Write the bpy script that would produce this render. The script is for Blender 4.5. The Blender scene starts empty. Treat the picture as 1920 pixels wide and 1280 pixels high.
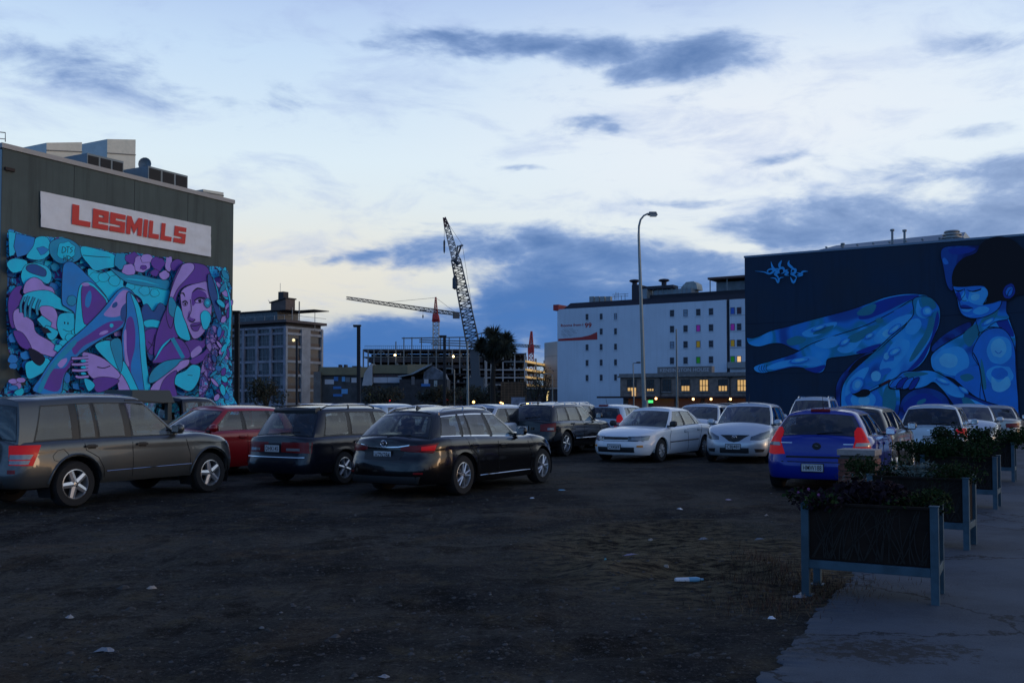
import bpy, bmesh, math, random
from mathutils import Vector, Matrix, noise
from mathutils.bvhtree import BVHTree
from mathutils.geometry import tessellate_polygon
R = math.radians
rnd = random.Random(7)
S = bpy.context.scene
COL = S.collection

# ------------------------------------------------------------------ camera
F = 1800.0; PITCH = R(2.0); EYE = 1.6; SH = (750-640-F*math.tan(PITCH))
cd = bpy.data.cameras.new('camera'); cam = bpy.data.objects.new('camera', cd); COL.objects.link(cam)
cam.location = (0, 0, EYE); cam.rotation_euler = (math.pi/2+PITCH, 0, 0)
cd.sensor_width = 36; cd.lens = F/1920*36; cd.shift_y = SH/1920; cd.clip_start = .1; cd.clip_end = 6000
S.camera = cam
S.view_settings.view_transform = 'Standard'; S.view_settings.look = 'None'
S.view_settings.gamma = 1; S.view_settings.exposure = 0; S.view_settings.use_curve_mapping = False

# ------------------------------------------------------------------ sky and sun
SUN_AZ, SUN_EL = 100.0, 4.0          # degrees clockwise from +Y; the sunset is out of frame on the right
w = bpy.data.worlds.new('World'); S.world = w; w.use_nodes = True
nt = w.node_tree; nt.nodes.clear()
class NT:
    def __init__(s, t): s.t = t
    def n(s, ty, **k):
        x = s.t.nodes.new(ty)
        for a, b in k.items(): setattr(x, a, b)
        return x
    def put(s, sock, v):
        if v is None: return
        if hasattr(v, 'is_output'): s.t.links.new(v, sock)
        else:
            if sock.type == 'RGBA' and not isinstance(v, (int, float)) and len(v) == 3: v = (*v, 1)
            sock.default_value = v
    def m(s, op, a, b=None, c=None, clamp=False):
        x = s.n('ShaderNodeMath', operation=op, use_clamp=clamp)
        for i, v in enumerate((a, b, c)):
            if v is not None: s.put(x.inputs[i], v)
        return x.outputs[0]
    def vm(s, op, a, b=None):
        x = s.n('ShaderNodeVectorMath', operation=op)
        s.put(x.inputs[0], a)
        if b is not None: s.put(x.inputs[1], b)
        return x.outputs[0]
    def mix(s, f, a, b, bt='MIX'):
        x = s.n('ShaderNodeMix', data_type='RGBA', blend_type=bt)
        s.put(x.inputs[0], f); s.put(x.inputs[6], a); s.put(x.inputs[7], b)
        return x.outputs[2]
    def noise(s, vec, sc, det=4, ro=.5, dist=0.):
        x = s.n('ShaderNodeTexNoise'); s.put(x.inputs['Vector'], vec)
        x.inputs['Scale'].default_value = sc; x.inputs['Detail'].default_value = det
        x.inputs['Roughness'].default_value = ro; x.inputs['Distortion'].default_value = dist
        return x
    def step(s, v, a, b):
        x = s.n('ShaderNodeMapRange', interpolation_type='SMOOTHSTEP'); s.put(x.inputs[0], v)
        x.inputs[1].default_value = a; x.inputs[2].default_value = b
        return x.outputs[0]
    def ramp(s, v, stops, ip='LINEAR'):
        x = s.n('ShaderNodeValToRGB'); s.put(x.inputs[0], v); cr = x.color_ramp; cr.interpolation = ip
        while len(cr.elements) < len(stops): cr.elements.new(.5)
        for e, (p, c) in zip(cr.elements, stops): e.position = p; e.color = (*c, 1)
        return x.outputs[0]
g = NT(nt)
tc = g.n('ShaderNodeTexCoord').outputs['Generated']
D = g.vm('NORMALIZE', tc)
st = g.vm('MULTIPLY', D, (1, 1, 2.6))
wn = g.noise(st, 4.5, 5, .6)
wv = g.n('ShaderNodeSeparateXYZ'); g.put(wv.inputs[0], g.vm('SUBTRACT', wn.outputs['Color'], (.5, .5, .5)))
sp = g.n('ShaderNodeSeparateXYZ'); g.put(sp.inputs[0], D)
hx = g.m('SQRT', g.m('ADD', g.m('MULTIPLY', sp.outputs[0], sp.outputs[0]), g.m('MULTIPLY', sp.outputs[1], sp.outputs[1])))
AZ0 = g.m('ARCTAN2', sp.outputs[0], sp.outputs[1]); EL0 = g.m('ARCTAN2', sp.outputs[2], hx)
AZ = g.m('MULTIPLY_ADD', wv.outputs[0], .16, AZ0); EL = g.m('MULTIPLY_ADD', wv.outputs[1], .07, EL0)
def blob(az, el, a, b, sa, sb, wgt):
    x = g.m('DIVIDE', g.m('SUBTRACT', az, a), sa); y = g.m('DIVIDE', g.m('SUBTRACT', el, b), sb)
    d = g.m('MULTIPLY_ADD', x, x, g.m('MULTIPLY', y, y))
    return g.m('MULTIPLY', g.m('POWER', 2.71828, g.m('MULTIPLY', d, -1.)), wgt)
def pxdir(px, py):
    a = math.atan((px-960)/F); return a, math.atan((750-py)/F*math.cos(a))
clouds = [(95,122,150,44,.74),(15,85,75,30,.55),(235,165,90,26,.48),(500,182,58,40,.44),(390,187,55,13,.50),(450,245,25,14,.38),
 (740,84,70,10,.6),(880,82,130,18,.95),(1000,80,150,26,1.12),(1130,92,110,34,1.15),(1280,100,125,46,1.25),(1195,128,75,28,.95),(1130,165,60,12,.46),(1100,234,50,11,.66),(1140,243,30,8,.62),(1020,322,55,8,.66),(1320,369,90,9,.60),(1200,326,45,6,.45),
 (1500,275,55,13,.56),(1560,305,60,20,.44),(1850,258,85,17,.72),(1700,330,70,16,.56),(1760,345,90,18,.62),(1890,345,90,34,.84),(1840,62,80,16,.46),(1100,48,90,14,.42),(700,85,50,10,.36),
 (590,486,50,11,.72),(680,488,80,17,.85),(800,482,110,38,.95),(930,474,130,44,1.05),(1060,462,110,36,1.0),(1180,490,130,44,.98),(1330,500,110,46,.95),(1260,432,110,8,.5),
 (1420,415,100,22,.8),(1500,440,130,50,1.0),(1640,420,150,56,1.15),(1800,430,160,60,1.15),(1930,400,120,70,1.1),
 (520,665,240,62,1.25),(700,665,220,70,1.35),(830,650,180,72,1.35),(960,590,110,80,1.4),(1060,570,170,90,1.5),(1200,600,240,100,1.5),(1450,560,250,100,1.25),(1800,560,320,130,1.25)]
tot = None
for c in clouds:
    a, b = pxdir(c[0], c[1]); o = blob(AZ, EL, a, b, c[2]/F*1.12, c[3]/F*1.12, c[4])
    tot = o if tot is None else g.m('SMOOTH_MAX', tot, o, .06)
for c in ((745,545,150,22,-.55),(1400,455,55,9,-.45),(860,535,50,12,-.3)):
    a, b = pxdir(c[0], c[1]); tot = g.m('ADD', tot, blob(AZ, EL, a, b, c[2]/F, c[3]/F, c[4]))
fb = g.noise(g.vm('MULTIPLY', D, (1, 1, 3.0)), 9, 10, .62, .4).outputs['Fac']
fb2 = g.noise(g.vm('MULTIPLY', D, (1, 1, 4)), 2.2, 3, .5).outputs['Fac']
# outside the frame the same kind of broken cloud, driven by noise only
aback = g.step(g.m('ABSOLUTE', AZ0), .5, .8); up = g.step(EL0, .36, .6)
outside = g.m('MAXIMUM', aback, up)
tot = g.m('MULTIPLY_ADD', g.m('MULTIPLY', outside, g.step(fb2, .42, .58)), .8, tot)
fb3 = g.noise(g.vm('MULTIPLY', D, (1, 1, 2.2)), 30, 8, .65, .2).outputs['Fac']
den = g.m('MULTIPLY_ADD', g.m('SUBTRACT', fb, .5), 1.7, g.m('MULTIPLY_ADD', g.m('SUBTRACT', fb3, .5), .55, tot))
cm = g.step(den, .20, .92)
deep = g.step(den, .5, 1.45)
elr = g.m('DIVIDE', EL0, .9)
clear = g.ramp(elr, [(0, (.16,.30,.52)), (.07, (.50,.60,.68)), (.16, (.82,.87,.86)), (.27, (.76,.90,1.0)), (.38, (.60,.78,1.0)), (.48, (.40,.55,.90)), (.7, (.12,.20,.48)), (1, (.07,.13,.36))])
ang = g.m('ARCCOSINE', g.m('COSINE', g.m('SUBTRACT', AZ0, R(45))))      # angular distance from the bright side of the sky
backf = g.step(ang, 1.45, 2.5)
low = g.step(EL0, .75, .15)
clear = g.mix(g.m('MULTIPLY', backf, .92), clear, g.mix(low, (.05,.12,.34), (.20,.50,1.05)))  # low sky behind the camera, brightened in blue to light camera-facing walls
warm = blob(AZ, EL, pxdir(560,530)[0], pxdir(560,530)[1], .17, .05, .7)
clear = g.mix(warm, clear, (.88,.82,.70))
brt = blob(AZ, EL, pxdir(1450,220)[0], pxdir(1450,220)[1], .28, .10, .9)
clear = g.mix(brt, clear, (.88,.93,1.0))
veil = g.m('MULTIPLY', g.step(fb, .47, .66), .34)
clear = g.mix(veil, clear, (.42,.54,.86))
ccol = g.mix(deep, (.30,.44,.74), (.085,.19,.45))
lb = g.n('ShaderNodeMapRange'); g.put(lb.inputs[0], EL0); lb.inputs[1].default_value = .18; lb.inputs[2].default_value = .09
lbf = g.m('MULTIPLY', lb.outputs[0], g.m('MULTIPLY_ADD', g.step(fb, .4, .6), .25, .65))
ccol = g.mix(lbf, ccol, (.045,.18,.52))
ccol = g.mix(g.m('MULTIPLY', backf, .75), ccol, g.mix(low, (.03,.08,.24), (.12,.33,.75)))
ccol = g.mix(g.m('MULTIPLY', up, .5), ccol, (.05,.10,.28))
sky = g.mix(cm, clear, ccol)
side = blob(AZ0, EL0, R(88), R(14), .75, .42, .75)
sky = g.mix(side, sky, (1.05,1.16,1.24))  # brightening added on the right, out of frame, to light the gym wall
glow = blob(AZ0, EL0, R(SUN_AZ), R(2.0), .45, .05, 1.0)
sky = g.mix(g.m('MULTIPLY', glow, .9), sky, (2.6,1.5,.62))
glow2 = blob(AZ0, EL0, R(SUN_AZ), R(6), .7, .14, .4)
sky = g.mix(glow2, sky, (.70,.62,.56))
ns = g.n('ShaderNodeTexSky', sky_type='NISHITA'); ns.sun_disc = False; ns.sun_elevation = R(SUN_EL); ns.sun_rotation = R(SUN_AZ)
ns.air_density = 1; ns.dust_density = 1.5
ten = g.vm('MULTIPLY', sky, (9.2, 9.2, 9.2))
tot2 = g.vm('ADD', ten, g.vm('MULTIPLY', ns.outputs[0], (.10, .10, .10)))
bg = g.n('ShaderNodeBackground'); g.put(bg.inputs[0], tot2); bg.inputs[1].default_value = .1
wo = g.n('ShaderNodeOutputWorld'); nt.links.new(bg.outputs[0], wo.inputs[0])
sl = bpy.data.lights.new('sun', 'SUN'); sun = bpy.data.objects.new('sun', sl); COL.objects.link(sun)
sl.energy = .22; sl.angle = R(10); sl.color = (1, .66, .40)
sd = Vector((math.sin(R(SUN_AZ))*math.cos(R(SUN_EL)), math.cos(R(SUN_AZ))*math.cos(R(SUN_EL)), math.sin(R(SUN_EL))))
sun.rotation_euler = sd.to_track_quat('Z', 'Y').to_euler()

# ------------------------------------------------------------------ helpers
def ray(px, py):
    xc = (px-960)/F; yc = -(py-640-SH)/F; c, s_ = math.cos(PITCH), math.sin(PITCH)
    return Vector((xc, c-yc*s_, s_+yc*c))
E0 = Vector((0, 0, EYE))
def atY(px, py, Y): d = ray(px, py); return E0+d*(Y/d.y)
def atZ(px, py, z): d = ray(px, py); return E0+d*((z-EYE)/d.z)
def gnd(px, py): return atZ(px, py, 0)
GA = Vector((.5, .866, 0)); GB = Vector((.866, -.5, 0))     # the street grid of the place
MW = {}
def thing(name, label, cat, loc=(0, 0, 0), rz=0, group=None):
    o = bpy.data.objects.new(name, None); COL.objects.link(o); o.empty_display_size = .2
    o.location = loc; o.rotation_euler = (0, 0, rz); o['label'] = label; o['category'] = cat
    if group: o['group'] = group
    MW[o.name] = Matrix.Translation(Vector(loc)) @ Matrix.Rotation(rz, 4, 'Z')
    return o
def tag(o, label, cat, group=None):
    o['label'] = label; o['category'] = cat
    if group: o['group'] = group
    return o
class MB:
    def __init__(s): s.v = []; s.f = []; s.m = []
    def add(s, vs, fs, m=0):
        b = len(s.v); s.v += [Vector(x) for x in vs]
        for f in fs: s.f.append([b+i for i in f]); s.m.append(m)
        return s
    def box(s, c, sz, rz=0, m=0, ax=None, tp=1.):
        c = Vector(c); hx, hy, hz = sz[0]/2, sz[1]/2, sz[2]/2
        if ax is None: ax = (Vector((math.cos(rz), math.sin(rz), 0)), Vector((-math.sin(rz), math.cos(rz), 0)), Vector((0, 0, 1)))
        vs = []
        for z in (-1, 1):
            t = tp if z > 0 else 1
            for x, y in ((-1, -1), (1, -1), (1, 1), (-1, 1)): vs.append(c+ax[0]*hx*x*t+ax[1]*hy*y*t+ax[2]*hz*z)
        return s.add(vs, [(3, 2, 1, 0), (4, 5, 6, 7), (0, 1, 5, 4), (1, 2, 6, 5), (2, 3, 7, 6), (3, 0, 4, 7)], m)
    def beam(s, a, b, w, h=None, m=0):
        a = Vector(a); b = Vector(b); h = h or w; d = (b-a); L = d.length
        if L < 1e-6: return s
        d /= L; u = d.cross(Vector((0, 0, 1)))
        if u.length < .01: u = Vector((1, 0, 0))
        u.normalize(); v = u.cross(d).normalized()
        return s.box((a+b)/2, (L, w, h), m=m, ax=(d, u, v))
    def tube(s, pts, r, n=8, m=0, cap=True):
        pts = [Vector(p) for p in pts]; rs = r if isinstance(r, (list, tuple)) else [r]*len(pts); b = len(s.v)
        for i, p in enumerate(pts):
            d = (pts[min(i+1, len(pts)-1)]-pts[max(i-1, 0)]).normalized()
            u = d.cross(Vector((0, 0, 1)))
            if u.length < .05: u = d.cross(Vector((0, 1, 0)))
            u.normalize(); v = d.cross(u)
            for k in range(n): a = 2*math.pi*k/n; s.v.append(p+(u*math.cos(a)+v*math.sin(a))*rs[i])
        for i in range(len(pts)-1):
            for k in range(n):
                k2 = (k+1) % n; s.f.append([b+i*n+k, b+i*n+k2, b+(i+1)*n+k2, b+(i+1)*n+k]); s.m.append(m)
        if cap:
            s.f.append([b+k for k in range(n)][::-1]); s.m.append(m)
            s.f.append([b+(len(pts)-1)*n+k for k in range(n)]); s.m.append(m)
        return s
    def lathe(s, prof, n=20, c=(0, 0, 0), axis='Z', m=0):
        c = Vector(c); b = len(s.v)
        for r, z in prof:
            for k in range(n):
                a = 2*math.pi*k/n; x, y = r*math.cos(a), r*math.sin(a)
                s.v.append(c+(Vector((x, y, z)) if axis == 'Z' else Vector((x, z, y))))
        for i in range(len(prof)-1):
            for k in range(n):
                k2 = (k+1) % n; q = [b+i*n+k, b+i*n+k2, b+(i+1)*n+k2, b+(i+1)*n+k]
                s.f.append(q if axis == 'Z' else q[::-1]); s.m.append(m)
        return s
    def prism(s, pts, ext, m=0):
        pts = [Vector(p) for p in pts]; e = Vector(ext); n = len(pts)
        return s.add(pts+[p+e for p in pts], [list(range(n))[::-1], [n+i for i in range(n)]]+[[i, (i+1) % n, n+(i+1) % n, n+i] for i in range(n)], m)
    def poly(s, pts, m=0):
        pts = [Vector(p) for p in pts]
        return s.add(pts, [list(t) for t in tessellate_polygon([pts])], m)
    def grid(s, rows, m=0, mf=None):
        b = len(s.v); nc = len(rows[0])
        for r in rows: s.v += [Vector(p) for p in r]
        for i in range(len(rows)-1):
            for j in range(nc-1):
                s.f.append([b+i*nc+j, b+i*nc+j+1, b+(i+1)*nc+j+1, b+(i+1)*nc+j]); s.m.append(mf(i, j) if mf else m)
        return s
    def mesh(s, name, mats, M=None, smooth=None, weld=False, bevel=0):
        me = bpy.data.meshes.new(name)
        vs = [M @ v for v in s.v] if M is not None else s.v
        me.from_pydata([tuple(v) for v in vs], [], s.f)
        for m in (mats if isinstance(mats, (list, tuple)) else [mats]): me.materials.append(m)
        me.polygons.foreach_set('material_index', s.m)
        if weld or bevel:
            bm = bmesh.new(); bm.from_mesh(me)
            if weld: bmesh.ops.remove_doubles(bm, verts=bm.verts, dist=.0008); bmesh.ops.recalc_face_normals(bm, faces=bm.faces)
            if bevel: bmesh.ops.bevel(bm, geom=bm.edges[:], offset=bevel, segments=2, affect='EDGES', profile=.6)
            bm.to_mesh(me); bm.free()
        if smooth:
            me.polygons.foreach_set('use_smooth', [True]*len(me.polygons)); me.set_sharp_from_angle(angle=R(smooth))
        me.update(); return me
    def build(s, name, mats, parent=None, world=False, smooth=None, weld=False, bevel=0, kind=None, label=None):
        M = None
        if parent is not None and world: M = MW[parent.name].inverted()
        o = bpy.data.objects.new(name, s.mesh(name, mats, M, smooth, weld, bevel)); COL.objects.link(o)
        if parent is not None: o.parent = parent
        if kind: o['kind'] = kind
        if label: o['label'] = label
        if parent is not None and parent.name in MW: MW[o.name] = MW[parent.name]
        return o
_m = {}
def mat(name, col=(.5, .5, .5), rough=.6, metal=0., ns=0, na=.0, bump=0., bs=None, coat=0., em=None, streak=0., es=1., alpha=1., c2=None, spec=.5, obj=True, det=5):
    if name in _m: return _m[name]
    m = bpy.data.materials.new(name); m.use_nodes = True; t = m.node_tree; t.nodes.clear(); h = NT(t)
    p = h.n('ShaderNodeBsdfPrincipled'); out = h.n('ShaderNodeOutputMaterial'); t.links.new(p.outputs[0], out.inputs[0])
    p.inputs['Roughness'].default_value = rough; p.inputs['Metallic'].default_value = metal
    p.inputs['Coat Weight'].default_value = coat; p.inputs['Coat Roughness'].default_value = .06
    p.inputs['Specular IOR Level'].default_value = spec
    vec = h.n('ShaderNodeTexCoord').outputs['Object'] if (ns or bump) else None
    if ns:
        n = h.noise(vec, ns, det, .6); f = h.step(n.outputs['Fac'], .3, .7)
        lo = tuple(c*(1-na) for c in col); hi = c2 or tuple(min(1, c*(1+na)) for c in col)
        bc = h.mix(f, lo, hi)
        if streak:
            s1_ = h.noise(h.vm('MULTIPLY', vec, (1, 1, .06)), 2.2, 5, .7).outputs['Fac']; bc = h.mix(h.m('MULTIPLY', h.step(s1_, .45, .7), streak), bc, tuple(c*.35 for c in col))
        h.put(p.inputs['Base Color'], bc)
        h.put(p.inputs['Roughness'], h.m('MULTIPLY_ADD', f, .15, max(0, rough-.07)))
    else: p.inputs['Base Color'].default_value = (*col, 1)
    if bump:
        n = h.noise(vec, bs or ns*2 or 20, 6, .6); b = h.n('ShaderNodeBump'); b.inputs['Strength'].default_value = bump; b.inputs['Distance'].default_value = .02
        h.put(b.inputs['Height'], n.outputs['Fac']); h.put(p.inputs['Normal'], b.outputs[0])
    if em: p.inputs['Emission Color'].default_value = (*em, 1); p.inputs['Emission Strength'].default_value = es
    _m[name] = m; return m
def glassmat(name, tint=(.62, .67, .66), base=(.01, .012, .014), refl=1.):
    if name in _m: return _m[name]
    m = bpy.data.materials.new(name); m.use_nodes = True; t = m.node_tree; t.nodes.clear(); h = NT(t)
    tr = h.n('ShaderNodeBsdfTransparent'); tr.inputs[0].default_value = (*tint, 1)
    gl = h.n('ShaderNodeBsdfGlossy'); gl.inputs['Roughness'].default_value = .03; gl.inputs[0].default_value = (refl, refl, refl, 1)
    ge = h.n('ShaderNodeNewGeometry'); dt = h.n('ShaderNodeVectorMath', operation='DOT_PRODUCT'); h.put(dt.inputs[0], ge.outputs['Normal']); h.put(dt.inputs[1], ge.outputs['Incoming'])
    k_ = h.m('SUBTRACT', 1., h.m('ABSOLUTE', dt.outputs['Value'])); mx = h.n('ShaderNodeMixShader'); h.put(mx.inputs[0], h.m('MULTIPLY_ADD', h.m('POWER', k_, 4.), .85, .075, clamp=True))
    t.links.new(tr.outputs[0], mx.inputs[1]); t.links.new(gl.outputs[0], mx.inputs[2])
    o = h.n('ShaderNodeOutputMaterial'); t.links.new(mx.outputs[0], o.inputs[0]); _m[name] = m; return m
_tx = {}
def text_mesh(mb, txt, O, U, V, h, m=0, off=0., w=None, N=None, bold=0.0):
    """lettering as mesh: O = lower-left, U,V unit vectors, h = cap height, w = total width"""
    key = (txt, bold)
    if key not in _tx:
        cu = bpy.data.curves.new('t', 'FONT'); cu.body = txt; cu.size = 1; cu.offset = bold; cu.resolution_u = 3
        ob = bpy.data.objects.new('t', cu); COL.objects.link(ob)
        me = bpy.data.meshes.new_from_object(ob.evaluated_get(bpy.context.evaluated_depsgraph_get()))
        _tx[key] = ([v.co.copy() for v in me.vertices], [list(p.vertices) for p in me.polygons])
        bpy.data.objects.remove(ob); bpy.data.meshes.remove(me); bpy.data.curves.remove(cu)
    vs, fs = _tx[key]; x0 = min(v.x for v in vs); x1 = max(v.x for v in vs); y0 = 0; y1 = max(v.y for v in vs)
    sy = h/(y1-y0); sx = (w/(x1-x0)) if w else sy; N = N or U.cross(V)
    mb.add([O+U*(v.x-x0)*sx+V*(v.y-y0)*sy+N*off for v in vs], fs, m)
def crv(tbl, x):
    n = len(tbl)
    if x <= tbl[0][0]: return tbl[0][1]
    if x >= tbl[-1][0]: return tbl[-1][1]
    for i in range(n-1):
        if x <= tbl[i+1][0]: break
    x0, y0 = tbl[i]; x1, y1 = tbl[i+1]; h = x1-x0; d = (y1-y0)/h
    def sl(a, b):
        return 0 if a*b <= 0 else 2*a*b/(a+b)
    dm = (y0-tbl[i-1][1])/(x0-tbl[i-1][0]) if i > 0 else d
    dp = (tbl[i+2][1]-y1)/(tbl[i+2][0]-x1) if i < n-2 else d
    m0 = sl(dm, d) if i > 0 else d; m1 = sl(d, dp) if i < n-2 else d; t = (x-x0)/h
    return y0*(2*t**3-3*t*t+1)+h*m0*(t**3-2*t*t+t)+y1*(-2*t**3+3*t*t)+h*m1*(t**3-t*t)
def lerp(a, b, t): return a+(b-a)*t
def catmull(pts, closed=True, k=4):
    n = len(pts); out = []
    for i in range(n if closed else n-1):
        g_ = lambda j: pts[j % n] if closed else pts[max(0, min(n-1, j))]
        p0, p1, p2, p3 = g_(i-1), g_(i), g_(i+1), g_(i+2)
        for s_ in range(k):
            t = s_/k; q = []
            for a in range(2):
                q.append(.5*((2*p1[a])+(-p0[a]+p2[a])*t+(2*p0[a]-5*p1[a]+4*p2[a]-p3[a])*t*t+(-p0[a]+3*p1[a]-3*p2[a]+p3[a])*t**3))
            out.append(tuple(q))
    if not closed: out.append(tuple(pts[-1]))
    return out
# ------------------------------------------------------------------ ground
def ground_mat():
    m = bpy.data.materials.new('gravel_ground'); m.use_nodes = True; t = m.node_tree; t.nodes.clear(); h = NT(t)
    p = h.n('ShaderNodeBsdfPrincipled'); o = h.n('ShaderNodeOutputMaterial'); t.links.new(p.outputs[0], o.inputs[0])
    v = h.n('ShaderNodeTexCoord').outputs['Object']
    a = h.noise(v, .35, 4, .6).outputs['Fac']; b = h.noise(v, 2.2, 6, .65).outputs['Fac']; c = h.noise(v, 34, 5, .75).outputs['Fac']
    base = h.mix(h.step(a, .38, .62), (.016,.017,.019), (.070,.064,.054))
    base = h.mix(h.m('MULTIPLY', h.step(b, .5, .72), .8), base, (.085,.068,.040))
    base = h.mix(h.m('MULTIPLY', h.step(h.noise(v, .9, 5, .7).outputs['Fac'], .52, .62), .8), base, (.012,.009,.007))
    base = h.mix(h.m('MULTIPLY', h.step(h.noise(v, .6, 4, .6, .8).outputs['Fac'], .54, .66), .6), base, (.085,.060,.038))
    tk = h.noise(h.vm('MULTIPLY', h.vm('ADD', v, h.vm('MULTIPLY', h.noise(v, .4, 2, .5).outputs['Color'], (1.2, 0, 0))), (1.6, .12, 1)), 1.6, 3, .6).outputs['Fac']; base = h.mix(h.m('MULTIPLY', h.step(tk, .55, .64), .5), base, (.018,.016,.015))
    base = h.mix(h.m('MULTIPLY', h.step(c, .56, .68), .7), base, (.13,.125,.12))
    base = h.mix(h.m('MULTIPLY', h.step(c, .46, .36), .8), base, (.008,.007,.007))
    md = h.noise(v, 8, 6, .8).outputs['Fac']; base = h.mix(h.m('MULTIPLY', h.step(md, .47, .38), .6), base, (.009,.008,.008)); base = h.mix(h.m('MULTIPLY', h.step(md, .56, .66), .6), base, (.13,.122,.108))
    vo = h.n('ShaderNodeTexVoronoi'); h.put(vo.inputs['Vector'], v); vo.inputs['Scale'].default_value = 26
    base = h.mix(h.m('MULTIPLY', h.step(vo.outputs['Distance'], .20, .05), .35), base, (.12,.12,.125))
    # mud and dead grass patch beside the planters
    sp = h.n('ShaderNodeSeparateXYZ'); h.put(sp.inputs[0], v)
    dx = h.m('DIVIDE', h.m('SUBTRACT', sp.outputs[0], 1.9), 2.1); dy = h.m('DIVIDE', h.m('SUBTRACT', sp.outputs[1], 10.), 3.2)
    d = h.m('ADD', h.m('MULTIPLY', dx, dx), h.m('MULTIPLY', dy, dy)); d = h.m('MULTIPLY_ADD', b, .9, d)
    pf = h.m('MULTIPLY', h.step(d, 1.5, .6), .85)
    st2 = h.noise(h.vm('MULTIPLY', v, (1, 2.5, 1)), 5, 6, .7).outputs['Fac']
    base = h.mix(pf, base, h.mix(h.step(st2, .4, .6), (.016,.011,.007), (.16,.125,.072)))
    h.put(p.inputs['Base Color'], base); p.inputs['Roughness'].default_value = .85; p.inputs['Specular IOR Level'].default_value = .06
    bp = h.n('ShaderNodeBump'); bp.inputs['Strength'].default_value = 1.; bp.inputs['Distance'].default_value = .05
    h.put(bp.inputs['Height'], h.m('ADD', h.m('MULTIPLY', c, .7), b)); h.put(p.inputs['Normal'], bp.outputs[0])
    return m
EDGE0 = Vector((1.40, 5.5, 0)); EDIR = Vector((.46, .888, 0)).normalized(); ENRM = Vector((EDIR.y, -EDIR.x, 0))
def edge_d(x, y): return (x-EDGE0.x)*ENRM.x+(y-EDGE0.y)*ENRM.y
def gz(x, y):
    dd = math.hypot(x, y)
    if dd > 34 or y < -5: return 0.
    fade = min(1, max(0, (34-dd)/14)); e = edge_d(x, y)
    f2 = min(1, max(0, -e/.5)); near = min(1, max(.25, (19-dd)/5))
    z = .035*noise.noise(Vector((x*.5, y*.5, 3)))+.030*noise.noise(Vector((x*1.9, y*1.9, 1)))*near+.016*noise.noise(Vector((x*5.3, y*5.3, 7)))*near+.008*noise.noise(Vector((x*13, y*13, 2)))*near
    for cx, cy, rx, ry, dp in ((1.75, 8.9, .60, .42, .10), (2.3, 11.6, 1.0, .5, .09), (1.0, 10.4, .7, .4, .05), (1.5, 13.2, 1.2, .5, .06), (.2, 9.0, .5, .3, .04), (-2.6, 6.6, .9, .3, .035), (-.5, 7.6, .8, .3, .035), (-3.5, 9.5, 1.2, .35, .04), (.8, 6.3, .6, .25, .035)):
        q = ((x-cx)/rx)**2+((y-cy)/ry)**2
        z -= dp*math.exp(-q)-.5*dp*math.exp(-(math.sqrt(q)-1.5)**2*5)
    return z*fade*f2-.0*(1-f2)
def axis(parts):
    out = []
    for a, b, st in parts:
        n = max(1, round((b-a)/st))
        out += [a+(b-a)*i/n for i in range(n)]
    return out+[parts[-1][1]]
xs = axis([(-3000, -300, 900), (-300, -40, 65), (-40, -10, 2.5), (-10, 6, .075), (6, 14, .5), (14, 60, 6), (60, 300, 80), (300, 3000, 900)])
ys = axis([(-600, -20, 145), (-20, 4, 4), (4, 14, .07), (14, 26, .3), (26, 60, 4), (60, 400, 60), (400, 5000, 1150)])
mb = MB(); mb.grid([[(x, y, gz(x, y)) for x in xs] for y in ys])
gr = mb.build('ground', ground_mat(), smooth=180, kind='structure')

def path_mat():
    m = bpy.data.materials.new('asphalt_path'); m.use_nodes = True; t = m.node_tree; t.nodes.clear(); h = NT(t)
    p = h.n('ShaderNodeBsdfPrincipled'); o = h.n('ShaderNodeOutputMaterial'); t.links.new(p.outputs[0], o.inputs[0])
    v = h.n('ShaderNodeTexCoord').outputs['Object']
    a = h.noise(v, .8, 5, .65).outputs['Fac']; c = h.noise(v, 90, 3, .7).outputs['Fac']; b = h.noise(h.vm('MULTIPLY', v, (1, 1.6, 1)), 3.2, 6, .75).outputs['Fac']
    base = h.mix(h.step(a, .35, .65), (.042,.053,.068), (.072,.090,.114))
    base = h.mix(h.m('MULTIPLY', h.step(c, .4, .65), .4), base, (.12,.12,.13))
    base = h.mix(h.m('MULTIPLY', h.step(b, .63, .68), .7), base, (.014,.012,.011))
    sp = h.n('ShaderNodeSeparateXYZ'); h.put(sp.inputs[0], v)
    dx = h.m('DIVIDE', h.m('SUBTRACT', sp.outputs[0], 2.35), .75); dy = h.m('DIVIDE', h.m('SUBTRACT', sp.outputs[1], 6.15), .42)
    d = h.m('ADD', h.m('MULTIPLY', dx, dx), h.m('MULTIPLY', dy, dy)); f = h.noise(v, 14, 5, .75).outputs['Fac']
    base = h.mix(h.m('MULTIPLY', h.step(h.m('MULTIPLY_ADD', f, -5., h.m('ADD', d, 2.6)), .6, .2), .75), base, (.022,.018,.014))
    ck = h.n('ShaderNodeTexVoronoi', feature='DISTANCE_TO_EDGE'); ck.inputs['Scale'].default_value = .55; h.put(ck.inputs['Vector'], h.vm('ADD', v, h.vm('MULTIPLY', h.noise(v, 2.5, 5, .7).outputs['Color'], (.5, .5, .5))))
    base = h.mix(h.m('MULTIPLY', h.step(ck.outputs['Distance'], .012, .004), .8), base, (.010,.010,.011))
    h.put(p.inputs['Base Color'], base); p.inputs['Roughness'].default_value = .75; p.inputs['Specular IOR Level'].default_value = .15
    bp = h.n('ShaderNodeBump'); bp.inputs['Strength'].default_value = .45; bp.inputs['Distance'].default_value = .01
    h.put(bp.inputs['Height'], h.m('ADD', c, h.m('MULTIPLY', a, 3.))); h.put(p.inputs['Normal'], bp.outputs[0])
    return m
mb = MB(); rows = []
tt = axis([(-14, -3, .6), (-3, 14, .025), (14, 60, 1.5)])
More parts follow.
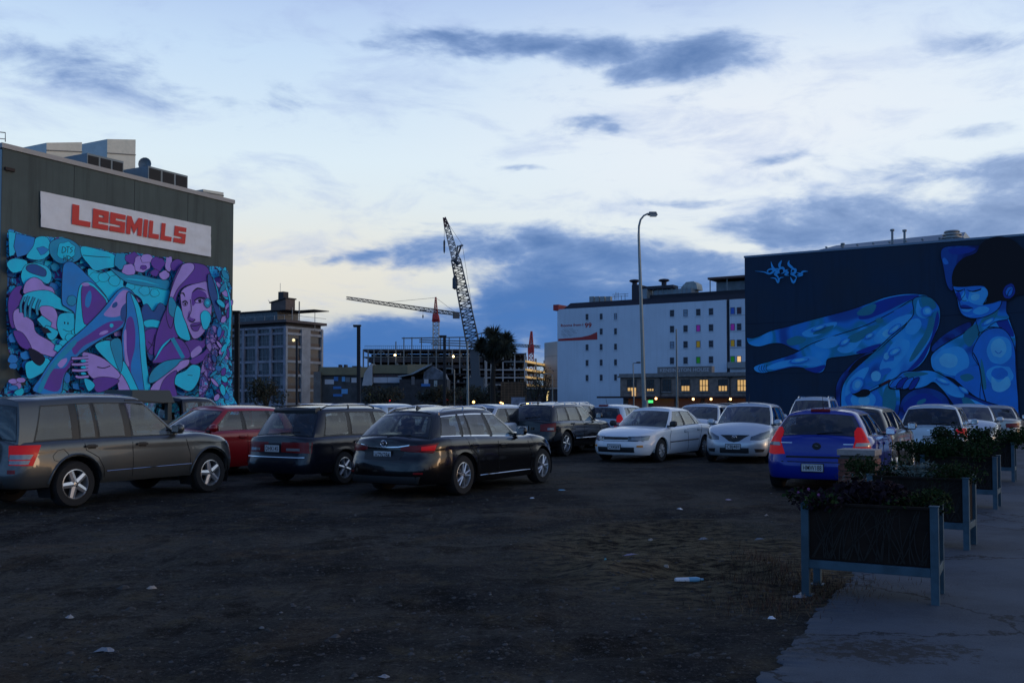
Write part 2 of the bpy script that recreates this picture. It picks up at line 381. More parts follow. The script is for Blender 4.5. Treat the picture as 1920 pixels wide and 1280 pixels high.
for t_ in tt:
    P = EDGE0+EDIR*t_
    r = .07*noise.noise(Vector((t_*1.3, 0, 5)))+.05*noise.noise(Vector((t_*4, 0, 9)))+.05*noise.noise(Vector((t_*13, 0, 2)))+.03*noise.noise(Vector((t_*31, 0, 2)))
    rows.append([P+ENRM*(r-.03)+Vector((0, 0, -.03)), P+ENRM*r+Vector((0, 0, .012))]+[P+ENRM*q+Vector((0, 0, .02+.006*noise.noise(Vector((t_*.7, q*.7, 0))))) for q in (.25, .7, 1.5, 3, 6, 14)])
mb.grid(rows); mb.build('path', path_mat(), smooth=60, kind='structure')

# road running behind the car park, with kerb and line
asph = mat('asphalt_road', (.045, .047, .052), .7, ns=3, na=.25, bump=.3, bs=60)
mb = MB(); C0 = GA*62+GB*(-60)
mb.poly([C0+Vector((0, 0, .004)), C0+GB*200+Vector((0, 0, .004)), C0+GB*200+GA*14+Vector((0, 0, .004)), C0+GA*14+Vector((0, 0, .004))])
mb.build('road', asph, kind='structure')
kb = mat('concrete_kerb', (.22, .22, .22), .8, ns=4, na=.2)
mb = MB()
for q in (-.15, 14.15): mb.box(C0+GB*100+GA*q+Vector((0, 0, .06)), (200, .3, .13), rz=math.atan2(GB.y, GB.x))
mb.build('kerb', kb, kind='structure')
mb = MB()
for k in range(36): mb.box(C0+GB*(k*5.5+2)+GA*7+Vector((0, 0, .012)), (3, .12, .004), rz=math.atan2(GB.y, GB.x))
mb.build('road_marking', mat('road_paint', (.6, .6, .58), .6), kind='structure')

# loose stones
st_m = [mat('stone_grey', (.085, .083, .082), .95, spec=.1), mat('stone_dark', (.04, .038, .036), .9), mat('stone_pale', (.16, .155, .15), .9, spec=.1)]
mb = MB()
for i in range(9500):
    y = 4.6+12*rnd.random()**1.7; x = (rnd.random()*2-1)*(y*.56+.3)
    if edge_d(x, y) > (.0 if rnd.random() > .10 else .45*rnd.random()**2+(.9 if rnd.random() < .1 else 0)): continue
    s_ = .005+.018*rnd.random()**3
    if rnd.random() < .008: s_ *= 2.2
    z = gz(x, y)+(.015 if edge_d(x, y) > 0 else 0); a = rnd.random()*6.28; vs = []
    for k in range(5):
        an = a+k*1.2566; q = s_*(.7+.5*rnd.random()); vs.append((x+q*math.cos(an)*1.2, y+q*math.sin(an), z-.002))
    vs += [(v_[0]*.45+x*.55+s_*.1, v_[1]*.45+y*.55, z+s_*(.28+.25*rnd.random())) for v_ in vs]
    mb.add(vs, [(5, 6, 7, 8, 9)]+[(k, (k+1) % 5, 5+(k+1) % 5, 5+k) for k in range(5)], 2 if rnd.random() < .012 else rnd.choice((0, 1, 1)))
mb.build('gravel', st_m, kind='stuff')
# ------------------------------------------------------------------ buildings
class Fac:
    def __init__(s, A, B):
        s.A = Vector((A.x, A.y, 0)); d = Vector((B.x-A.x, B.y-A.y, 0)); s.L = d.length; s.u = d/s.L
        s.n = Vector((s.u.y, -s.u.x, 0))
        if s.n.dot(-s.A) < 0: s.n = -s.n
        s.rz = math.atan2(s.u.y, s.u.x)
    def P(s, a, z, d=0.): return s.A+s.u*a+Vector((0, 0, z))+s.n*d
    def px(s, x, y, d=0.):
        r = ray(x, y); t = (s.A+s.n*d-E0).dot(s.n)/r.dot(s.n); return E0+r*t
    def uv(s, x, y): p = s.px(x, y); return (p-s.A).dot(s.u), p.z
    def box(s, mb, a0, a1, z0, z1, d0, d1, m=0):
        mb.box(s.P((a0+a1)/2, (z0+z1)/2, (d0+d1)/2), (abs(a1-a0), abs(d1-d0), abs(z1-z0)), rz=s.rz, m=m)
Z = Vector((0, 0, 1))
concrete = mat('concrete', (.24, .235, .225), .85, ns=1.2, na=.25, bump=.15, bs=15)

class Paint:
    """flat paint on a facade; shapes traced in photograph pixels, laid on the wall plane"""
    def __init__(s, fac, tr, pal, off=.006, lw=1.):
        s.lw = lw
        s.f = fac; s.tr = tr; s.pal = pal; s.mb = MB(); s.k = 0; s.off = off
    def _p(s, q): x, y = s.tr(*q); return s.f.px(x, y, s.off+s.k*.0011)
    def fill(s, pts, c, sm=True, line=0, lc='line'):
        pts = catmull(pts) if sm else pts
        s.k += 1; s.mb.poly([s._p(q) for q in pts], s.pal[c])
        if line: s.stroke(list(pts)+[pts[0]], line*s.lw, lc, sm=False)
    def ell(s, x, y, rx, ry, c, a=0, line=0, wob=.07):
        pts = []
        for k in range(14):
            t = k*math.pi/7; w_ = 1+wob*rnd.uniform(-1, 1); ex, ey = rx*w_*math.cos(t), ry*w_*math.sin(t); ca, sa = math.cos(R(a)), math.sin(R(a))
            pts.append((x+ex*ca-ey*sa, y+ex*sa+ey*ca))
        s.fill(pts, c, True, line)
    def stroke(s, pts, w, c='line', sm=True, taper=False):
        if sm: pts = catmull(pts, False)
        s.k += 1; n = len(pts); rows = []
        for i in range(n):
            x0, y0 = pts[max(0, i-1)]; x1, y1 = pts[min(n-1, i+1)]; dx, dy = x1-x0, y1-y0; l = math.hypot(dx, dy) or 1
            ww = w/2*(1 if not taper else max(.08, math.sin(math.pi*min(.97, max(.03, i/(n-1))))))
            rows.append([s._p((pts[i][0]-dy/l*ww, pts[i][1]+dx/l*ww)), s._p((pts[i][0]+dy/l*ww, pts[i][1]-dx/l*ww))])
        s.mb.grid(rows, s.pal[c])

def paintmat(name, col, na=.1): return mat(name, col, .75, ns=.9, na=na, bump=.05, bs=30)
def mottle(name, stops, sc, dist=1.2, dark=0):
    m = bpy.data.materials.new(name); m.use_nodes = True; t = m.node_tree; t.nodes.clear(); h = NT(t)
    p = h.n('ShaderNodeBsdfPrincipled'); o = h.n('ShaderNodeOutputMaterial'); t.links.new(p.outputs[0], o.inputs[0])
    v = h.n('ShaderNodeTexCoord').outputs['Object']
    n = h.noise(v, sc, 2, .45, dist).outputs['Fac']
    c = h.ramp(h.step(n, .22, .78), stops, 'CONSTANT' if dark else 'EASE')
    if dark:
        vo = h.n('ShaderNodeTexVoronoi', feature='DISTANCE_TO_EDGE'); vo.inputs['Scale'].default_value = sc*1.1
        wn_ = h.noise(v, sc*1.3, 3, .5); h.put(vo.inputs['Vector'], h.vm('ADD', v, h.vm('MULTIPLY', wn_.outputs['Color'], (dark, dark, dark))))
        c = h.mix(h.step(vo.outputs['Distance'], .07, .02), c, (.006,.012,.05))
    h.put(p.inputs['Base Color'], c); p.inputs['Roughness'].default_value = .8; _m[name] = m; return m

# --- gym building with banner and the left mural
A = atZ(5, 268, 13.); B = atZ(438, 375, 13.); fl = Fac(A, B); HT = 13.
gym = thing('gym_building', 'dark grey walled gym building with white banner and blue and purple mural', 'building', fl.P(fl.L/2, 0, -7), 0)
wallL = mat('charcoal_render_wall', (.085, .108, .098), .85, ns=.35, na=.16, bump=.1, bs=8, streak=.45)
mb = MB(); fl.box(mb, 0, fl.L, 0, HT-.22, -16, 0)
mb.build('wall', wallL, gym, world=True)
mb = MB(); fl.box(mb, -.06, fl.L+.06, HT-.22, HT, -16.06, .06); mb.build('parapet_cap', mat('parapet_metal', (.30, .30, .30), .5, .3, ns=2, na=.1), gym, world=True)
mb = MB()
for q in (.26, .51, .76): fl.box(mb, fl.L*q-.015, fl.L*q+.015, 9.8, HT-.25, 0, .003)
mb.build('panel_joint', mat('joint_dark', (.02, .025, .025), .9), gym, world=True)
mb = MB(); fl.box(mb, -.35, -.002, 0, HT-.3, -5, -.02); mb.build('blue_end_panel', mat('blue_side_cladding', (.02, .16, .33), .5), gym, world=True)
mb = MB(); p0, z0 = fl.uv(8, 316); p1, _ = fl.uv(26, 318); fl.box(mb, p0, p1, z0-.07, z0+.07, 0, .1); mb.build('wall_bracket', mat('rust_dark', (.04, .025, .02), .8), gym, world=True)
PC = (.0, .40, .72); 
palL = {'base': 0, 'cyan': 1, 'blue': 2, 'dblue': 3, 'pur': 4, 'lil': 5, 'line': 6, 'teal': 7, 'mixp': 8}
matsL = [mottle('mural_clutter', [(0, (.02,.16,.44)), (.3, (.02,.64,.98)), (.5, (.03,.27,.66)), (.66, (.02,.64,.98)), (.82, (.15,.08,.40))], 1.1, 2.6, .9),
         paintmat('paint_cyan', (.01, .66, 1.0)), paintmat('paint_blue', (.015, .26, .72)), paintmat('paint_deep_blue', (.02, .10, .36)),
         paintmat('paint_purple', (.135, .055, .40)), paintmat('paint_lilac', (.42, .31, .82)), mat('paint_navy_line', (.004, .010, .040), .8),
         paintmat('paint_teal', (.01, .33, .58)),
         mottle('mural_petals', [(0, (.30,.22,.62)), (.35, (.10,.05,.28)), (.55, (.02,.10,.36)), (.72, (.34,.25,.68)), (.88, (.02,.5,.8))], 1.7, 1.5, .5)]
m1 = Paint(fl, lambda x, y: (x/2.415, 230+y/2.415), palL, lw=.75)
m1.fill([(35,490),(90,500),(160,518),(200,515),(250,520),(290,520),(340,548),(370,560),(450,570),(520,592),(560,588),(620,590),(700,605),(770,612),(830,632),(900,640),(940,648),(1000,655),(1035,680),(1042,740),(1048,850),(1046,950),(1050,1050),(1052,1150),(1055,1240),(1055,1420),(20,1420),(28,1180),(120,1190),(60,1100),(34,1000),(30,880),(28,800),(34,720),(30,640)], 'base', True)
f = m1.fill; l_ = m1.stroke; e_ = m1.ell
for k in range(150):
    x = rnd.uniform(45, 1025); yt = 500+(x-40)*.165; y = rnd.uniform(yt+20, 1230); r = rnd.uniform(10, 30); n_ = rnd.choice((4, 5, 6)); a0 = rnd.random()*6
    f([(x+r*rnd.uniform(.6, 1.2)*math.cos(a0+i*6.283/n_), y+r*rnd.uniform(.6, 1.2)*math.sin(a0+i*6.283/n_)) for i in range(n_)], rnd.choice(['cyan','cyan','blue','teal','dblue','lil' if x > 500 or x < 200 else 'cyan','pur' if x > 500 else 'blue']), rnd.random() < .6, 2.2)
f([(38,492),(75,500),(90,545),(62,600),(42,605)], 'cyan', False, 2.5); f([(72,500),(158,520),(150,575),(118,598),(78,610),(62,560)], 'blue', False, 3)
f([(165,520),(215,520),(230,580),(190,620),(120,610),(150,560)], 'cyan', True, 2.5); f([(165,568),(195,560),(222,575),(200,595),(185,600)], 'blue', False, 2)
f([(230,540),(290,522),(345,545),(375,590),(350,625),(300,640),(255,630),(225,590)], 'teal', True, 3); e_(300, 580, 40, 38, 'cyan', 0, 2, .15)
f([(30,640),(60,615),(120,625),(115,660),(60,680)], 'cyan', True, 3); f([(95,700),(110,650),(150,635),(210,650),(235,690),(215,730),(150,700),(120,745)], 'cyan', True, 3)
f([(120,650),(155,640),(205,665),(205,695),(170,690),(125,672)], 'dblue', True, 3)
f([(370,560),(440,572),(520,600),(520,650),(480,660),(430,670),(400,640),(370,600)], 'cyan', True, 2.5); l_([(375,600),(420,605),(500,610)], 3)
f([(400,660),(460,680),(520,665),(560,690),(560,740),(600,720),(680,740),(760,745),(768,800),(730,845),(660,850),(640,800),(600,770),(560,745),(520,780),(490,812),(440,770),(405,710)], 'cyan', True, 3)
for x, y, r in ((430,700,26),(470,700,24),(520,715,26),(590,740,22),(655,760,24),(700,770,20)): e_(x, y, r, r*.9, 'cyan', 0, 2, .1)
f([(500,660),(560,680),(640,690),(700,705),(765,715),(760,755),(700,745),(620,735),(560,715)], 'teal', True, 3); l_([(560,705),(640,715),(720,735)], 7, 'cyan', True, True)
for x, y, rx, ry, c in ((545,625,26,40,'teal'),(600,615,30,28,'pur'),(585,665,34,24,'lil'),(640,640,38,34,'lil'),(665,615,30,20,'lil'),(650,655,15,10,'pur'),(715,640,30,32,'pur'),(700,680,20,16,'pur'),(765,640,18,36,'lil'),(745,690,26,20,'lil'),(800,645,28,26,'pur')):
    e_(x, y, rx, ry, c, 0, 2.5, .16)
for i in range(26): e_(rnd.uniform(40, 330), rnd.uniform(880, 1190), rnd.uniform(14, 30), rnd.uniform(12, 26), rnd.choice(['cyan','blue','teal','blue','dblue']), 0, 2.5, .12)
f([(105,770),(115,725),(150,700),(185,712),(205,735),(240,750),(250,800),(190,790),(130,775)], 'lil', True, 3.5)
f([(40,790),(70,745),(100,740),(90,770),(110,800),(70,850),(100,900),(55,930),(38,860)], 'pur', True, 3)
f([(60,860),(90,840),(110,870),(150,900),(165,950),(230,990),(265,1030),(250,1060),(200,1050),(150,1030),(120,980),(70,930)], 'lil', True, 3.5)
f([(60,945),(100,950),(135,1000),(140,1030),(90,1010)], 'pur', True, 3)
f([(100,790),(140,765),(220,760),(280,800),(335,845),(320,860),(240,840),(180,850),(130,830)], 'cyan', True, 3.5)
f([(180,835),(240,835),(262,880),(250,950),(205,900)], 'lil', True, 3)
for q in ((110,785,95,860),(130,785,115,880),(155,790,135,880),(180,800,170,870)): l_([(q[0],q[1]),((q[0]+q[2])/2-8,(q[1]+q[3])/2),(q[2],q[3])], 15, 'line'); l_([(q[0],q[1]),((q[0]+q[2])/2-8,(q[1]+q[3])/2),(q[2],q[3])], 10, 'teal')
f([(165,890),(190,872),(235,905),(225,935),(195,925)], 'cyan', False, 4); f([(205,920),(240,930),(265,950),(240,985),(215,970)], 'cyan', True, 4)
f([(180,925),(215,930),(235,950),(200,955)], 'line', False)
f([(258,905),(268,870),(300,860),(340,865),(350,900),(340,960),(290,985),(262,940)], 'cyan', True, 3); l_([(285,935),(310,945),(332,940)], 2.5); e_(293,906,3,6,'line'); e_(308,908,3,6,'line')
for x, y, r in ((345,950,22),(320,975,24),(290,1000,22),(265,1020,20),(365,925,16)): e_(x, y, r, r*.85, 'cyan', 0, 2.5, .12)
f([(120,1085),(170,1070),(215,1065),(230,1100),(180,1140),(130,1160),(115,1120)], 'cyan', True, 4); f([(130,1020),(180,1040),(205,1070),(180,1100),(145,1075)], 'line', True)
# raised thumb-like knee behind
f([(280,810),(282,690),(290,640),(318,628),(350,645),(390,685),(430,725),(490,805),(470,870),(400,910),(345,900),(335,860),(300,835)], 'blue', True, 4)
f([(340,900),(355,760),(375,725),(410,722),(445,750),(492,812),(470,880),(385,950),(342,960)], 'cyan', True, 3.5)
f([(370,745),(410,738),(445,765),(482,815),(450,860),(390,915),(372,860)], 'pur', True, 3); e_(400, 800, 14, 38, 'blue', 10); e_(388,732,18,8,'lil')
e_(325, 805, 22, 24, 'teal', 0, 2.5)
# background between the legs and the face
f([(640,850),(665,820),(695,855),(725,815),(765,860),(770,960),(740,1060),(700,1080),(670,1060),(650,950)], 'dblue', True, 3.5)
f([(650,900),(690,890),(740,905),(735,930),(690,925),(660,925)], 'cyan', True, 3); f([(655,945),(720,935),(735,1000),(690,1050),(664,1020)], 'pur', True, 3); l_([(670,990),(700,1010),(735,985)], 3); l_([(665,1040),(690,1000),(700,960)], 3)
# crossed leg
f([(150,1215),(185,1150),(230,1080),(300,1000),(380,930),(450,860),(500,800),(535,760),(565,745),(600,765),(618,810),(600,880),(560,925),(470,975),(400,1020),(330,1080),(290,1150),(270,1230)], 'blue', True, 5)
f([(470,870),(500,830),(535,778),(562,757),(585,770),(570,820),(555,865),(515,880)], 'lil', True, 0)
f([(330,1010),(400,960),(450,925),(500,900),(560,900),(520,940),(450,975),(380,1010),(340,1050)], 'pur', True, 0)
f([(185,1190),(220,1120),(290,1110),(320,1070),(330,1085),(290,1140),(262,1215)], 'pur', True, 0); f([(260,1085),(300,1065),(300,1085),(275,1110)], 'lil', True)
f([(555,830),(600,800),(612,830),(590,880),(560,900),(545,870)], 'dblue', True); e_(520, 825, 10, 16, 'dblue', 40); e_(470, 950, 22, 8, 'lil', -20); e_(505, 918, 9, 9, 'cyan')
f([(170,1210),(210,1130),(260,1060),(330,985),(345,1000),(280,1070),(225,1140),(190,1215)], 'teal', True)
# standing shin
f([(575,770),(612,790),(640,860),(655,950),(662,1080),(685,1240),(690,1320),(610,1330),(585,1180),(560,1080),(552,960),(572,880)], 'blue', True, 5)
f([(592,772),(625,815),(645,880),(656,960),(664,1080),(690,1240),(700,1320),(672,1320),(650,1180),(636,1050),(628,930),(612,840)], 'cyan', True, 3)
f([(572,900),(598,880),(612,940),(610,1020),(592,1100),(600,1180),(580,1120),(570,1020)], 'pur', True); f([(560,960),(572,940),(574,1030),(585,1100),(568,1080)], 'lil', True)
f([(555,1075),(600,1150),(645,1260),(650,1330),(590,1330),(530,1140)], 'cyan', True, 4); f([(528,1130),(560,1150),(600,1240),(600,1330),(555,1330),(535,1200)], 'lil', True, 4)
f([(430,1010),(480,985),(520,1000),(530,1060),(540,1120),(480,1070)], 'cyan', True, 3); f([(500,990),(545,980),(556,1070),(545,1130),(515,1060)], 'teal', True, 3)
# grasping hand
f([(372,1045),(400,1040),(460,1062),(505,1095),(545,1140),(520,1165),(450,1165),(410,1150),(385,1105)], 'lil', True, 4)
for y0, y1, x0 in ((1062,1055,322),(1090,1082,322),(1118,1108,324),(1148,1135,340)): l_([(400,y0),(360,y0+4),(x0,y1+12)], 16, 'line'); l_([(402,y0),(360,y0+4),(x0+3,y1+12)], 10, 'lil')
for y in (1078,1107,1135): e_(378, y, 12, 6, 'cyan')
l_([(440,1105),(470,1110),(500,1100)], 4); f([(420,1165),(470,1150),(540,1165),(500,1200),(440,1220)], 'pur', True, 3); f([(380,1160),(410,1165),(430,1190),(400,1215)], 'cyan', True, 3)
# face of the woman and her hair
f([(700,1060),(705,970),(728,900),(755,840),(790,800),(810,950),(780,1000),(740,1040)], 'pur', True, 3.5)
f([(752,870),(765,790),(790,700),(825,640),(880,635),(935,650),(955,700),(945,735),(880,730),(830,745),(800,790),(785,900),(770,930)], 'pur', True, 4)
f([(768,790),(785,730),(812,670),(830,640),(870,636),(880,660),(850,700),(805,750),(780,800)], 'lil', True, 3); f([(765,800),(780,790),(800,830),(790,880),(765,860)], 'teal', True, 2.5)
f([(788,905),(800,830),(822,850),(850,930),(860,985),(810,968)], 'cyan', True, 4)
f([(818,770),(845,742),(900,725),(940,722),(955,780),(958,860),(940,920),(910,965),(878,978),(858,945),(842,905),(828,870),(820,820)], 'lil', True, 3.5)
f([(868,775),(895,755),(930,770),(935,800),(900,800),(872,830)], 'pur', True); l_([(868,772),(895,750),(935,762)], 8, 'line', True, True); l_([(815,775),(830,772),(838,790)], 7, 'line', True, True)
e_(902, 806, 19, 10, 'lil', -12, 3); e_(905, 806, 8, 8, 'line'); l_([(880,806),(902,792),(928,795)], 6); e_(838, 820, 10, 9, 'lil', 0, 3); e_(839, 820, 5, 6, 'line'); l_([(826,812),(840,806),(850,818)], 5)
f([(850,880),(858,850),(862,880),(885,890),(870,905),(852,895)], 'pur', True, 0); l_([(862,800),(866,850),(850,885)], 3); l_([(855,895),(872,902),(884,890)], 5)
f([(864,915),(885,905),(918,905),(905,925),(895,942),(875,940)], 'pur', True, 3); l_([(868,920),(892,918),(916,908)], 4)
f([(912,905),(908,870),(925,850),(948,860),(955,890),(940,930),(922,935)], 'cyan', True, 2.5); e_(940, 815, 16, 22, 'teal', 0, 3); e_(940,815,7,8,'cyan')
f([(845,990),(880,980),(920,985),(945,930),(958,960),(930,1010),(895,1040),(860,1060),(820,1010)], 'pur', True, 3); f([(865,1040),(900,1010),(915,1030),(890,1055),(870,1065)], 'lil', True)
f([(690,1085),(720,1040),(760,1000),(800,975),(840,1000),(862,1060),(810,1075),(740,1085)], 'pur', True, 4); l_([(780,975),(805,1020),(830,1065)], 18, 'teal'); l_([(700,1075),(735,1015),(775,975)], 9, 'cyan', True, True)
f([(675,1150),(700,1110),(745,1080),(800,1070),(850,1072),(800,1105),(740,1150),(682,1180)], 'teal', True, 4)
f([(682,1200),(750,1140),(800,1100),(820,1078),(858,1072),(850,1100),(810,1125),(770,1160),(715,1230),(685,1290)], 'lil', True, 4)
f([(740,1165),(800,1120),(790,1180),(800,1240),(725,1240)], 'pur', True, 3)
f([(790,1175),(800,1140),(840,1120),(870,1095),(905,1105),(905,1150),(880,1200),(850,1215),(800,1190)], 'cyan', True, 4); l_([(850,1142),(872,1144)], 2.5)
f([(860,1075),(920,1040),(945,1010),(960,1030),(930,1070),(880,1095)], 'pur', True, 3)
f([(900,1230),(905,1150),(920,1080),(945,1045),(975,1060),(970,1130),(930,1230),(905,1270)], 'mixp', True, 3)
f([(940,690),(960,700),(990,800),(1005,880),(990,900),(965,830),(945,760)], 'dblue', True, 3.5); l_([(965,700),(985,760),(995,850)], 5, 'cyan', True, True)
f([(945,930),(975,920),(1000,950),(1010,1020),(980,1060),(945,1030),(930,990)], 'mixp', True, 3)
for i in range(44):
    y = rnd.uniform(665, 1265); x = rnd.uniform(max(955, 985-(y > 1040)*70), 1040); e_(x, y, rnd.uniform(7, 13), rnd.uniform(16, 28), rnd.choice(['lil','pur','teal','blue','lil','cyan','dblue']), rnd.uniform(-50, 50), 3, .06)
l_([(1010,690),(1040,800),(1042,900),(1030,1000),(995,1090)], 9, 'cyan', True, True)
# the artists' tag in the top left of the mural
for s_ in ([(283,562),(280,590)],[(283,562),(297,568),(296,583),(280,590)],[(300,562),(316,562)],[(308,562),(306,590)],[(330,564),(318,570),(328,580),(316,590)],[(290,600),(288,625)],[(300,600),(298,625)],[(289,612),(299,612)],[(306,602),(304,626)],[(306,602),(322,612),(304,626)],[(334,606),(324,612),(332,620),(322,628)]): l_(s_, 3.2, 'line', len(s_) > 2)
for x, y in ((60,1170),(95,1165),(60,1200)): e_(x, y, 22, 12, rnd.choice(['teal','lil','blue']), 0, 3)
m1.mb.build('mural', matsL, gym, world=True, label='blue, cyan and purple mural of crossed legs, a hand and a woman\'s face')
# banner
ban = [fl.px(x, y, .10) for x, y in ((76.2, 358.4), (395.5, 424.6), (395.5, 481.5), (77, 425.4))]
def bil(c, u, v): return c[3].lerp(c[2], u).lerp(c[0].lerp(c[1], u), v)
banner = thing('banner', 'long white vinyl banner with red lettering on the dark gym wall', 'banner', bil(ban, .5, .5))
mb = MB(); nx, nz = 48, 10
front = [[bil(ban, i/nx, j/nz)+fl.n*(.03*noise.noise(Vector((i*.35, j*.5, 0)))+.012*noise.noise(Vector((i*1.1+j*.8, j*.4, 4)))) for i in range(nx+1)] for j in range(nz+1)]
mb.grid(front); bk = [[p-fl.n*.02 for p in r] for r in front]; mb.grid([r[::-1] for r in bk])
for a_, b_ in ((front[0], bk[0]), (bk[-1], front[-1])): mb.grid([a_, b_])
mb.grid([[r[0] for r in bk], [r[0] for r in front]]); mb.grid([[r[-1] for r in front], [r[-1] for r in bk]])
mb.build('sheet', mat('vinyl_white', (.76, .78, .80), .5, ns=1.2, na=.07, bump=.35, bs=3), banner, world=True, smooth=50)
def c1(x, y): return fl.px(x/2.415, 230+y/2.415, .145)
tx = [c1(328, 368), c1(845, 477), c1(838, 549), c1(325, 459)]
LT = {'L': '100/100/100/100/111', 'e': '111/101/111/100/111', 's': '111/100/111/001/111', 'I': '1/1/1/1/1'}
spans = [('L',325,402),('e',410,478),('s',484,552),('M',558,630),('I',637,656),('L',662,712),('L',720,775),('s',785,845)]
rh = [.27, .115, .23, .115, .27]
mb = MB()
for ch, xa, xb in spans:
    ua, ub = (xa-325)/520, (xb-325)/520; q = lambda u, v: bil(tx, lerp(ua, ub, u), v)
    if ch == 'M':
        for pl in ([(0,0),(.28,0),(.28,1),(0,1)], [(.72,0),(1,0),(1,1),(.72,1)], [(.28,1),(.28,.5),(.5,.05),(.72,.5),(.72,1),(.5,.58)]): mb.poly([q(*p) for p in pl])
        continue
    rows = LT[ch].split('/'); cw = [1.] if ch == 'I' else [.37, .31, .32]; y = 1.
    for r_, h_ in zip(rows, rh):
        x = 0
        for b_, w_ in zip(r_, cw):
            if b_ == '1': mb.poly([q(x, y-h_), q(x+w_, y-h_), q(x+w_, y), q(x, y)])
            x += w_
        y -= h_
bt = mb.build('lettering', mat('banner_red', (.62, .012, .010), .5), banner, world=True)
# roof plant
duct_w = mat('galvanised_duct_pale', (.40, .41, .38), .35, .35, ns=1.5, na=.12); duct_b = mat('duct_blue_grey', (.16, .20, .22), .5, .2, ns=1.5, na=.15); dark_in = mat('vent_black', (.006, .007, .009), .7)  # duct_b: darker blue-grey metal for vent casings, flues and dish
def roofbox(name, label, cat, x0, x1, ytop, ybot, back, depth, skew=0, mats=(duct_w, dark_in, duct_b)):
    """a ventilation housing: x range and heights seen in the photo, back = metres behind the facade"""
    a0 = fl.px(x0, ybot, -back); a1 = fl.px(x1, ybot, -back); zt = fl.px((x0+x1)/2, ytop, -back).z
    return a0, a1, zt
def housing(label, x0, x1, y0l, y0r, back, depth, lou=0, zb=HT-.02, leg=False):
    A_ = fl.px(x0, 0, -back); B_ = fl.px(x1, 0, -back); A_.z = B_.z = 0
    zl = fl.px(x0, y0l, -back).z; zr = fl.px(x1, y0r, -back).z
    t = thing('roof_duct', label, 'ventilation duct', (A_+B_)/2+Z*HT)
    n_ = -fl.n*depth; mb = MB()
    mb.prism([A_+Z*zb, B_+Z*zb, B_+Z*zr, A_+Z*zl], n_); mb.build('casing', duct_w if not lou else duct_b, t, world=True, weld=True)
    if lou:
        for k in range(lou):
            a = (k+.08)/lou; b = (k+.92)/lou; mb = MB(); zz0 = zb+.12
            pts = [A_.lerp(B_, a)+Z*zz0, A_.lerp(B_, b)+Z*zz0, A_.lerp(B_, b)+Z*(lerp(zl, zr, b)-.1), A_.lerp(B_, a)+Z*(lerp(zl, zr, a)-.1)]
            mb.prism([p+fl.n*.02 for p in pts], -fl.n*.015)
            o_ = mb.build('louvre_opening', dark_in, t, world=True)
    else:
        mb = MB()
        for fz in (.35, .75): mb.beam(A_+Z*lerp(zb, zl, fz)+fl.n*.02, B_+Z*lerp(zb, zr, fz)+fl.n*.02, .05)
        mb.build('seam', mat('duct_seam', (.12, .13, .13), .5), t, world=True)
    return t
housing('tallest pale metal duct tower on the gym roof', 205, 258, 262, 263, 5.2, 2.6)
housing('low pale duct at the left end of the gym roof', 92, 158, 269, 268, 3.4, 2.2)
housing('dark louvred vent unit in front of the tall pale duct', 168, 236, 288, 304, .9, 2.0, 3)
housing('dark louvred vent unit right of the tall duct, above the banner', 282, 356, 312, 331, .9, 2.0, 3)
housing('small pale roof box near the right corner of the gym', 385, 423, 356, 362, 1.6, 1.5)
t = thing('satellite_dish', 'small dark satellite dish on the gym roof between the vent units', 'dish', fl.px(272, 318, -2))
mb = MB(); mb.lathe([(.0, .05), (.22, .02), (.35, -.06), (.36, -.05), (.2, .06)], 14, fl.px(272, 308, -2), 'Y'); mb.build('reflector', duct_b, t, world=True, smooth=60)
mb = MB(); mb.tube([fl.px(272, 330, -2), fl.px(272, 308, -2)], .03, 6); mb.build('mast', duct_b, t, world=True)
t = thing('roof_guard_rail', 'thin metal guard rail at the far left roof corner of the gym', 'rail', fl.px(5, 262, -.5))
mb = MB(); mb.tube([fl.px(10, 266, -.5), fl.px(10, 249, -.5), fl.px(-30, 245, -.5)], .025, 6); mb.tube([fl.px(10, 261, -.5), fl.px(-30, 257, -.5)], .02, 6); mb.build('rail', mat('rail_metal', (.2, .2, .2), .5, .5), t, world=True)

# --- right building with the blue figure mural
A = atZ(1396, 480, 13.); B = atZ(1920, 438, 13.); B2 = A+(B-A)*1.55; fr = Fac(A, B2); 
rb = thing('mural_building', 'navy walled building with large mural of a reclining blue woman holding a brush', 'building', fr.P(fr.L/2, 0, -8))
wallR = mat('navy_painted_wall', (.005, .024, .058), .75, ns=.25, na=.22, bump=.1, bs=6, streak=.35)
mb = MB(); fr.box(mb, 0, fr.L, 0, 12.85, -18, 0); mb.build('wall', wallR, rb, world=True)
mb = MB(); fr.box(mb, -.05, fr.L+.05, 12.85, 13., -18.05, .05); mb.build('flashing', mat('flashing_blue', (.15, .22, .30), .5, .2), rb, world=True)
mb = MB()
for zz in (3.7, 7.6): fr.box(mb, .1, fr.L-.1, zz-.02, zz+.02, 0, .004)
mb.build('panel_joint', mat('joint_navy', (.004, .01, .03), .9), rb, world=True)
aS = fr.uv(1510, 470)[0]; aE = fr.uv(1800, 445)[0]
mb = MB(); q0 = fr.P(aS, 13.0, -1.2); q1 = fr.P(aE, 13.0, -1.2)
mb.prism([fr.P(aS-.2, 13.0, -1.0), fr.P(aE, 13.0, -1.0), fr.P(aE, 13.95, -3.2), fr.P(aS+1.6, 13.75, -3.2)], -fr.n*9); mb.build('roof', mat('roof_pale_iron', (.25, .29, .32), .5, .3, ns=2, na=.15), rb, world=True)
mb = MB(); 
for k in range(9): 
    p = fr.P(lerp(aS+1.2, aE-.4, k/8), 13.3, -1.6); mb.box(p+Z*.1, (.1, .4, .1), rz=fr.rz)
mb.build('roof_bracket', duct_b, rb, world=True)
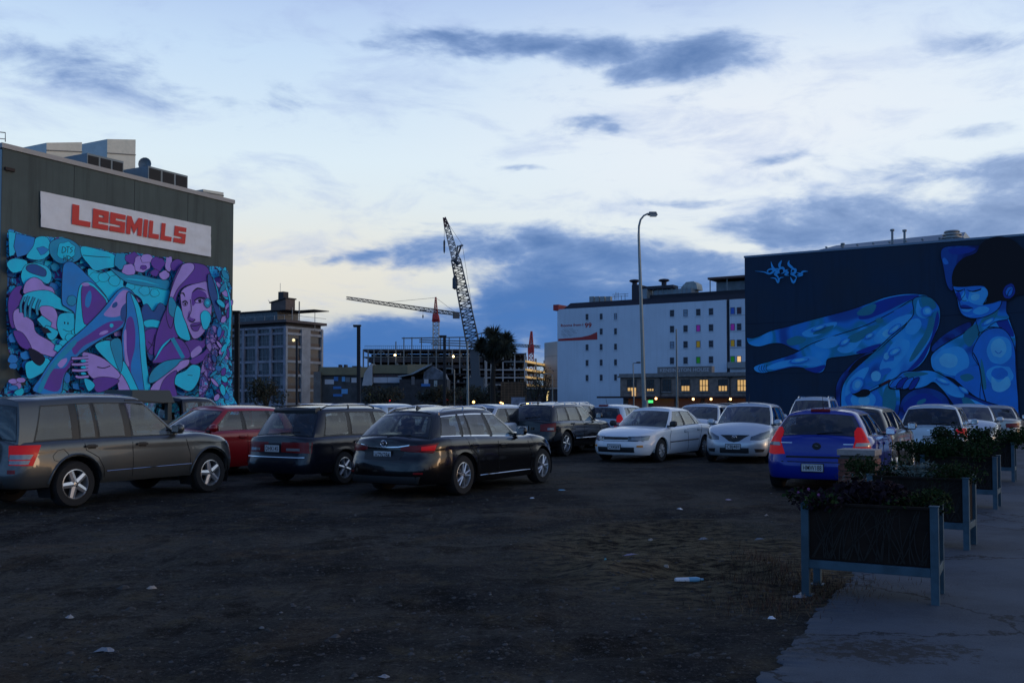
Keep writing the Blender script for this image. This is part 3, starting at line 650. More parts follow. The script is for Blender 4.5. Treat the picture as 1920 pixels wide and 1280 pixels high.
fig = mottle('mural_figure', [(0, (.008,.03,.22)), (.24, (.012,.09,.40)), (.42, (.015,.24,.74)), (.56, (.012,.26,.46)), (.68, (.03,.40,.92)), (.80, (.05,.46,.95)), (.9, (.03,.26,.74))], .22, .6)
figD = mottle('mural_figure_dark', [(0, (.004,.012,.10)), (.4, (.008,.04,.26)), (.7, (.010,.08,.36))], .5, 1.4)
palR = {'fig': 0, 'figD': 1, 'hair': 2, 'line': 3, 'light': 4, 'pale': 5, 'mid': 6, 'green': 7, 'deep': 8, 'red': 9, 'navy': 10, 'tag': 11}
matsR = [fig, figD, mat('paint_hair', (.006, .005, .010), .8), mat('paint_line_r', (.002, .005, .022), .8), paintmat('paint_light_blue', (.06, .48, 1.0)), paintmat('paint_pale_blue', (.16, .64, 1.0)),
         paintmat('paint_mid_blue', (.02, .23, .76)), paintmat('paint_sea_green', (.02, .24, .34)), paintmat('paint_deep_royal', (.008, .045, .36)), paintmat('paint_brush_red', (.10, .012, .02)), wallR, paintmat('paint_tag_blue', (.04, .40, .85))]
m2 = Paint(fr, lambda x, y: (1380+x/3.048, 400+y/3.048), palR)
f = m2.fill; l_ = m2.stroke; e_ = m2.ell
f([(60,712),(90,712),(130,702),(200,670),(300,645),(380,622),(540,580),(660,548),(740,520),(850,480),(960,460),(1060,462),(1100,480),(1060,560),(900,600),(740,650),(560,705),(440,750),(400,790),(330,775),(260,745),(200,745),(130,762),(75,748)], 'fig', True, 5)
f([(740,540),(850,490),(960,468),(1050,468),(960,510),(860,560),(760,600),(700,600)], 'deep', True); f([(380,680),(470,640),(570,620),(560,650),(460,700),(400,705)], 'light', True); f([(440,690),(480,660),(560,640),(520,680)], 'green', True)
f([(690,570),(740,530),(800,520),(780,570),(720,585)], 'green', True); f([(290,725),(350,700),(400,715),(380,740),(310,755)], 'green', True)
f([(570,1050),(580,960),(640,880),(740,800),(860,780),(900,800),(820,900),(700,980),(650,1100),(600,1200)], 'figD', True, 4)
f([(700,830),(800,790),(870,790),(820,830),(720,870),(640,910)], 'line', True)
f([(100,880),(130,862),(200,842),(330,800),(430,745),(560,700),(740,640),(900,560),(1010,492),(1070,500),(1080,560),(1010,610),(920,700),(830,765),(740,795),(640,815),(530,830),(515,870),(495,905),(450,912),(390,885),(330,880),(240,896),(160,912),(115,905)], 'fig', True, 5)
f([(165,885),(240,850),(340,830),(430,815),(490,850),(450,870),(330,870),(230,890)], 'light', True); f([(390,885),(440,880),(510,865),(490,900),(450,910)], 'deep', True)
f([(450,750),(500,720),(560,700),(600,715),(570,760),(500,770)], 'light', True); f([(580,770),(640,740),(720,720),(660,790),(600,795)], 'light', True); f([(650,700),(760,650),(820,640),(760,690),(690,735),(640,730)], 'green', True)
f([(800,690),(880,620),(960,580),(1010,582),(980,630),(900,700),(830,740),(790,730)], 'light', True); e_(862, 685, 26, 20, 'pale', -30); f([(690,790),(760,760),(830,745),(770,790),(700,800)], 'deep', True); e_(820, 612, 22, 16, 'green'); f([(900,560),(980,520),(1020,510),(1000,560),(930,590)], 'mid', True)
for k in range(4): l_([(135+k*14,870-k*2),(130+k*14,890),(145+k*14,905)], 3)
f([(1010,495),(1060,474),(1110,480),(1150,515),(1168,560),(1160,640),(1120,730),(1100,800),(1050,870),(970,920),(935,960),(940,1060),(930,1150),(900,1260),(620,1260),(600,1100),(605,1000),(640,930),(700,870),(790,790),(880,705),(960,640),(1015,575)], 'fig', True, 5)
f([(1060,480),(1120,488),(1145,530),(1120,550),(1075,540)], 'green', True); f([(1040,490),(1060,540),(1130,555),(1080,600),(1030,570)], 'light', True); f([(980,620),(1040,600),(1060,640),(1020,690),(970,680)], 'light', True)
f([(1150,560),(1160,620),(1115,740),(1060,850),(960,920),(1040,830),(1110,720),(1130,640)], 'deep', True); f([(1110,590),(1135,620),(1100,720),(1020,830),(990,840),(1030,760),(1080,680)], 'green', True)
f([(880,760),(930,720),(990,730),(980,790),(920,860),(860,900),(820,880)], 'light', True); e_(875, 830, 32, 22, 'mid', -20); e_(870, 868, 50, 22, 'light', -15); e_(845, 905, 45, 18, 'mid', -20); e_(800, 930, 30, 28, 'pale', -35); e_(860, 815, 16, 22, 'pale', 20)
e_(728, 1065, 105, 82, 'mid'); e_(728, 1065, 70, 56, 'light'); e_(732, 1070, 32, 28, 'pale'); f([(640,960),(700,900),(760,880),(720,960),(660,1020),(620,1040)], 'light', True); f([(850,1000),(900,980),(915,1080),(890,1150),(840,1120)], 'green', True)
l_([(1010,585),(960,650),(880,720),(800,795)], 6, 'line', True, True)
f([(930,1140),(950,1060),(1010,1010),(1090,995),(1170,1020),(1220,1080),(1225,1200),(930,1210)], 'figD', True, 4); f([(960,1090),(1020,1040),(1100,1030),(1180,1080),(1160,1130),(980,1140)], 'deep', True); e_(1060,1075,30,12,'green',-25)
f([(1120,760),(1180,700),(1260,650),(1340,620),(1330,680),(1220,730),(1130,790)], 'figD', True, 3)
f([(1112,850),(1116,812),(1150,775),(1220,730),(1300,685),(1350,640),(1380,600),(1480,560),(1540,560),(1575,640),(1600,720),(1605,860),(1612,1000),(1618,1200),(1540,1170),(1440,1090),(1330,1020),(1240,945),(1170,925),(1125,890)], 'fig', True, 6)
f([(1300,690),(1370,630),(1470,580),(1500,560),(1490,600),(1430,640),(1380,700),(1340,760),(1310,740)], 'green', True); f([(1480,600),(1530,560),(1550,600),(1590,700),(1530,680)], 'deep', True)
f([(1130,830),(1180,780),(1270,760),(1320,800),(1330,870),(1270,925),(1190,915),(1135,880)], 'light', True); e_(1215, 840, 52, 42, 'pale', 10, 0, .05)
f([(1250,930),(1330,880),(1400,880),(1420,1000),(1400,1060),(1300,990)], 'mid', True); f([(1280,930),(1330,915),(1360,940),(1310,960)], 'green', True)
f([(1395,1060),(1400,900),(1350,800),(1400,690),(1470,655),(1540,670),(1590,760),(1600,900),(1612,1180),(1520,1160),(1440,1100)], 'mid', True, 4)
f([(1400,830),(1420,900),(1430,1000),(1400,980)], 'green', True); e_(1505, 780, 72, 82, 'light', 0, 0, .04); e_(1500, 768, 44, 54, 'pale', 0, 0, .05); l_([(1480,785),(1500,800),(1520,785)], 5, 'mid')
e_(1510, 925, 78, 56, 'light'); e_(1508, 915, 48, 34, 'mid'); f([(1462,930),(1500,965),(1550,930),(1570,975),(1540,1010),(1500,1020),(1465,1000)], 'pale', True)
l_([(1385,700),(1400,665),(1460,650),(1520,655)], 6); l_([(1355,795),(1390,870),(1410,1000),(1430,1080)], 6); l_([(1605,700),(1598,800),(1612,950),(1615,1120)], 5)
f([(875,995),(880,960),(920,935),(960,905),(1030,900),(1100,895),(1160,912),(1240,962),(1330,1030),(1440,1078),(1540,1112),(1612,1180),(1600,1220),(1300,1180),(1240,1090),(1180,1010),(1130,965),(1090,985),(1040,1000),(960,1002),(910,1003)], 'fig', True, 6)
f([(1130,940),(1200,950),(1290,1010),(1300,1050),(1230,1040),(1160,985)], 'light', True); f([(1330,1060),(1420,1090),(1500,1110),(1590,1190),(1480,1200),(1380,1150)], 'light', True); f([(1290,1060),(1340,1060),(1400,1140),(1340,1150)], 'green', True)
f([(960,912),(1050,905),(1100,915),(1040,930),(980,935)], 'green', True)
for k in range(4): f([(878+k*36,992+k*4),(900+k*36,955),(940+k*34,935),(950+k*32,950),(915+k*34,990+k*3)], 'deep' if k % 2 else 'mid', True, 4)
l_([(880,955),(820,985),(760,1015)], 16, 'line', False); l_([(885,952),(830,980)], 9, 'red', False); l_([(815,985),(760,1012)], 6, 'light', False)
f([(665,1030),(700,1018),(730,1003),(762,1010),(765,1030),(740,1046),(700,1048),(680,1040)], 'hair', True)
# arm behind the head, neck, face, hair
f([(1170,240),(1180,200),(1230,186),(1330,184),(1420,190),(1400,260),(1300,300),(1250,330),(1240,440),(1205,410),(1185,310)], 'figD', True, 4); f([(1180,262),(1195,255),(1215,285),(1190,290)], 'mid', True); f([(1215,205),(1300,195),(1370,200),(1330,225),(1240,235)], 'deep', True)
f([(1380,640),(1375,600),(1440,560),(1500,500),(1545,480),(1545,560),(1560,600),(1480,620),(1400,680)], 'fig', True, 3); f([(1400,610),(1450,580),(1500,545),(1480,600),(1420,630)], 'green', True)
f([(1242,410),(1300,400),(1440,400),(1520,440),(1520,500),(1500,545),(1450,580),(1390,598),(1330,597),(1290,575),(1270,530),(1262,480),(1250,450)], 'mid', True, 5)
f([(1330,470),(1350,430),(1420,425),(1440,460),(1420,520),(1370,520),(1330,500)], 'light', True); e_(1368, 478, 26, 20, 'pale', -20); f([(1290,500),(1280,490),(1300,450),(1310,440),(1315,480),(1330,500),(1300,505)], 'light', True); e_(1400, 555, 46, 22, 'light', -12); f([(1255,460),(1275,450),(1290,490),(1275,500)], 'deep', True)
l_([(1305,430),(1308,460),(1290,490),(1302,500),(1318,497)], 3); f([(1282,528),(1310,522),(1352,540),(1330,548),(1290,545)], 'deep', True); f([(1288,548),(1330,548),(1350,545),(1330,562),(1300,560)], 'light', True); l_([(1284,538),(1315,540),(1355,542)], 4)
f([(1320,425),(1360,415),(1400,420),(1395,440),(1350,445)], 'mid', True); l_([(1318,436),(1350,446),(1392,436),(1402,428)], 8, 'line', True, True); l_([(1245,436),(1275,444),(1305,432)], 8, 'line', True, True)
f([(1236,405),(1235,355),(1255,300),(1300,255),(1370,225),(1395,180),(1440,145),(1510,132),(1580,150),(1640,200),(1700,250),(1720,350),(1690,440),(1640,465),(1600,470),(1560,500),(1510,500),(1470,512),(1410,522),(1430,500),(1440,455),(1430,430),(1400,414),(1300,420),(1250,418)], 'hair', True)
e_(1560, 445, 34, 46, 'deep', 25, 4); e_(1562, 445, 20, 30, 'mid', 25, 3); l_([(1550,470),(1560,445),(1575,430)], 4)
for x, y, rx, ry, a_ in ((360,840,60,16,-8),(620,735,34,16,-30),(470,655,46,13,-20),(760,700,30,14,-30),(905,660,46,17,-38),(1090,560,34,30,0),(905,790,40,20,-30),(690,980,34,50,30),(1180,960,44,13,20),(1420,1110,50,16,22),(1440,620,40,14,-30),(1300,1010,34,14,35)):
    e_(x, y, rx, ry, 'mid', a_); e_(x+3, y-2, rx*.78, ry*.72, 'light', a_); e_(x+5, y-3, rx*.45, ry*.42, 'pale', a_)
l_([(1262,470),(1275,505),(1285,540)], 3); l_([(1440,470),(1425,500),(1412,520)], 4); l_([(1345,448),(1352,456),(1370,452)], 3, 'pale'); l_([(1300,575),(1330,585),(1370,580)], 4, 'light', True, True)
# the tag
T = lambda pts, w: l_(pts, w*1.7, 'tag', True, True)
for pts, w_ in (([(110,330),(160,335),(190,345),(215,330),(200,318),(178,330),(195,345)],7),([(200,275),(210,310),(235,335),(225,352)],9),([(215,318),(240,318),(240,338),(222,345),(240,365),(240,395)],8),([(262,268),(248,295),(255,318)],9),([(250,345),(245,320),(268,312),(275,335),(255,345)],8),([(300,320),(282,328),(296,338),(280,350),(305,355)],8),([(305,268),(300,290),(322,312),(335,325)],9),([(315,350),(318,322),(340,320),(335,340),(315,345),(345,365),(328,395)],8),([(345,355),(370,345),(385,332),(412,332)],7),([(345,338),(380,350),(350,362)],6),([(195,368),(225,372),(240,395),(250,370),(275,365)],6),([(310,362),(328,395),(345,368)],8)):
    T(pts, w_)
m2.mb.build('mural', matsR, rb, world=True, label='blue painted mural of a reclining woman with dark bobbed hair and a paintbrush')
for x, y0, y1 in ((1673, 451, 432), (1696, 451, 433), (1580, 466, 458)):
    t = thing('flue_pipe', {1673: 'left of the two taller thin dark flues on the navy building roof', 1696: 'right of the two taller thin dark flues on the navy building roof', 1580: 'short stub flue at the left end of the navy building roof'}[x], 'flue pipe', fr.px(x, y0, -2))
    mb = MB(); mb.tube([fr.px(x, y0+6, -2), fr.px(x, y1, -2)], .09, 8); mb.build('pipe', duct_b, t, world=True, smooth=50); mb = MB(); mb.lathe([(0, .12), (.16, .08), (.16, -.05)], 10, fr.px(x, y1, -2)); mb.build('cowl', duct_b, t, world=True)
t = thing('roof_ventilator', 'round finned metal ventilator on the navy building roof', 'ventilator', fr.px(1785, 446, -2))
mb = MB(); fr_c = fr.px(1785, 448, -2); mb.lathe([(.5, -.5), (.55, 0), (.72, .02), (.72, .12), (.5, .16), (.5, .24), (.66, .26), (.64, .36), (.42, .4), (.42, .46), (.56, .48), (.5, .58), (.0, .66)], 18, fr_c); mb.build('fins', mat('ventilator_metal', (.30, .31, .30), .5, .4), t, world=True, smooth=30)
mb = MB(); mb.box(fr_c-Z*.45, (1.7, 1.2, .8), rz=fr.rz); mb.build('curb', mat('ventilator_curb', (.2, .24, .27), .6, ns=2, na=.2), t, world=True)
# --- tall white hotel
A = atZ(1045, 580, 20.3); B = atZ(1360, 562, 20.3); u_ = (B-A).normalized(); B = A+(B-A)*1.5; fh = Fac(A, B)
hot = thing('hotel_building', 'white painted hotel block with small windows, coloured blinds and red room price sign', 'hotel', fh.P(fh.L/2, 0, -9), 0)
white = mat('white_painted_wall', (.58, .67, .76), .8, ns=.12, na=.06, bump=.05, bs=5, streak=.12)
HH = 20.3
mb = MB(); aS = fh.uv(1362, 600)[0]; aT = fh.uv(1368, 600)[0]
fh.box(mb, 0, aS, 0, HH, -22, 0); fh.box(mb, aT, fh.L, 0, HH, -22, 0); fh.box(mb, aS, aT, 0, HH, -22, -.5, 0); mb.build('wall', white, hot, world=True)
mb = MB(); fh.box(mb, aS+.05, aT-.05, 0, HH-.05, -.49, -.2); mb.build('recess_panel', mat('dark_recess', (.02, .022, .03), .8), hot, world=True)
roofd = mat('hotel_roof_dark', (.015, .017, .028), .8)
def hz(x, y, d=-1.): return fh.px(x, y, d).z
mb = MB(); 
a0 = fh.uv(1055, 570)[0]; a1 = fh.uv(1178, 570)[0]; a2 = fh.uv(1215, 560)[0]
mb.prism([fh.P(a0, HH, -.3), fh.P(fh.L, HH, -.3), fh.P(fh.L, HH+1.3, -1.6), fh.P(a0+1, HH+1.3, -1.6)], -fh.n*18)
mb.build('roof', roofd, hot, world=True)
mb = MB(); aa = fh.uv(1213, 560)[0]; fh.box(mb, aa, fh.L, HH+1.25, HH+1.9, -12, -1.55); mb.build('roof_upstand', roofd, hot, world=True)
mb = MB(); aa = fh.uv(1178, 560)[0]; ab = fh.uv(1192, 560)[0]; zt = hz(1190, 533); fh.box(mb, aa, ab, HH, zt, -6, -1.65); aa2 = fh.uv(1253, 540)[0]; fh.box(mb, ab, aa2, zt-1.0, zt-.4, -5, -2.4)
mb.build('roof_plant_room', mat('plant_dark', (.035, .037, .05), .8), hot, world=True)
mb = MB(); fh.box(mb, fh.uv(1195, 560)[0], fh.uv(1205, 560)[0], HH+1.25, hz(1200, 541), -5, -2.0); fh.box(mb, fh.uv(1213, 560)[0], fh.uv(1285, 560)[0], HH+1.9, hz(1250, 540), -7, -3.2); mb.build('roof_parapet', mat('roof_pale_blue', (.22, .28, .32), .6, ns=1, na=.15), hot, world=True)
mb = MB()
for k in range(9):
    a = lerp(fh.uv(1213, 560)[0], fh.uv(1285, 560)[0], k/8); fh.box(mb, a-.06, a+.06, HH+1.9, hz(1250, 537), -3.1, -3.0)
fh.box(mb, fh.uv(1213, 560)[0], fh.uv(1285, 560)[0], hz(1250, 537)-.1, hz(1250, 537), -3.1, -3.0); mb.build('roof_railing', mat('galv', (.25, .27, .28), .5, .4), hot, world=True)
mb = MB(); p = fh.px(1292, 535, -5); mb.prism([p+fh.u*-1.6-Z*.9, p+fh.u*1.7-Z*.9, p+fh.u*1.5+Z*.3, p+fh.u*.9+Z*.75, p-fh.u*.6+Z*.7, p-fh.u*1.5-Z*.1], -fh.n*3); mb.build('roof_duct', mat('roof_duct_grey', (.30, .33, .32), .5, .3, ns=1, na=.2), hot, world=True)
mb = MB(); aa = fh.uv(1318, 540)[0]; fh.box(mb, aa+1, fh.L-4, HH+1.9, hz(1360, 524), -12, -4.5); mb.build('penthouse_wall', mat('penthouse_grey', (.15, .19, .22), .7, ns=1, na=.2), hot, world=True)
mb = MB(); fh.box(mb, aa, fh.L, hz(1360, 520), hz(1360, 516), -13, -2.5); mb.build('penthouse_roof', mat('penthouse_roof', (.10, .05, .04), .6), hot, world=True)
mb = MB()
for k in (0.2, 3.6, 7.2, 10.8): fh.box(mb, aa+k, aa+k+.15, HH+1.9, hz(1360, 520), -3.2, -3)
mb.build('penthouse_post', mat('galv'), hot, world=True)
mb = MB()
for x in (1111, 1121, 1131, 1142): p = fh.px(x, 562, -4); mb.box(p, (1., 1., 1.3), rz=fh.rz)
mb.build('roof_vent', mat('galv'), hot, world=True)
mb = MB(); lz = HH+1.9
for x, yt, yb in ((1190, 527, 534), (1245, 526, 533)): mb.lathe([(0, .6), (.9, .45), (1.15, .2), (.8, 0), (.5, -.1), (.5, -.9)], 12, fh.px(x, yt+2, -3))
mb.build('roof_cowl', mat('plant_dark'), hot, world=True, smooth=40)
mb = MB(); 
for x, h_ in ((1152, 9), (1155, 15), (1159, 14), (1165, 8), (1172, 12)): p = fh.px(x, 562, -4); mb.tube([p, p+Z*h_*.105], .06, 5)
for y in (552, 556): a_ = fh.px(1148, y, -4); b_ = fh.px(1178, y-1, -4); mb.tube([a_, b_], .05, 5)
mb.build('aerial', mat('galv'), hot, world=True)
mb = MB(); p = fh.P(0, 0); fh.box(mb, -.9, 0.3, HH-.2, HH+1.0, -4, .15); mb.build('red_corner_sign', mat('sign_red', (.38, .02, .02), .5), hot, world=True)
wf = mat('window_frame_grey', (.10, .12, .15), .6); wg_d = glassmat('hotel_glass_dark', (.02, .03, .05))
blinds = {'k': mat('blind_dark', (.02, .025, .04), .5), 'b': mat('blind_blue', (.03, .12, .55), .6), 'm': mat('blind_magenta', (.42, .03, .38), .6, em=(.8, .05, .6), es=.05), 'y': mat('blind_amber', (.55, .33, .01), .6, em=(.9, .5, .02), es=.06), 'g': mat('blind_green', (.03, .30, .015), .6, em=(.05, .6, .02), es=.05), 'p': mat('blind_pale', (.22, .30, .40), .6), 'r': mat('blind_maroon', (.06, .02, .03), .6), 'l': mat('lit_room', (.4, .25, .1), .6, em=(1, .6, .25), es=.8)}
def hwin(px_, py_, w_, h_, c):
    a, z_ = fh.uv(px_, py_); mb = MB()
    fh.box(mb, a-w_/2, a+w_/2, z_-h_/2, z_+h_/2, .01, .03)
    o = mb.build('window', blinds[c], hot, world=True)
    mb = MB(); e = .09
    for q in ((-w_/2-e, w_/2+e, h_/2, h_/2+e), (-w_/2-e, w_/2+e, -h_/2-e, -h_/2), (-w_/2-e, -w_/2, -h_/2, h_/2), (w_/2, w_/2+e, -h_/2, h_/2)): fh.box(mb, a+q[0], a+q[1], z_+q[2], z_+q[3], .0, .07)
    if c in 'kp': fh.box(mb, a-w_/2, a+w_/2, z_-.04, z_+.04, .03, .05)
    mb.build('frame', wf, o, world=True)
    mb = MB(); fh.box(mb, a-w_/2-.18, a+w_/2+.18, z_-h_/2-.22, z_-h_/2-.1, 0, .16); mb.build('sill', white, o, world=True)
rows = [487, 607, 730, 855, 975]
for j, yc in enumerate(rows):
    for i, xc in enumerate((345, 458, 573)):
        if j == 1 and i == 0: continue
        hwin(1020+xc/4.268, 480+(yc if i == 0 else yc-3+(i == 2)*-2)/4.268, .42, 1.05, 'p' if (i == 2 and j == 0) else 'k')
for j, (ys_, cs) in enumerate((((458, 455, 450, 445), 'kpkk'), ((585, 581, 577, 573), 'kkmk'), ((710, 708, 705, 702), 'pkyk'), ((837, 835, 832, 829), 'kkgk'))):
    for i, xc in enumerate((1025, 1133, 1235, 1337)): hwin(1020+xc/4.268, 480+ys_[i]/4.268, .68, 1.12, cs[i])
for j, (yc, c1_, c2_) in enumerate(((438, 'b', 'r'), (568, 'm', 'k'), (697, 'y', 'k'), (827, 'g', 'l'))):
    hwin(1020+1510/4.268, 480+yc/4.268, .68, 1.12, c1_); hwin(1020+1562/4.268, 480+(yc-1)/4.268, .68, 1.12, c2_)
for k in range(6):      # more bays beyond the mural building's edge, hidden from here
    for j in range(4): hwin(1405+k*17, 583+j*30, .68, 1.12, 'k')
mb = MB(); q4 = [fh.px(1020+x/4.268, 480+y/4.268, .03) for x, y in ((115, 680), (115, 662), (220, 655), (300, 648), (370, 632), (425, 606), (427, 667))]
mb.poly(q4); 
mb.build('sign_swoosh', mat('sign_red'), hot, world=True)
mb = MB(); O = fh.px(1020+135/4.268, 480+566/4.268, .03); xe = (fh.px(1020+298/4.268, 480+560/4.268, .03)-O).length
text_mesh(mb, 'Rooms from', O, fh.u, Z, .55, w=xe, N=fh.n, bold=.02)
O2 = fh.px(1020+306/4.268, 480+556/4.268, .03); text_mesh(mb, '$', O2, fh.u, Z, .42, w=.25, N=fh.n, bold=.02)
O3 = fh.px(1020+326/4.268, 480+572/4.268, .03); text_mesh(mb, '99', O3, fh.u, Z, .95, w=(fh.px(1020+381/4.268, 480+566/4.268, .03)-O3).length, N=fh.n, bold=.03)
mb.build('sign_lettering', mat('sign_red'), hot, world=True)
mb = MB()
for k, wd in enumerate((11, 15, 13, 14, 10, 9)):
    O = fh.px(1020+140/4.268, 480+(590+k*11)/4.268, .03)
    for j in range(int(wd*.9)):
        if (j*7+k*3) % 5: mb.poly([O+fh.u*(j*.3), O+fh.u*(j*.3+.24), O+fh.u*(j*.3+.24)+Z*.09, O+fh.u*(j*.3)+Z*.09])
mb.build('sign_small_print', mat('sign_grey', (.25, .28, .34), .6), hot, world=True)
mb = MB()
for zz in (5.1, 8.2, 11.3, 14.4, 17.3): fh.box(mb, aT+.05, fh.L, zz-.03, zz+.03, 0, .01)
mb.build('floor_joint', mat('joint_blue', (.16, .2, .26), .8), hot, world=True)
mb = MB(); p = fh.px(1382, 684, .6); mb.box(p, (3.4, 1.0, 1.1), rz=fh.rz); mb.build('air_conditioner', mat('galv'), hot, world=True)

# --- Kensington House
A = atY(1163, 750, 165); A.z = 0; fk = Fac(A, A+fh.u*48)
ken = thing('shop_building', 'low brown masonry building lettered KENSINGTON HOUSE with warm lit windows', 'building', fk.P(20, 0, -7), 0)
brown = mat('brown_masonry', (.21, .17, .145), .85, ns=1.5, na=.25, bump=.2, bs=9); corn = mat('cornice_stone', (.19, .185, .18), .8, ns=2, na=.2)
kz = lambda x, y: fk.uv(x, y)[1]; ka = lambda x: fk.uv(x, 720)[0]
zt = kz(1300, 700)
mb = MB(); fk.box(mb, 0, 48, 2.0, kz(1300, 704), -14, 0); fk.box(mb, 0, 48, 0, 2., -14, -1.2); mb.build('wall', brown, ken, world=True)
mb = MB(); fk.box(mb, -.3, 48, kz(1300, 706), kz(1300, 703), -13.5, .5); fk.box(mb, -.1, 48, kz(1300, 703), kz(1300, 698.5), -13.5, .25); mb.build('cornice', corn, ken, world=True)
mb = MB(); s0, s1 = ka(1234), ka(1336); fk.box(mb, s0, s1, kz(1285, 699), kz(1285, 687), -1, .3); mb.build('name_panel', corn, ken, world=True)
mb = MB(); O = fk.P(ka(1239), kz(1285, 696.5), .31); text_mesh(mb, 'KENSINGTON HOUSE', O, fk.u, Z, kz(1285, 690)-kz(1285, 696.5), w=ka(1331)-ka(1239), N=fk.n, bold=.015); mb.build('lettering', mat('letter_grey', (.50, .50, .52), .7), ken, world=True)
warmw = mat('lit_window', (.3, .2, .1), .6, em=(1, .60, .20), es=.6, ns=3, na=.3); dimw = mat('unlit_window', (.012, .014, .018), .25); frm = mat('sash_frame', (.05, .04, .035), .6)
for xc, x2, lit in ((1185, 9, 'low'), (1219.5, 7, 'low2'), (1250.5, 8, 'no'), (1285.5, 8, 'half'), (1320, 8, 'full'), (1355.5, 8, 'half'), (1391, 8, 'full'), (1428, 8, 'no'), (1466, 8, 'no')):
    a = ka(xc); hw = x2*165/1800; z0 = kz(xc, 733); z1 = kz(xc, 711.5); mb = MB()
    zl = {'low': .3, 'low2': .2, 'no': 0, 'half': .48, 'full': 1.}[lit]; zs = z0+(z1-z0)*zl
    if zl < 1: fk.box(mb, a-hw, a+hw, max(z0, zs), z1, .0, .03, 0)
    if zl > 0: fk.box(mb, a-hw, a+hw, z0, zs, .0, .03, 1)
    o = mb.build('window', [dimw, warmw], ken, world=True)
    mb = MB()
    for k in range(4): x_ = a-hw+2*hw*k/3; fk.box(mb, x_-.05, x_+.05, z0, z1, .03, .08)
    for zz in (z0, z0+(z1-z0)*.48, z1): fk.box(mb, a-hw, a+hw, zz-.05, zz+.05, .03, .08)
    mb.build('frame', frm, o, world=True)
    mb = MB(); fk.box(mb, a-hw-.2, a+hw+.2, z0-.25, z0-.06, 0, .25); mb.build('sill', corn, o, world=True)
for x in (1239, 1369):
    mb = MB(); a = ka(x); mb.tube([fk.P(a, kz(x, 704), .15), fk.P(a, 2, .15)], .09, 6); fk.box(mb, a-.3, a+.3, kz(x, 708), kz(x, 704), 0, .35); mb.build('downpipe', mat('pipe_dark', (.02, .02, .02), .6), ken, world=True)
mb = MB(); fk.box(mb, -3.2, 40, 1.95, 2.25, -.2, 2.6); mb.build('verandah', mat('verandah_dark', (.03, .015, .018), .7), ken, world=True)
for k in range(9):
    mb = MB(); fk.box(mb, 1+k*4.6, 4.8+k*4.6, .4, 1.85, -1.19, -1.1); mb.build('shopfront', warmw if k == 6 and False else mat('shopfront_dim', (.03, .015, .01), .4, em=(.9, .3, .08), es=.07 if k % 2 else .02), ken, world=True)
def bulb(name, label, cat, p, r, col, e, group=None):
    t = bpy.data.objects.new(name, None); bpy.data.objects.remove(t)
    mb = MB(); mb.lathe([(0.001, -r), (r*.7, -r*.7), (r, 0), (r*.7, r*.7), (.001, r)], 10); o = mb.build(name, mat('bulb_%d_%d_%d_%d' % (col[0]*99, col[1]*99, col[2]*99, e*10), col, .5, em=col, es=e), smooth=180); o.location = p
    return tag(o, label, cat, group)
for x, c_ in ((1311, (1, .6, .25)), (1344, (1, .55, .2)), (1380, (1, .7, .3)), (1242, (.9, .8, .4))):
    a = ka(x); mb = MB(); p = fk.P(a, kz(x, 748 if x > 1250 else 747), 2.7); mb.lathe([(0.001, -.2), (.16, -.14), (.2, 0), (.14, .15), (.001, .2)], 10, p); mb.build('verandah_lamp', mat('verandah_lamp%d' % (x % 2), c_, em=c_, es=5), ken, world=True)
mb = MB(); a = ka(1229); fk.box(mb, a-.5, a+.5, 1.15, 1.6, 2.2, 2.35); mb.build('green_neon_sign', mat('neon_green', (.1, .8, .2), em=(.1, 1, .25), es=1), ken, world=True)
mb = MB(); a = ka(1190); fk.box(mb, a-.35, a+.35, 2.3, 3.2, .3, .4); mb.build('lit_blade_sign', mat('sign_amber', (.8, .5, .2), em=(1, .6, .25), es=.5), ken, world=True)

# --- concrete apartment block
C = atY(535, 750, 220); C.z = 0
fA = Fac(C-fh.u*24, C); 
if fA.n.dot(Vector((0, -1, 0))) < 0: fA.n = -fA.n
fB = Fac(C, C+GA*12.6); fB.n = Vector((.866, -.5, 0))
apt = thing('apartment_block', 'tall grey concrete block with open grid facade and rooftop terrace slab', 'building', C-fh.u*10+GA*6)
zf = lambda y: atY(535, y, 220).z
cp = mat('block_concrete', (.25, .25, .29), .85, ns=.6, na=.25); cp2 = mat('block_concrete_pale', (.30, .31, .33), .85, ns=.6, na=.2)
lev = [380+q/3.048 for q in (745, 820, 905, 985, 1070, 1150, 1235)]
mb = MB(); mb.prism([C-fh.u*24-fA.n*.6+fB.n*-.0, C-fA.n*.6-fB.n*.6, C+GA*12.6-fB.n*.6, C+GA*12.6-fh.u*24], Z*zf(604)); mb.build('core_wall', mat('block_core', (.045, .042, .045), .8), apt, world=True)
mb = MB()
for i, y in enumerate([613]+lev[:]):
    z_ = zf(y); th = .55
    fA.box(mb, 0, fA.L, z_-th/2, z_+th/2, -.58, .0)
for k in range(7): a = fA.L-.3-k*8.2*.56*.99; fA.box(mb, a-.35, a+.35, 0, zf(612), -.57, .12)
mb.build('facade_grid', cp, apt, world=True)
mb = MB()
for y in [613]+lev: z_ = zf(y); fB.box(mb, .1, 12.6, z_-.3, z_+.3, -.58, .0)
fB.box(mb, -.1, .5, 0, zf(612), -.57, .14); fB.box(mb, 5.2, 8.2, 0, zf(612), -.57, .12); fB.box(mb, 12.1, 12.7, 0, zf(612), -.57, .14)
mb.build('side_facade', cp2, apt, world=True)
gl = mat('block_glass', (.035, .045, .055), .2, ns=.5, na=.5); glr = mat('block_glass_red', (.03, .012, .014), .3); blind = mat('block_blind', (.20, .22, .24), .7)
rnd.seed(3)
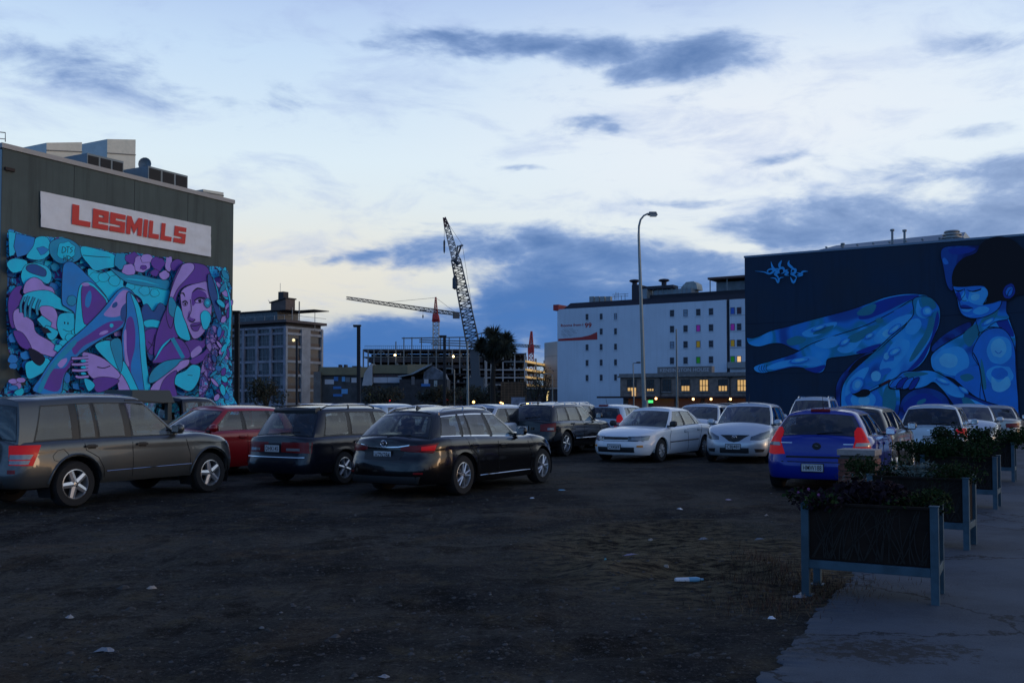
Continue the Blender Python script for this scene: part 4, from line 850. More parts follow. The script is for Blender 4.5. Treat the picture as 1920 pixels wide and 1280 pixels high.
for i in range(len(lev)):
    z1 = zf([613]+lev and ([613]+lev)[i])-.3; z0 = zf(lev[i])+.3
    for k in range(5):
        a1 = fA.L-.3-k*4.55-.4; a0 = a1-3.75; mb = MB(); fA.box(mb, a0, a1, z0, z1, -.5, -.38, 0)
        o = mb.build('window', gl, apt, world=True); mb = MB()
        for q in (.33, .66): fA.box(mb, lerp(a0, a1, q)-.05, lerp(a0, a1, q)+.05, z0, z1, -.38, -.3)
        fA.box(mb, a0, a1, z0+.8, z0+.88, -.38, -.3)
        if rnd.random() < .35: q = rnd.choice((0, .33, .66)); fA.box(mb, lerp(a0, a1, q)+.08, lerp(a0, a1, q+.3), z0+.9, z1, -.37, -.33)
        mb.build('frame', blind, o, world=True)
    for a0, a1 in ((.7, 5.0), (8.4, 11.9)):
        mb = MB(); fB.box(mb, a0, a1, z0, z1, -.5, -.38); o = mb.build('window', gl, apt, world=True)
        mb = MB(); fB.box(mb, a0, a1, z0, z0+.8, -.36, -.28); mb.build('balustrade', glr, o, world=True)
    mb = MB(); fB.box(mb, 6.0, 7.6, z1-1.15, z1-.5, .0, .1); 
    if i: mb.build('window', gl, apt, world=True)
mb = MB(); 
za, zb_ = zf(600), zf(596)
mb.prism([C-fh.u*25+fA.n*.8, C+fA.n*1.0+fB.n*1.0, C+GA*13.4+fB.n*1.0, C+GA*13.4-fh.u*25], Z*(zb_-za)); 
mb2 = MB(); mb2.prism([v+Z*0 for v in [C-fh.u*25+fA.n*.8, C+fA.n*.8+fB.n*.8, C+GA*13.2+fB.n*.8, C+GA*13.4-fh.u*25]], Z*.6)
for i in range(len(mb2.v)): mb2.v[i] = mb2.v[i]+Z*zf(604)
mb2.build('terrace_slab', mat('slab_brown', (.10, .08, .08), .8), apt, world=True)
zs = zf(604)+.6
mb = MB(); fA.box(mb, 0, fA.L-5, zs, zs+2.4, -9, -2.2); mb.build('penthouse', mat('penthouse_glass', (.06, .08, .095), .3, ns=1, na=.4), apt, world=True)
mb = MB(); fA.box(mb, -1, fA.L-1.5, zs+2.4, zs+2.62, -10, -1.2); fA.box(mb, fA.L-1.5, fA.L+4, zs+2.4, zs+2.58, -10, -5); mb.build('penthouse_roof', mat('block_roof_dark', (.05, .045, .045), .8), apt, world=True)
mb = MB()
for k in range(8): a = 1+k*3.2; fA.box(mb, a, a+.1, zs, zs+1.1, -.1, 0)
fA.box(mb, 0, fA.L, zs+1.05, zs+1.12, -.1, 0); fA.box(mb, fA.L-1, fA.L-.85, zs, zs+3.1, -3, -2.85); fB.box(mb, 9, 9.1, zs-2, zs+3, .6, .7); fB.box(mb, 0, 13, zs+1.05, zs+1.12, .6, .7); fB.box(mb, 4.6, 4.8, zs, zs+4.6, -.4, -.2); mb.build('railing', mat('galv'), apt, world=True)
pp = atY(526, 0, 223); pp.z = zs+3; mb = MB(); pp = pp-Z*.5; mb.prism([pp+fA.u*-2.3, pp+fA.u*2.5, pp+fA.u*2.5+Z*2.5, pp+fA.u*-2.3+Z*1.7], -fA.n*3); mb.build('lift_housing', mat('lift_brown', (.12, .09, .08), .8, ns=1, na=.25), apt, world=True)
mb = MB(); mb.prism([pp+fA.u*-2.6+fA.n*.3+Z*1.7, pp+fA.u*2.7+fA.n*.3+Z*2.55, pp+fA.u*2.7+fA.n*.3+Z*2.8, pp+fA.u*-2.6+fA.n*.3+Z*1.95], -fA.n*3.6); mb.build('lift_housing_roof', mat('block_roof_dark'), apt, world=True)
mb = MB(); qq = pp+fA.u*.7+Z*2.4; mb.box(qq+Z*.9-fA.n*1, (1.7, 1.6, 1.9), rz=fA.rz); mb.build('chimney', mat('chimney_dark', (.05, .045, .045), .8), apt, world=True)
for a_, b_ in ((qq+Z*1.8, qq+Z*3.8), (pp+fA.u*-2.6+Z*1.9, pp+fA.u*-3.2+Z*2.5)): mb = MB(); mb.tube([a_, b_], .05, 5); mb.build('aerial', mat('galv'), apt, world=True)

# --- low buildings in the middle
fm = Fac(Vector((atY(560, 0, 205).x, 205, 0)), Vector((atY(860, 0, 205).x, 205, 0))); 
ma = lambda x: fm.uv(x, 720)[0]; mz = lambda y: fm.uv(720, y)[1]
low = thing('low_office_building', 'low building with olive fascia bands, white panels and blue notice panels', 'building', fm.P(fm.L/2, 0, -8))
olive = mat('olive_fascia', (.16, .145, .085), .7, ns=.5, na=.15); olive2 = mat('tan_fascia', (.26, .20, .11), .7, ns=.5, na=.1)
mb = MB(); fm.box(mb, ma(601), ma(690), 0, mz(702), -12, 0); fm.box(mb, ma(690), ma(800), 0, mz(700), -12, -.3); mb.build('wall', mat('low_wall_dark', (.045, .05, .055), .8, ns=.6, na=.4), low, world=True)
mb = MB(); fm.box(mb, ma(600), ma(674), mz(703), mz(688), -12.5, .6); fm.box(mb, ma(700), ma(764), mz(700), mz(684), -12.5, .5); mb.build('fascia', olive, low, world=True)
mb = MB(); mb.prism([fm.P(ma(674), mz(707), .7), fm.P(ma(683), mz(707), .7), fm.P(ma(693), mz(688), .7), fm.P(ma(674), mz(688), .7)], -fm.n*9); fm.box(mb, ma(764.2), ma(806), mz(701), mz(683), -12, .6); mb.build('tan_fascia', olive2, low, world=True)
mb = MB(); mb.prism([fm.P(ma(680), mz(723), .9), fm.P(ma(699), mz(723), .9), fm.P(ma(699), mz(682), .9), fm.P(ma(696), mz(682), .9), fm.P(ma(684), mz(700), .9)], -fm.n*8); mb.build('white_fin_wall', mat('fin_white', (.36, .38, .40), .8, ns=.6, na=.1), low, world=True)
wp = mat('white_panel', (.45, .47, .52), .6, ns=.5, na=.08); bp_ = mat('blue_panel', (.03, .15, .42), .5); bp2 = mat('pale_blue_panel', (.10, .32, .62), .5)
for x0, x1, y0, y1, m_, d_ in ((609,626,711,720,wp,.05),(659,668.5,708,717,wp,.05),(700,726,707,717.5,wp,.05),(726.6,753.5,707,717.5,wp,.05),(625,640,724,729,bp_,.1),(640.5,652,729,738,bp2,.1),(625,642,738.5,743,bp_,.1),(626,634,706,714,bp_,.1),(641,647,706,715,bp2,.06),(648,656,707,716,mat('dim_panel',(.12,.15,.18),.6),.06)):
    mb = MB(); fm.box(mb, ma(x0), ma(x1), mz(y1), mz(y0), .0, d_); mb.build('panel', m_, low, world=True)
mb = MB()
for k in range(9): fm.box(mb, ma(700+k*6), ma(704.5+k*6), mz(706), mz(701.5), -.28, -.2)
mb.build('clerestory_glazing', mat('dim_glass_red', (.07, .02, .02), .3), low, world=True)
mb = MB()
for x in (635, 645, 661, 666, 671): fm.box(mb, ma(x-2.4), ma(x+2.4), mz(688), mz(685.5 if x > 655 else 683), -3, -1)
mb.build('roof_vent', mat('plant_dark'), low, world=True)
mb = MB(); fm.box(mb, ma(590), ma(603), 0, mz(697), -9, 1.2); mb.build('pale_end_wall', mat('end_wall_grey', (.13, .125, .12), .8, ns=.5, na=.3), low, world=True)
t = thing('notice_board', 'small square yellow sign board low down beside the dark bushes', 'sign', fm.P(ma(698), 0, 3))
mb = MB(); fm.box(mb, ma(694.5), ma(704), 1.6+.1, mz(737.5), 2.9, 3.); mb.build('board', mat('yellow_board', (.50, .42, .02), .6, em=(.8, .7, .03), es=.05), t, world=True)
mb = MB(); mb.tube([fm.P(ma(699), 0, 2.8), fm.P(ma(699), 2, 2.8)], .06, 6); mb.build('post', mat('galv'), t, world=True)
t = thing('shed_building', 'dark low gabled shed with curved pale roof edge and murky painted front', 'building', fm.P(ma(800), 0, 6))
dk = mat('shed_dark', (.028, .03, .036), .8, ns=.8, na=.5)
mb = MB(); fm.box(mb, ma(755), ma(842), 0, mz(712), -4, 6); mb.build('wall', dk, t, world=True)
mb = MB(); mb.prism([fm.P(ma(752), mz(706), 6.5), fm.P(ma(775), mz(702.5), 6.5), fm.P(ma(792), mz(693), 6.5), fm.P(ma(810), mz(685), 6.5), fm.P(ma(813), mz(686), 6.5), fm.P(ma(798), mz(694), 6.5), fm.P(ma(780), mz(703), 6.5), fm.P(ma(755), mz(708), 6.5)], -fm.n*9); mb.build('curved_roof', mat('curved_roof_blue', (.22, .27, .31), .5, .2), t, world=True)
mb = MB(); mb.prism([fm.P(ma(798), mz(712), 6.1), fm.P(ma(842), mz(712), 6.1), fm.P(ma(836), mz(700), 6.1), fm.P(ma(815), mz(688), 6.1), fm.P(ma(800), mz(699), 6.1)], -fm.n*7); mb.build('gable', mat('gable_grey', (.09, .11, .14), .7, ns=1, na=.5), t, world=True)
for k, (x0, x1, y0, y1, c) in enumerate(((800,808,712,720,wp),(795,811,720,725,bp_),(818,824,714,725,mat('shed_pale',(.30,.36,.36),.7)),(777,783,707,722,mat('shed_grey',(.12,.12,.13),.8)),(795,812,737,743,mat('shed_teal',(.10,.15,.17),.7)))):
    mb = MB(); fm.box(mb, ma(x0), ma(x1), mz(y1), mz(y0), 6.0+.12, 6.2); mb.build('painted_panel', c, t, world=True)

# --- steel framed building under construction, 400 m away
steel = mat('steel_grey', (.14, .165, .17), .6, .2); steel2 = mat('steel_light', (.34, .35, .35), .6, .2); slabm = mat('slab_dark', (.03, .032, .038), .85); timber = mat('edge_timber', (.55, .42, .20), .7)
YS = 400.
con = thing('construction_frame', 'unfinished multi storey steel framed building behind the car park', 'building', atY(850, 750, YS).xy.to_3d())
fs = Fac(Vector((atY(684, 0, YS).x, YS, 0)), Vector((atY(985, 0, YS).x, YS, 0))); sa = lambda x: fs.uv(x, 700)[0]; sz_ = lambda y: fs.uv(850, y)[1]
def slab(x0, x1, y, th, m_, dep=22, name='floor_slab'):
    mb = MB(); fs.box(mb, sa(x0), sa(x1), sz_(y+th), sz_(y), -dep, 0); return mb.build(name, m_, con, world=True)
def colm(x, y0, y1, w_=.5, m_=steel, d=0.05):
    mb = MB(); fs.box(mb, sa(x)-w_/2, sa(x)+w_/2, sz_(y1), sz_(y0), d-w_, d); return mb.build('column', m_, con, world=True)
slab(680, 905, 654.5, 4, slabm); slab(680, 905, 668.5, 1.5, steel); slab(690, 905, 671, 8, slabm); slab(760, 905, 684, 6, slabm)
for y in (700, 716, 732): slab(690, 985, y, 2.5, slabm)
for y in (692, 707): slab(868, 908, y, 1.4, steel2, 4)
for y in (676.5, 692, 706.5, 720): slab(908, 985, y, 2.2, steel2 if y > 680 else steel)
slab(930, 985, 662, 3, slabm, 18); 
for x in (681, 690, 701, 714, 728, 742, 757, 772, 788, 803, 818, 833, 848, 862): colm(x, 655, 700, .55)
for x in (910, 943, 965, 984): colm(x, 664, 752, .55, steel2)
for x in (912, 921): colm(x, 672, 752, .6, steel2)
for x in (742, 757, 772, 790, 826, 842, 862): colm(x, 632 if x > 752 else 640, 655, .4)
for x0, x1, y0, y1 in ((753, 880, 634, 632), (786, 900, 637, 640), (786, 900, 641, 645), (808, 905, 645, 651), (890, 912, 628, 622)):
    mb = MB(); mb.beam(fs.P(sa(x0), sz_(y0), 0), fs.P(sa(x1), sz_(y1), 0), .45); mb.build('roof_beam', steel, con, world=True)
for x in (895, 903, 911): colm(x, 624, 655, .35)
mb = MB()
for k in range(60): x = 684+k*3.8; mb.beam(fs.P(sa(x), sz_(655), -.3), fs.P(sa(x), sz_(647.5), -.3), .12)
mb.beam(fs.P(sa(683), sz_(648), -.3), fs.P(sa(905), sz_(648), -.3), .15); mb.build('edge_netting_rail', mat('netting_blue', (.12, .22, .27), .8), con, world=True, kind='stuff')
rnd.seed(11); mb = MB()
for k in range(120):
    x = rnd.uniform(740, 985); y = rnd.choice((661, 672, 679, 688, 700, 712)); hh = rnd.uniform(4, 8)
    fs.box(mb, sa(x), sa(x)+rnd.uniform(.2, .9), sz_(y+hh), sz_(y), -8, -rnd.uniform(1, 7), rnd.choice((0, 0, 1)))
mb.build('stored_material', [steel2, mat('props_tan', (.20, .16, .12), .8)], con, world=True, kind='stuff')
mb = MB(); fs.box(mb, sa(690), sa(985), 0, sz_(662), -20, -9); mb.build('core_wall', mat('core_dark', (.022, .026, .034), .9), con, world=True)
for a_, b_ in (((701, 669), (714, 656)), ((714, 656), (728, 669)), ((690, 684), (701, 698))):
    mb = MB(); mb.beam(fs.P(sa(a_[0]), sz_(a_[1]), .1), fs.P(sa(b_[0]), sz_(b_[1]), .1), .35); mb.build('brace', steel, con, world=True)
# right wing that turns towards the sunset, its edge beams' warm light put in as emission
W0 = atY(985, 0, YS); W0.z = 0; W1 = atY(1021, 0, YS+42); W1.z = 0; fw = Fac(W0, W1)
if fw.n.dot(Vector((1, 0, 0))) < 0: fw.n = -fw.n
wz = lambda y: atY(985, y, YS).z
for i, y in enumerate((677.5, 693, 707, 722)):
    mb = MB(); fw.box(mb, .2, fw.L, wz(y+1.2), wz(y-2.4), -.6, .3); mb.build('edge_beam_glow', mat('edge_beam_glow%d' % i, (.62, .46, .20), .7, em=(1, .62, .22), es=(.42, .40, .36, .12)[i]), con, world=True)
    mb = MB(); fw.box(mb, 0, fw.L, wz(y+3), wz(y+1.4), -12, -.2); mb.build('floor_slab', slabm, con, world=True)
for q in (.02, .5, .98):
    mb = MB(); fw.box(mb, fw.L*q-.3, fw.L*q+.3, 0, wz(668), -.5, .4); mb.build('column', steel2, con, world=True)
mb = MB()
for k in range(26): q = k/26*fw.L; fw.box(mb, q, q+.12, wz(740), wz(690), -2.2, -2); 
mb.build('scaffold_tube', mat('tube_olive', (.12, .11, .06), .7), con, world=True, kind='stuff')
for x, y in ((740.7, 665.5), (850, 668)):
    o = bulb('site_lamp', 'bright site lamp %s on the unfinished steel frame' % ('left' if x < 800 else 'right, beside the crane boom,'), 'lamp', atY(x, y, YS-3), .45, (1, .72, .3), 9, 'site lamps'); o['label'] = 'left of the two bright work lamps in the steel frame' if x < 800 else 'right of the two bright work lamps, near the crane boom'
t = thing('timber_screen', 'brown timber slat scaffold screen at the foot of the steel frame', 'scaffold screen', atY(962, 750, 300).xy.to_3d())
ft = Fac(Vector((atY(940, 0, 300).x, 300, 0)), Vector((atY(986, 0, 300).x, 300, 0)))
mb = MB(); ft.box(mb, 0, ft.L, 0, ft.uv(960, 715)[1], -.4, -.2); mb.build('backing', mat('screen_dark', (.03, .022, .016), .9), t, world=True)
for k in range(14):
    mb = MB(); z_ = .3+k*.5; ft.box(mb, 0, ft.L, z_, z_+.28, -.15, 0); mb.build('slat', mat('screen_timber', (.13, .085, .05), .8, ns=.6, na=.35), t, world=True)
for k in range(8):
    mb = MB(); a = ft.L*k/7; ft.box(mb, a-.09, a+.09, 0, 7.3, .0, .15); mb.build('upright', mat('screen_timber'), t, world=True)
t = thing('grey_tower_block', 'plain pale slab tower between the steel frame and the white hotel', 'building', atY(1033, 750, 430).xy.to_3d())
ft = Fac(Vector((atY(1020, 0, 440).x, 440, 0)), Vector((atY(1050, 0, 425).x, 425, 0))); zt = atY(1022, 641.5, 435).z
mb = MB(); ft.box(mb, 0, ft.L+8, 0, zt, -20, 0); mb.build('wall', mat('tower_pale', (.42, .42, .40), .8, ns=.1, na=.1), t, world=True)
mb = MB(); ft.box(mb, -2.1, 0, 0, zt, -20, -1); mb.build('shaded_return', mat('tower_shade_blue', (.16, .22, .26), .8), t, world=True)  # shade on the return is put into a darker, bluer colour
mb = MB()
for y in (667, 694, 712): z_ = atY(1022, y, 432).z; ft.box(mb, 0, ft.L+8, z_-.15, z_+.15, 0, .05)
mb.build('floor_line', mat('tower_line', (.30, .30, .29), .8), t, world=True)
t = thing('station_building', 'dark low building with a few amber lights left of the white hotel', 'building', atY(1020, 750, 330).xy.to_3d())
ft = Fac(Vector((atY(984, 0, 330).x, 330, 0)), Vector((atY(1045, 0, 330).x, 330, 0)))
mb = MB(); ft.box(mb, 0, ft.L+4, 0, ft.uv(1010, 729)[1], -10, 0); mb.build('wall', mat('core_dark'), t, world=True)
mb = MB(); ft.box(mb, -.5, ft.L+4, ft.uv(1010, 729)[1], ft.uv(1010, 727)[1], -10, .5); mb.build('roof', steel2, t, world=True)
for x, y, h_ in ((1025.5, 734, .5), (1028, 734, .5), (1025.5, 737.5, .5), (1028, 737.5, .5), (1027, 741, .5), (1026, 746, 1.8)):
    mb = MB(); a, z_ = ft.uv(x, y); ft.box(mb, a-.22, a+.22, z_-h_/2, z_+h_/2, .01, .05); mb.build('lit_window', mat('lit_small', (.8, .6, .25), em=(1, .75, .3), es=.8), t, world=True)

# --- cranes
def lattice(t, name, P0, P1, w0, w1, nseg, r, m_, up=None):
    P0, P1 = Vector(P0), Vector(P1); d = (P1-P0).normalized(); u = d.cross(up or Vector((0, 1, 0))).normalized(); v = d.cross(u).normalized(); mb = MB()
    def c(i, k):
        w = lerp(w0, w1, i/nseg)/2; p = P0.lerp(P1, i/nseg); return p+u*w*(1, 1, -1, -1)[k]+v*w*(1, -1, -1, 1)[k]
    for k in range(4):
        mb.tube([c(0, k), c(nseg, k)], r*1.5, 5)
        for i in range(nseg):
            k2 = (k+1) % 4; mb.tube([c(i, k), c(i+1, k2)] if i % 2 else [c(i, k2), c(i+1, k)], r, 4, cap=False)
            mb.tube([c(i, k), c(i, k2)], r*.8, 4, cap=False)
    return mb.build(name, m_, t, world=True)
cb = mat('crane_blue_grey', (.055, .075, .095), .6, .2); cr_ = mat('crane_red', (.42, .03, .03), .5); cw = mat('crane_white', (.42, .46, .46), .6)
YC = 380.
t = thing('crawler_crane', 'tall dark lattice boom crane leaning left above the steel frame', 'crane', atY(890, 750, YC).xy.to_3d())
b0, b1, b2, b3 = atY(889, 655, YC), atY(855, 487, YC), atY(838, 425, YC), atY(833, 408, YC)
lattice(t, 'boom', b0, b1, 5.2, 3.6, 22, .16, cb); lattice(t, 'upper_boom', b1, b2, 3.0, 1.9, 12, .12, mat('crane_pale', (.24, .27, .28), .6)); lattice(t, 'boom_tip', b2, b3, 1.8, .8, 4, .16, mat('crane_tip', (.09, .04, .045), .6))
mb = MB(); mb.tube([b1+Vector((-1.0, 0, 0)), b1+Vector((1, 0, -2))], .8, 6); mb.tube([b1, b1+Vector((2.2, 0, 6))], .4, 6); mb.tube([b1, b1+Vector((.7, 0, 5.6))], .35, 6); mb.tube([b1+Vector((2.9, 0, 5.8)), b1+Vector((.4, 0, 5.2))], .3, 6); mb.build('strut', cb, t, world=True)
mb = MB(); mb.tube([b3, atY(833, 455, YC)], .07, 4); mb.tube([b3, atY(864, 455, YC), b1+Vector((2.5, 0, 6)), atY(895, 640, YC)], .06, 4); mb.tube([atY(853, 500, YC), atY(853, 527, YC)], .07, 4); mb.build('cable', cb, t, world=True)
mb = MB(); mb.lathe([(0, -3), (.35, -2), (.4, 2), (0, 3)], 8, atY(833, 462, YC)); mb.build('hook_block', cb, t, world=True); mb = MB(); mb.lathe([(0, -2.4), (1, -1.8), (1, 2), (.5, 3), (0, 3)], 8, atY(853, 532, YC)); mb.build('hook_block', cb, t, world=True)
mb = MB(); bb = atY(893, 745, YC); mb.box(bb+Z*2, (9, 7, 4)); mb.box(bb+Z*6, (6, 5, 4)); mb.beam(bb+Z*5, b0, 3.5, 3.5); mb.build('machine_house', cb, t, world=True)
YT = 430.
t = thing('tower_crane', 'red and white tower crane with long horizontal jib pointing left', 'crane', atY(817, 750, YT).xy.to_3d())
m0 = atY(817.5, 750, YT); lattice(t, 'mast', m0, atY(817.5, 603, YT), 2.6, 2.6, 20, .14, cw)
lattice(t, 'slewing_unit', atY(817.5, 603, YT), atY(817, 590, YT), 3.0, 2.2, 3, .18, cr_); lattice(t, 'tower_head', atY(817, 590, YT), atY(817, 557, YT), 1.7, .4, 7, .12, cr_)
mb = MB(); mb.box(atY(817, 594, YT)-Vector((0, 1.5, 0)), (2.4, 2, 2.6)); mb.box(atY(817, 600, YT), (2.8, 2.8, 1.4)); mb.build('cab', cr_, t, world=True)
jt = atY(650, 558.5, YT-25); jr = atY(815, 583, YT); lattice(t, 'jib', jr, jt, 1.7, 1.0, 34, .10, mat('jib_grey', (.16, .16, .15), .6)); lattice(t, 'counter_jib', jr, atY(862, 589, YT+6), 1.5, 1.3, 9, .13, mat('jib_dark', (.09, .13, .14), .6))
mb = MB(); mb.box(atY(855.5, 591.5, YT+5), (3.0, 2, 2.6)); mb.build('counterweight', mat('cw_grey', (.12, .12, .12), .8), t, world=True)
mb = MB(); hd = atY(817, 558, YT); mb.tube([hd, jr.lerp(jt, .55)+Z*.8], .07, 4); mb.tube([hd, atY(856, 587, YT+5)], .07, 4); mb.tube([jr.lerp(jt, .14), jr.lerp(jt, .14)-Z*3], .05, 4); mb.build('tie_bar', mat('jib_dark'), t, world=True)
mb = MB(); mb.box(jr.lerp(jt, .14)-Z*.6, (3, 1.2, .6)); mb.lathe([(0, -.9), (.3, -.5), (.3, .6), (0, .8)], 6, jr.lerp(jt, .14)-Z*3.2); mb.build('trolley', mat('jib_dark'), t, world=True)
t = thing('tower_crane', 'small far red tower crane head behind the right wing of the steel frame', 'crane', atY(995.5, 750, 600).xy.to_3d())
lattice(t, 'mast', atY(996, 750, 600), atY(995.5, 655, 600), 3., 3., 12, .2, cr_); lattice(t, 'tower_head', atY(995.5, 655, 600), atY(996.5, 621, 600), 3.0, .6, 7, .26, cr_); lattice(t, 'jib', atY(996, 649, 600), atY(955, 646, 590), 1.6, 1.2, 16, .13, mat('jib_dark')); lattice(t, 'counter_jib', atY(996, 649, 600), atY(1012, 650, 605), 1.6, 1.4, 6, .13, mat('jib_dark'))
mb = MB(); mb.box(atY(995.5, 654, 600), (4, 3, 5)); mb.box(atY(993, 659, 600), (1.5, 2, 3)); mb.build('cab', cr_, t, world=True)

# --- lamp posts and poles
gal = mat('galvanised_pole', (.20, .24, .25), .45, .5, ns=2, na=.15); blk = mat('black_pole', (.008, .009, .013), .6)
t = thing('street_lamp', 'tall galvanised street lamp with curved swan neck rising behind the white sedan', 'street lamp', gnd(1210.5, 817))
Pl = gnd(1210.5, 817); Y_ = Pl.y; q = lambda x, y: atY(x, y, Y_)
top = [q(1210.5, 817), q(1208, 765), q(1204.5, 640), q(1200, 510), q(1197.6, 440)]
mb = MB(); mb.tube(top+[q(1198, 424), q(1201, 412), q(1207, 404.5), q(1215, 400.5)], [.105, .10, .085, .07, .055, .05, .045, .04, .04], 12); mb.build('pole', gal, t, world=True, smooth=60)
mb = MB(); hp = q(1223.5, 400.5); mb.box(hp, (.46, .24, .16), tp=.7); mb.build('lamp_head', mat('lamp_grey', (.16, .17, .17), .5), t, world=True, bevel=.03); mb = MB(); mb.box(hp-Z*.1+Vector((.03, 0, 0)), (.3, .2, .06)); mb.build('lens', mat('lens_pale', (.5, .5, .45), .3), t, world=True)
mb = MB(); mb.tube([Pl, Pl+Z*1.6], .13, 12); mb.build('base_sleeve', gal, t, world=True, smooth=60)
for x, yt, Y_, m_, rr, lab in ((1268, 617, 95, gal, .075, 'slim grey pole without a lamp in front of the lit shop building'), (1187, 681, 120, gal, .06, 'thin pole with small lamp head left of the tall swan neck lamp')):
    t = thing('pole', lab, 'pole', atY(x, 750, Y_).xy.to_3d()); mb = MB(); b_ = atY(x+2, 770, Y_); b_.z = 0; mb.tube([b_, atY(x, yt, Y_)], [rr*1.5, rr], 8); mb.build('shaft', m_, t, world=True, smooth=60)
    if Y_ == 120: mb = MB(); mb.beam(atY(x, yt, Y_), atY(x+8, yt-1, Y_), .08); mb.box(atY(x+10, yt-1.5, Y_), (.5, .25, .2)); mb.build('lamp_head', blk, t, world=True)
for x, yt, Y_, w_, lab in ((672.5, 610, 82, 11, 'black square lamp post standing in front of the low olive building'), (833.5, 629.5, 96, 11, 'black square lamp post in front of the steel frame'), (556.5, 636, 100, 6, 'shorter black lamp post in front of the grey concrete block'), (444.5, 584, 62, 9, 'black lamp post against the right edge of the gym building')):
    t = thing('lamp_post', lab, 'lamp post', atY(x, 750, Y_).xy.to_3d(), group='black square lamp posts')
    b_ = atY(x, 760, Y_); b_.z = 0; tp = atY(x, yt, Y_); mb = MB(); mb.beam(b_, tp, .28 if x != 556.5 else .2); mb.build('post', blk, t, world=True)
    h_ = atY(x-w_+1, yt, Y_); mb = MB(); mb.box((h_+tp)/2+Vector((.1, 0, -.02)), ((tp-h_).x+.2, .35, .14)); mb.box(h_.lerp(tp, .35)-Z*.1, ((tp-h_).x*.55, .3, .09)); mb.build('lamp_head', blk, t, world=True)
bulb('lit_lantern', 'small pale lit lantern on the shorter black lamp post', 'lantern', atY(550.5, 637.5, 99.8), .17, (.9, .75, .4), 1.2)
t = thing('mast_pole', 'tall thin grey pole in front of the cabbage tree and steel frame', 'pole', atY(877, 750, 150).xy.to_3d()); mb = MB(); b_ = atY(877.5, 770, 150); b_.z = 0; mb.tube([b_, atY(876.5, 640, 150)], [.22, .13], 8); mb.build('shaft', gal, t, world=True, smooth=60)
for x, yt, xe, Y_, lab in ((852, 693, 838, 140, 'grey street lamp with arm left, right of the second black lamp post'), (1036, 703, 1024, 150, 'thin street lamp with arm left against the white hotel corner')):
    t = thing('street_lamp', lab, 'street lamp', atY(x, 750, Y_).xy.to_3d()); b_ = atY(x, 770, Y_); b_.z = 0; mb = MB(); mb.tube([b_, atY(x, yt, Y_), atY((x+xe)/2, yt-2.2, Y_), atY(xe, yt-3, Y_)], [.12, .09, .07, .06], 8); mb.build('pole', gal, t, world=True, smooth=50); mb = MB(); mb.box(atY(xe, yt-2.6, Y_), (.8, .3, .15)); mb.build('lamp_head', gal, t, world=True)
# traffic lights and other far lights
i = 0
for x, y, Y_ in ((840, 749.5, 170), (864, 745.5, 190), (731.5, 750.5, 175)):
    t = thing('traffic_light', ['red traffic light just right of the second black lamp post', 'far red traffic light left of the thin grey mast pole', 'dim red traffic light below the low olive building'][i], 'traffic light', atY(x, 750, Y_).xy.to_3d()); i += 1
    p = atY(x, y, Y_); mb = MB(); mb.box(p-Z*.3, (.36, .25, 1.1)); mb.build('housing', blk, t, world=True); mb = MB(); mb.tube([Vector((p.x+.05, p.y, 0)), p-Z*.8], .05, 6); mb.build('post', blk, t, world=True)
    mb = MB(); r_ = .19 if i == 1 else .13; mb.lathe([(.001, -.03), (r_, -.02), (r_, .02), (.001, .03)], 12, p+Vector((0, -.15, 0)), 'Y'); mb.build('red_lens', mat('red_signal', (1, .02, .02), em=(1, .03, .05), es=2.2), t, world=True)
k = 0
names = ['leftmost', 'second', 'third', 'fourth', 'fifth', 'sixth', 'seventh', 'rightmost']
for x, y in ((888, 756), (939, 757), (942.5, 758.5), (989, 759), (997, 760), (1006.5, 760), (1012, 760), (1021.5, 759)):
    bulb('street_light', '%s in the row of tiny amber lights beyond the parked cars' % names[k], 'light', atY(x, y-2.5, 100+k*3)+Z*.0, .10 if k % 3 else .14, (1, .5, .15), 6, 'amber lights along the far street'); k += 1
t = thing('white_gantry_sign', 'small pale framed sign panel at the foot of the timber screen', 'sign', atY(970, 750, 180).xy.to_3d())
p = atY(971.5, 751, 180); mb = MB(); mb.box(p, (2.5, .15, 1.3)); mb.build('panel', mat('pale_sign', (.20, .23, .30), .6, ns=1, na=.4), t, world=True)
mb = MB()
for s_ in (-1.25, 1.25): mb.tube([Vector((p.x+s_, p.y, 0)), p+Vector((s_, 0, .7))], .06, 6)
mb.build('post', gal, t, world=True)

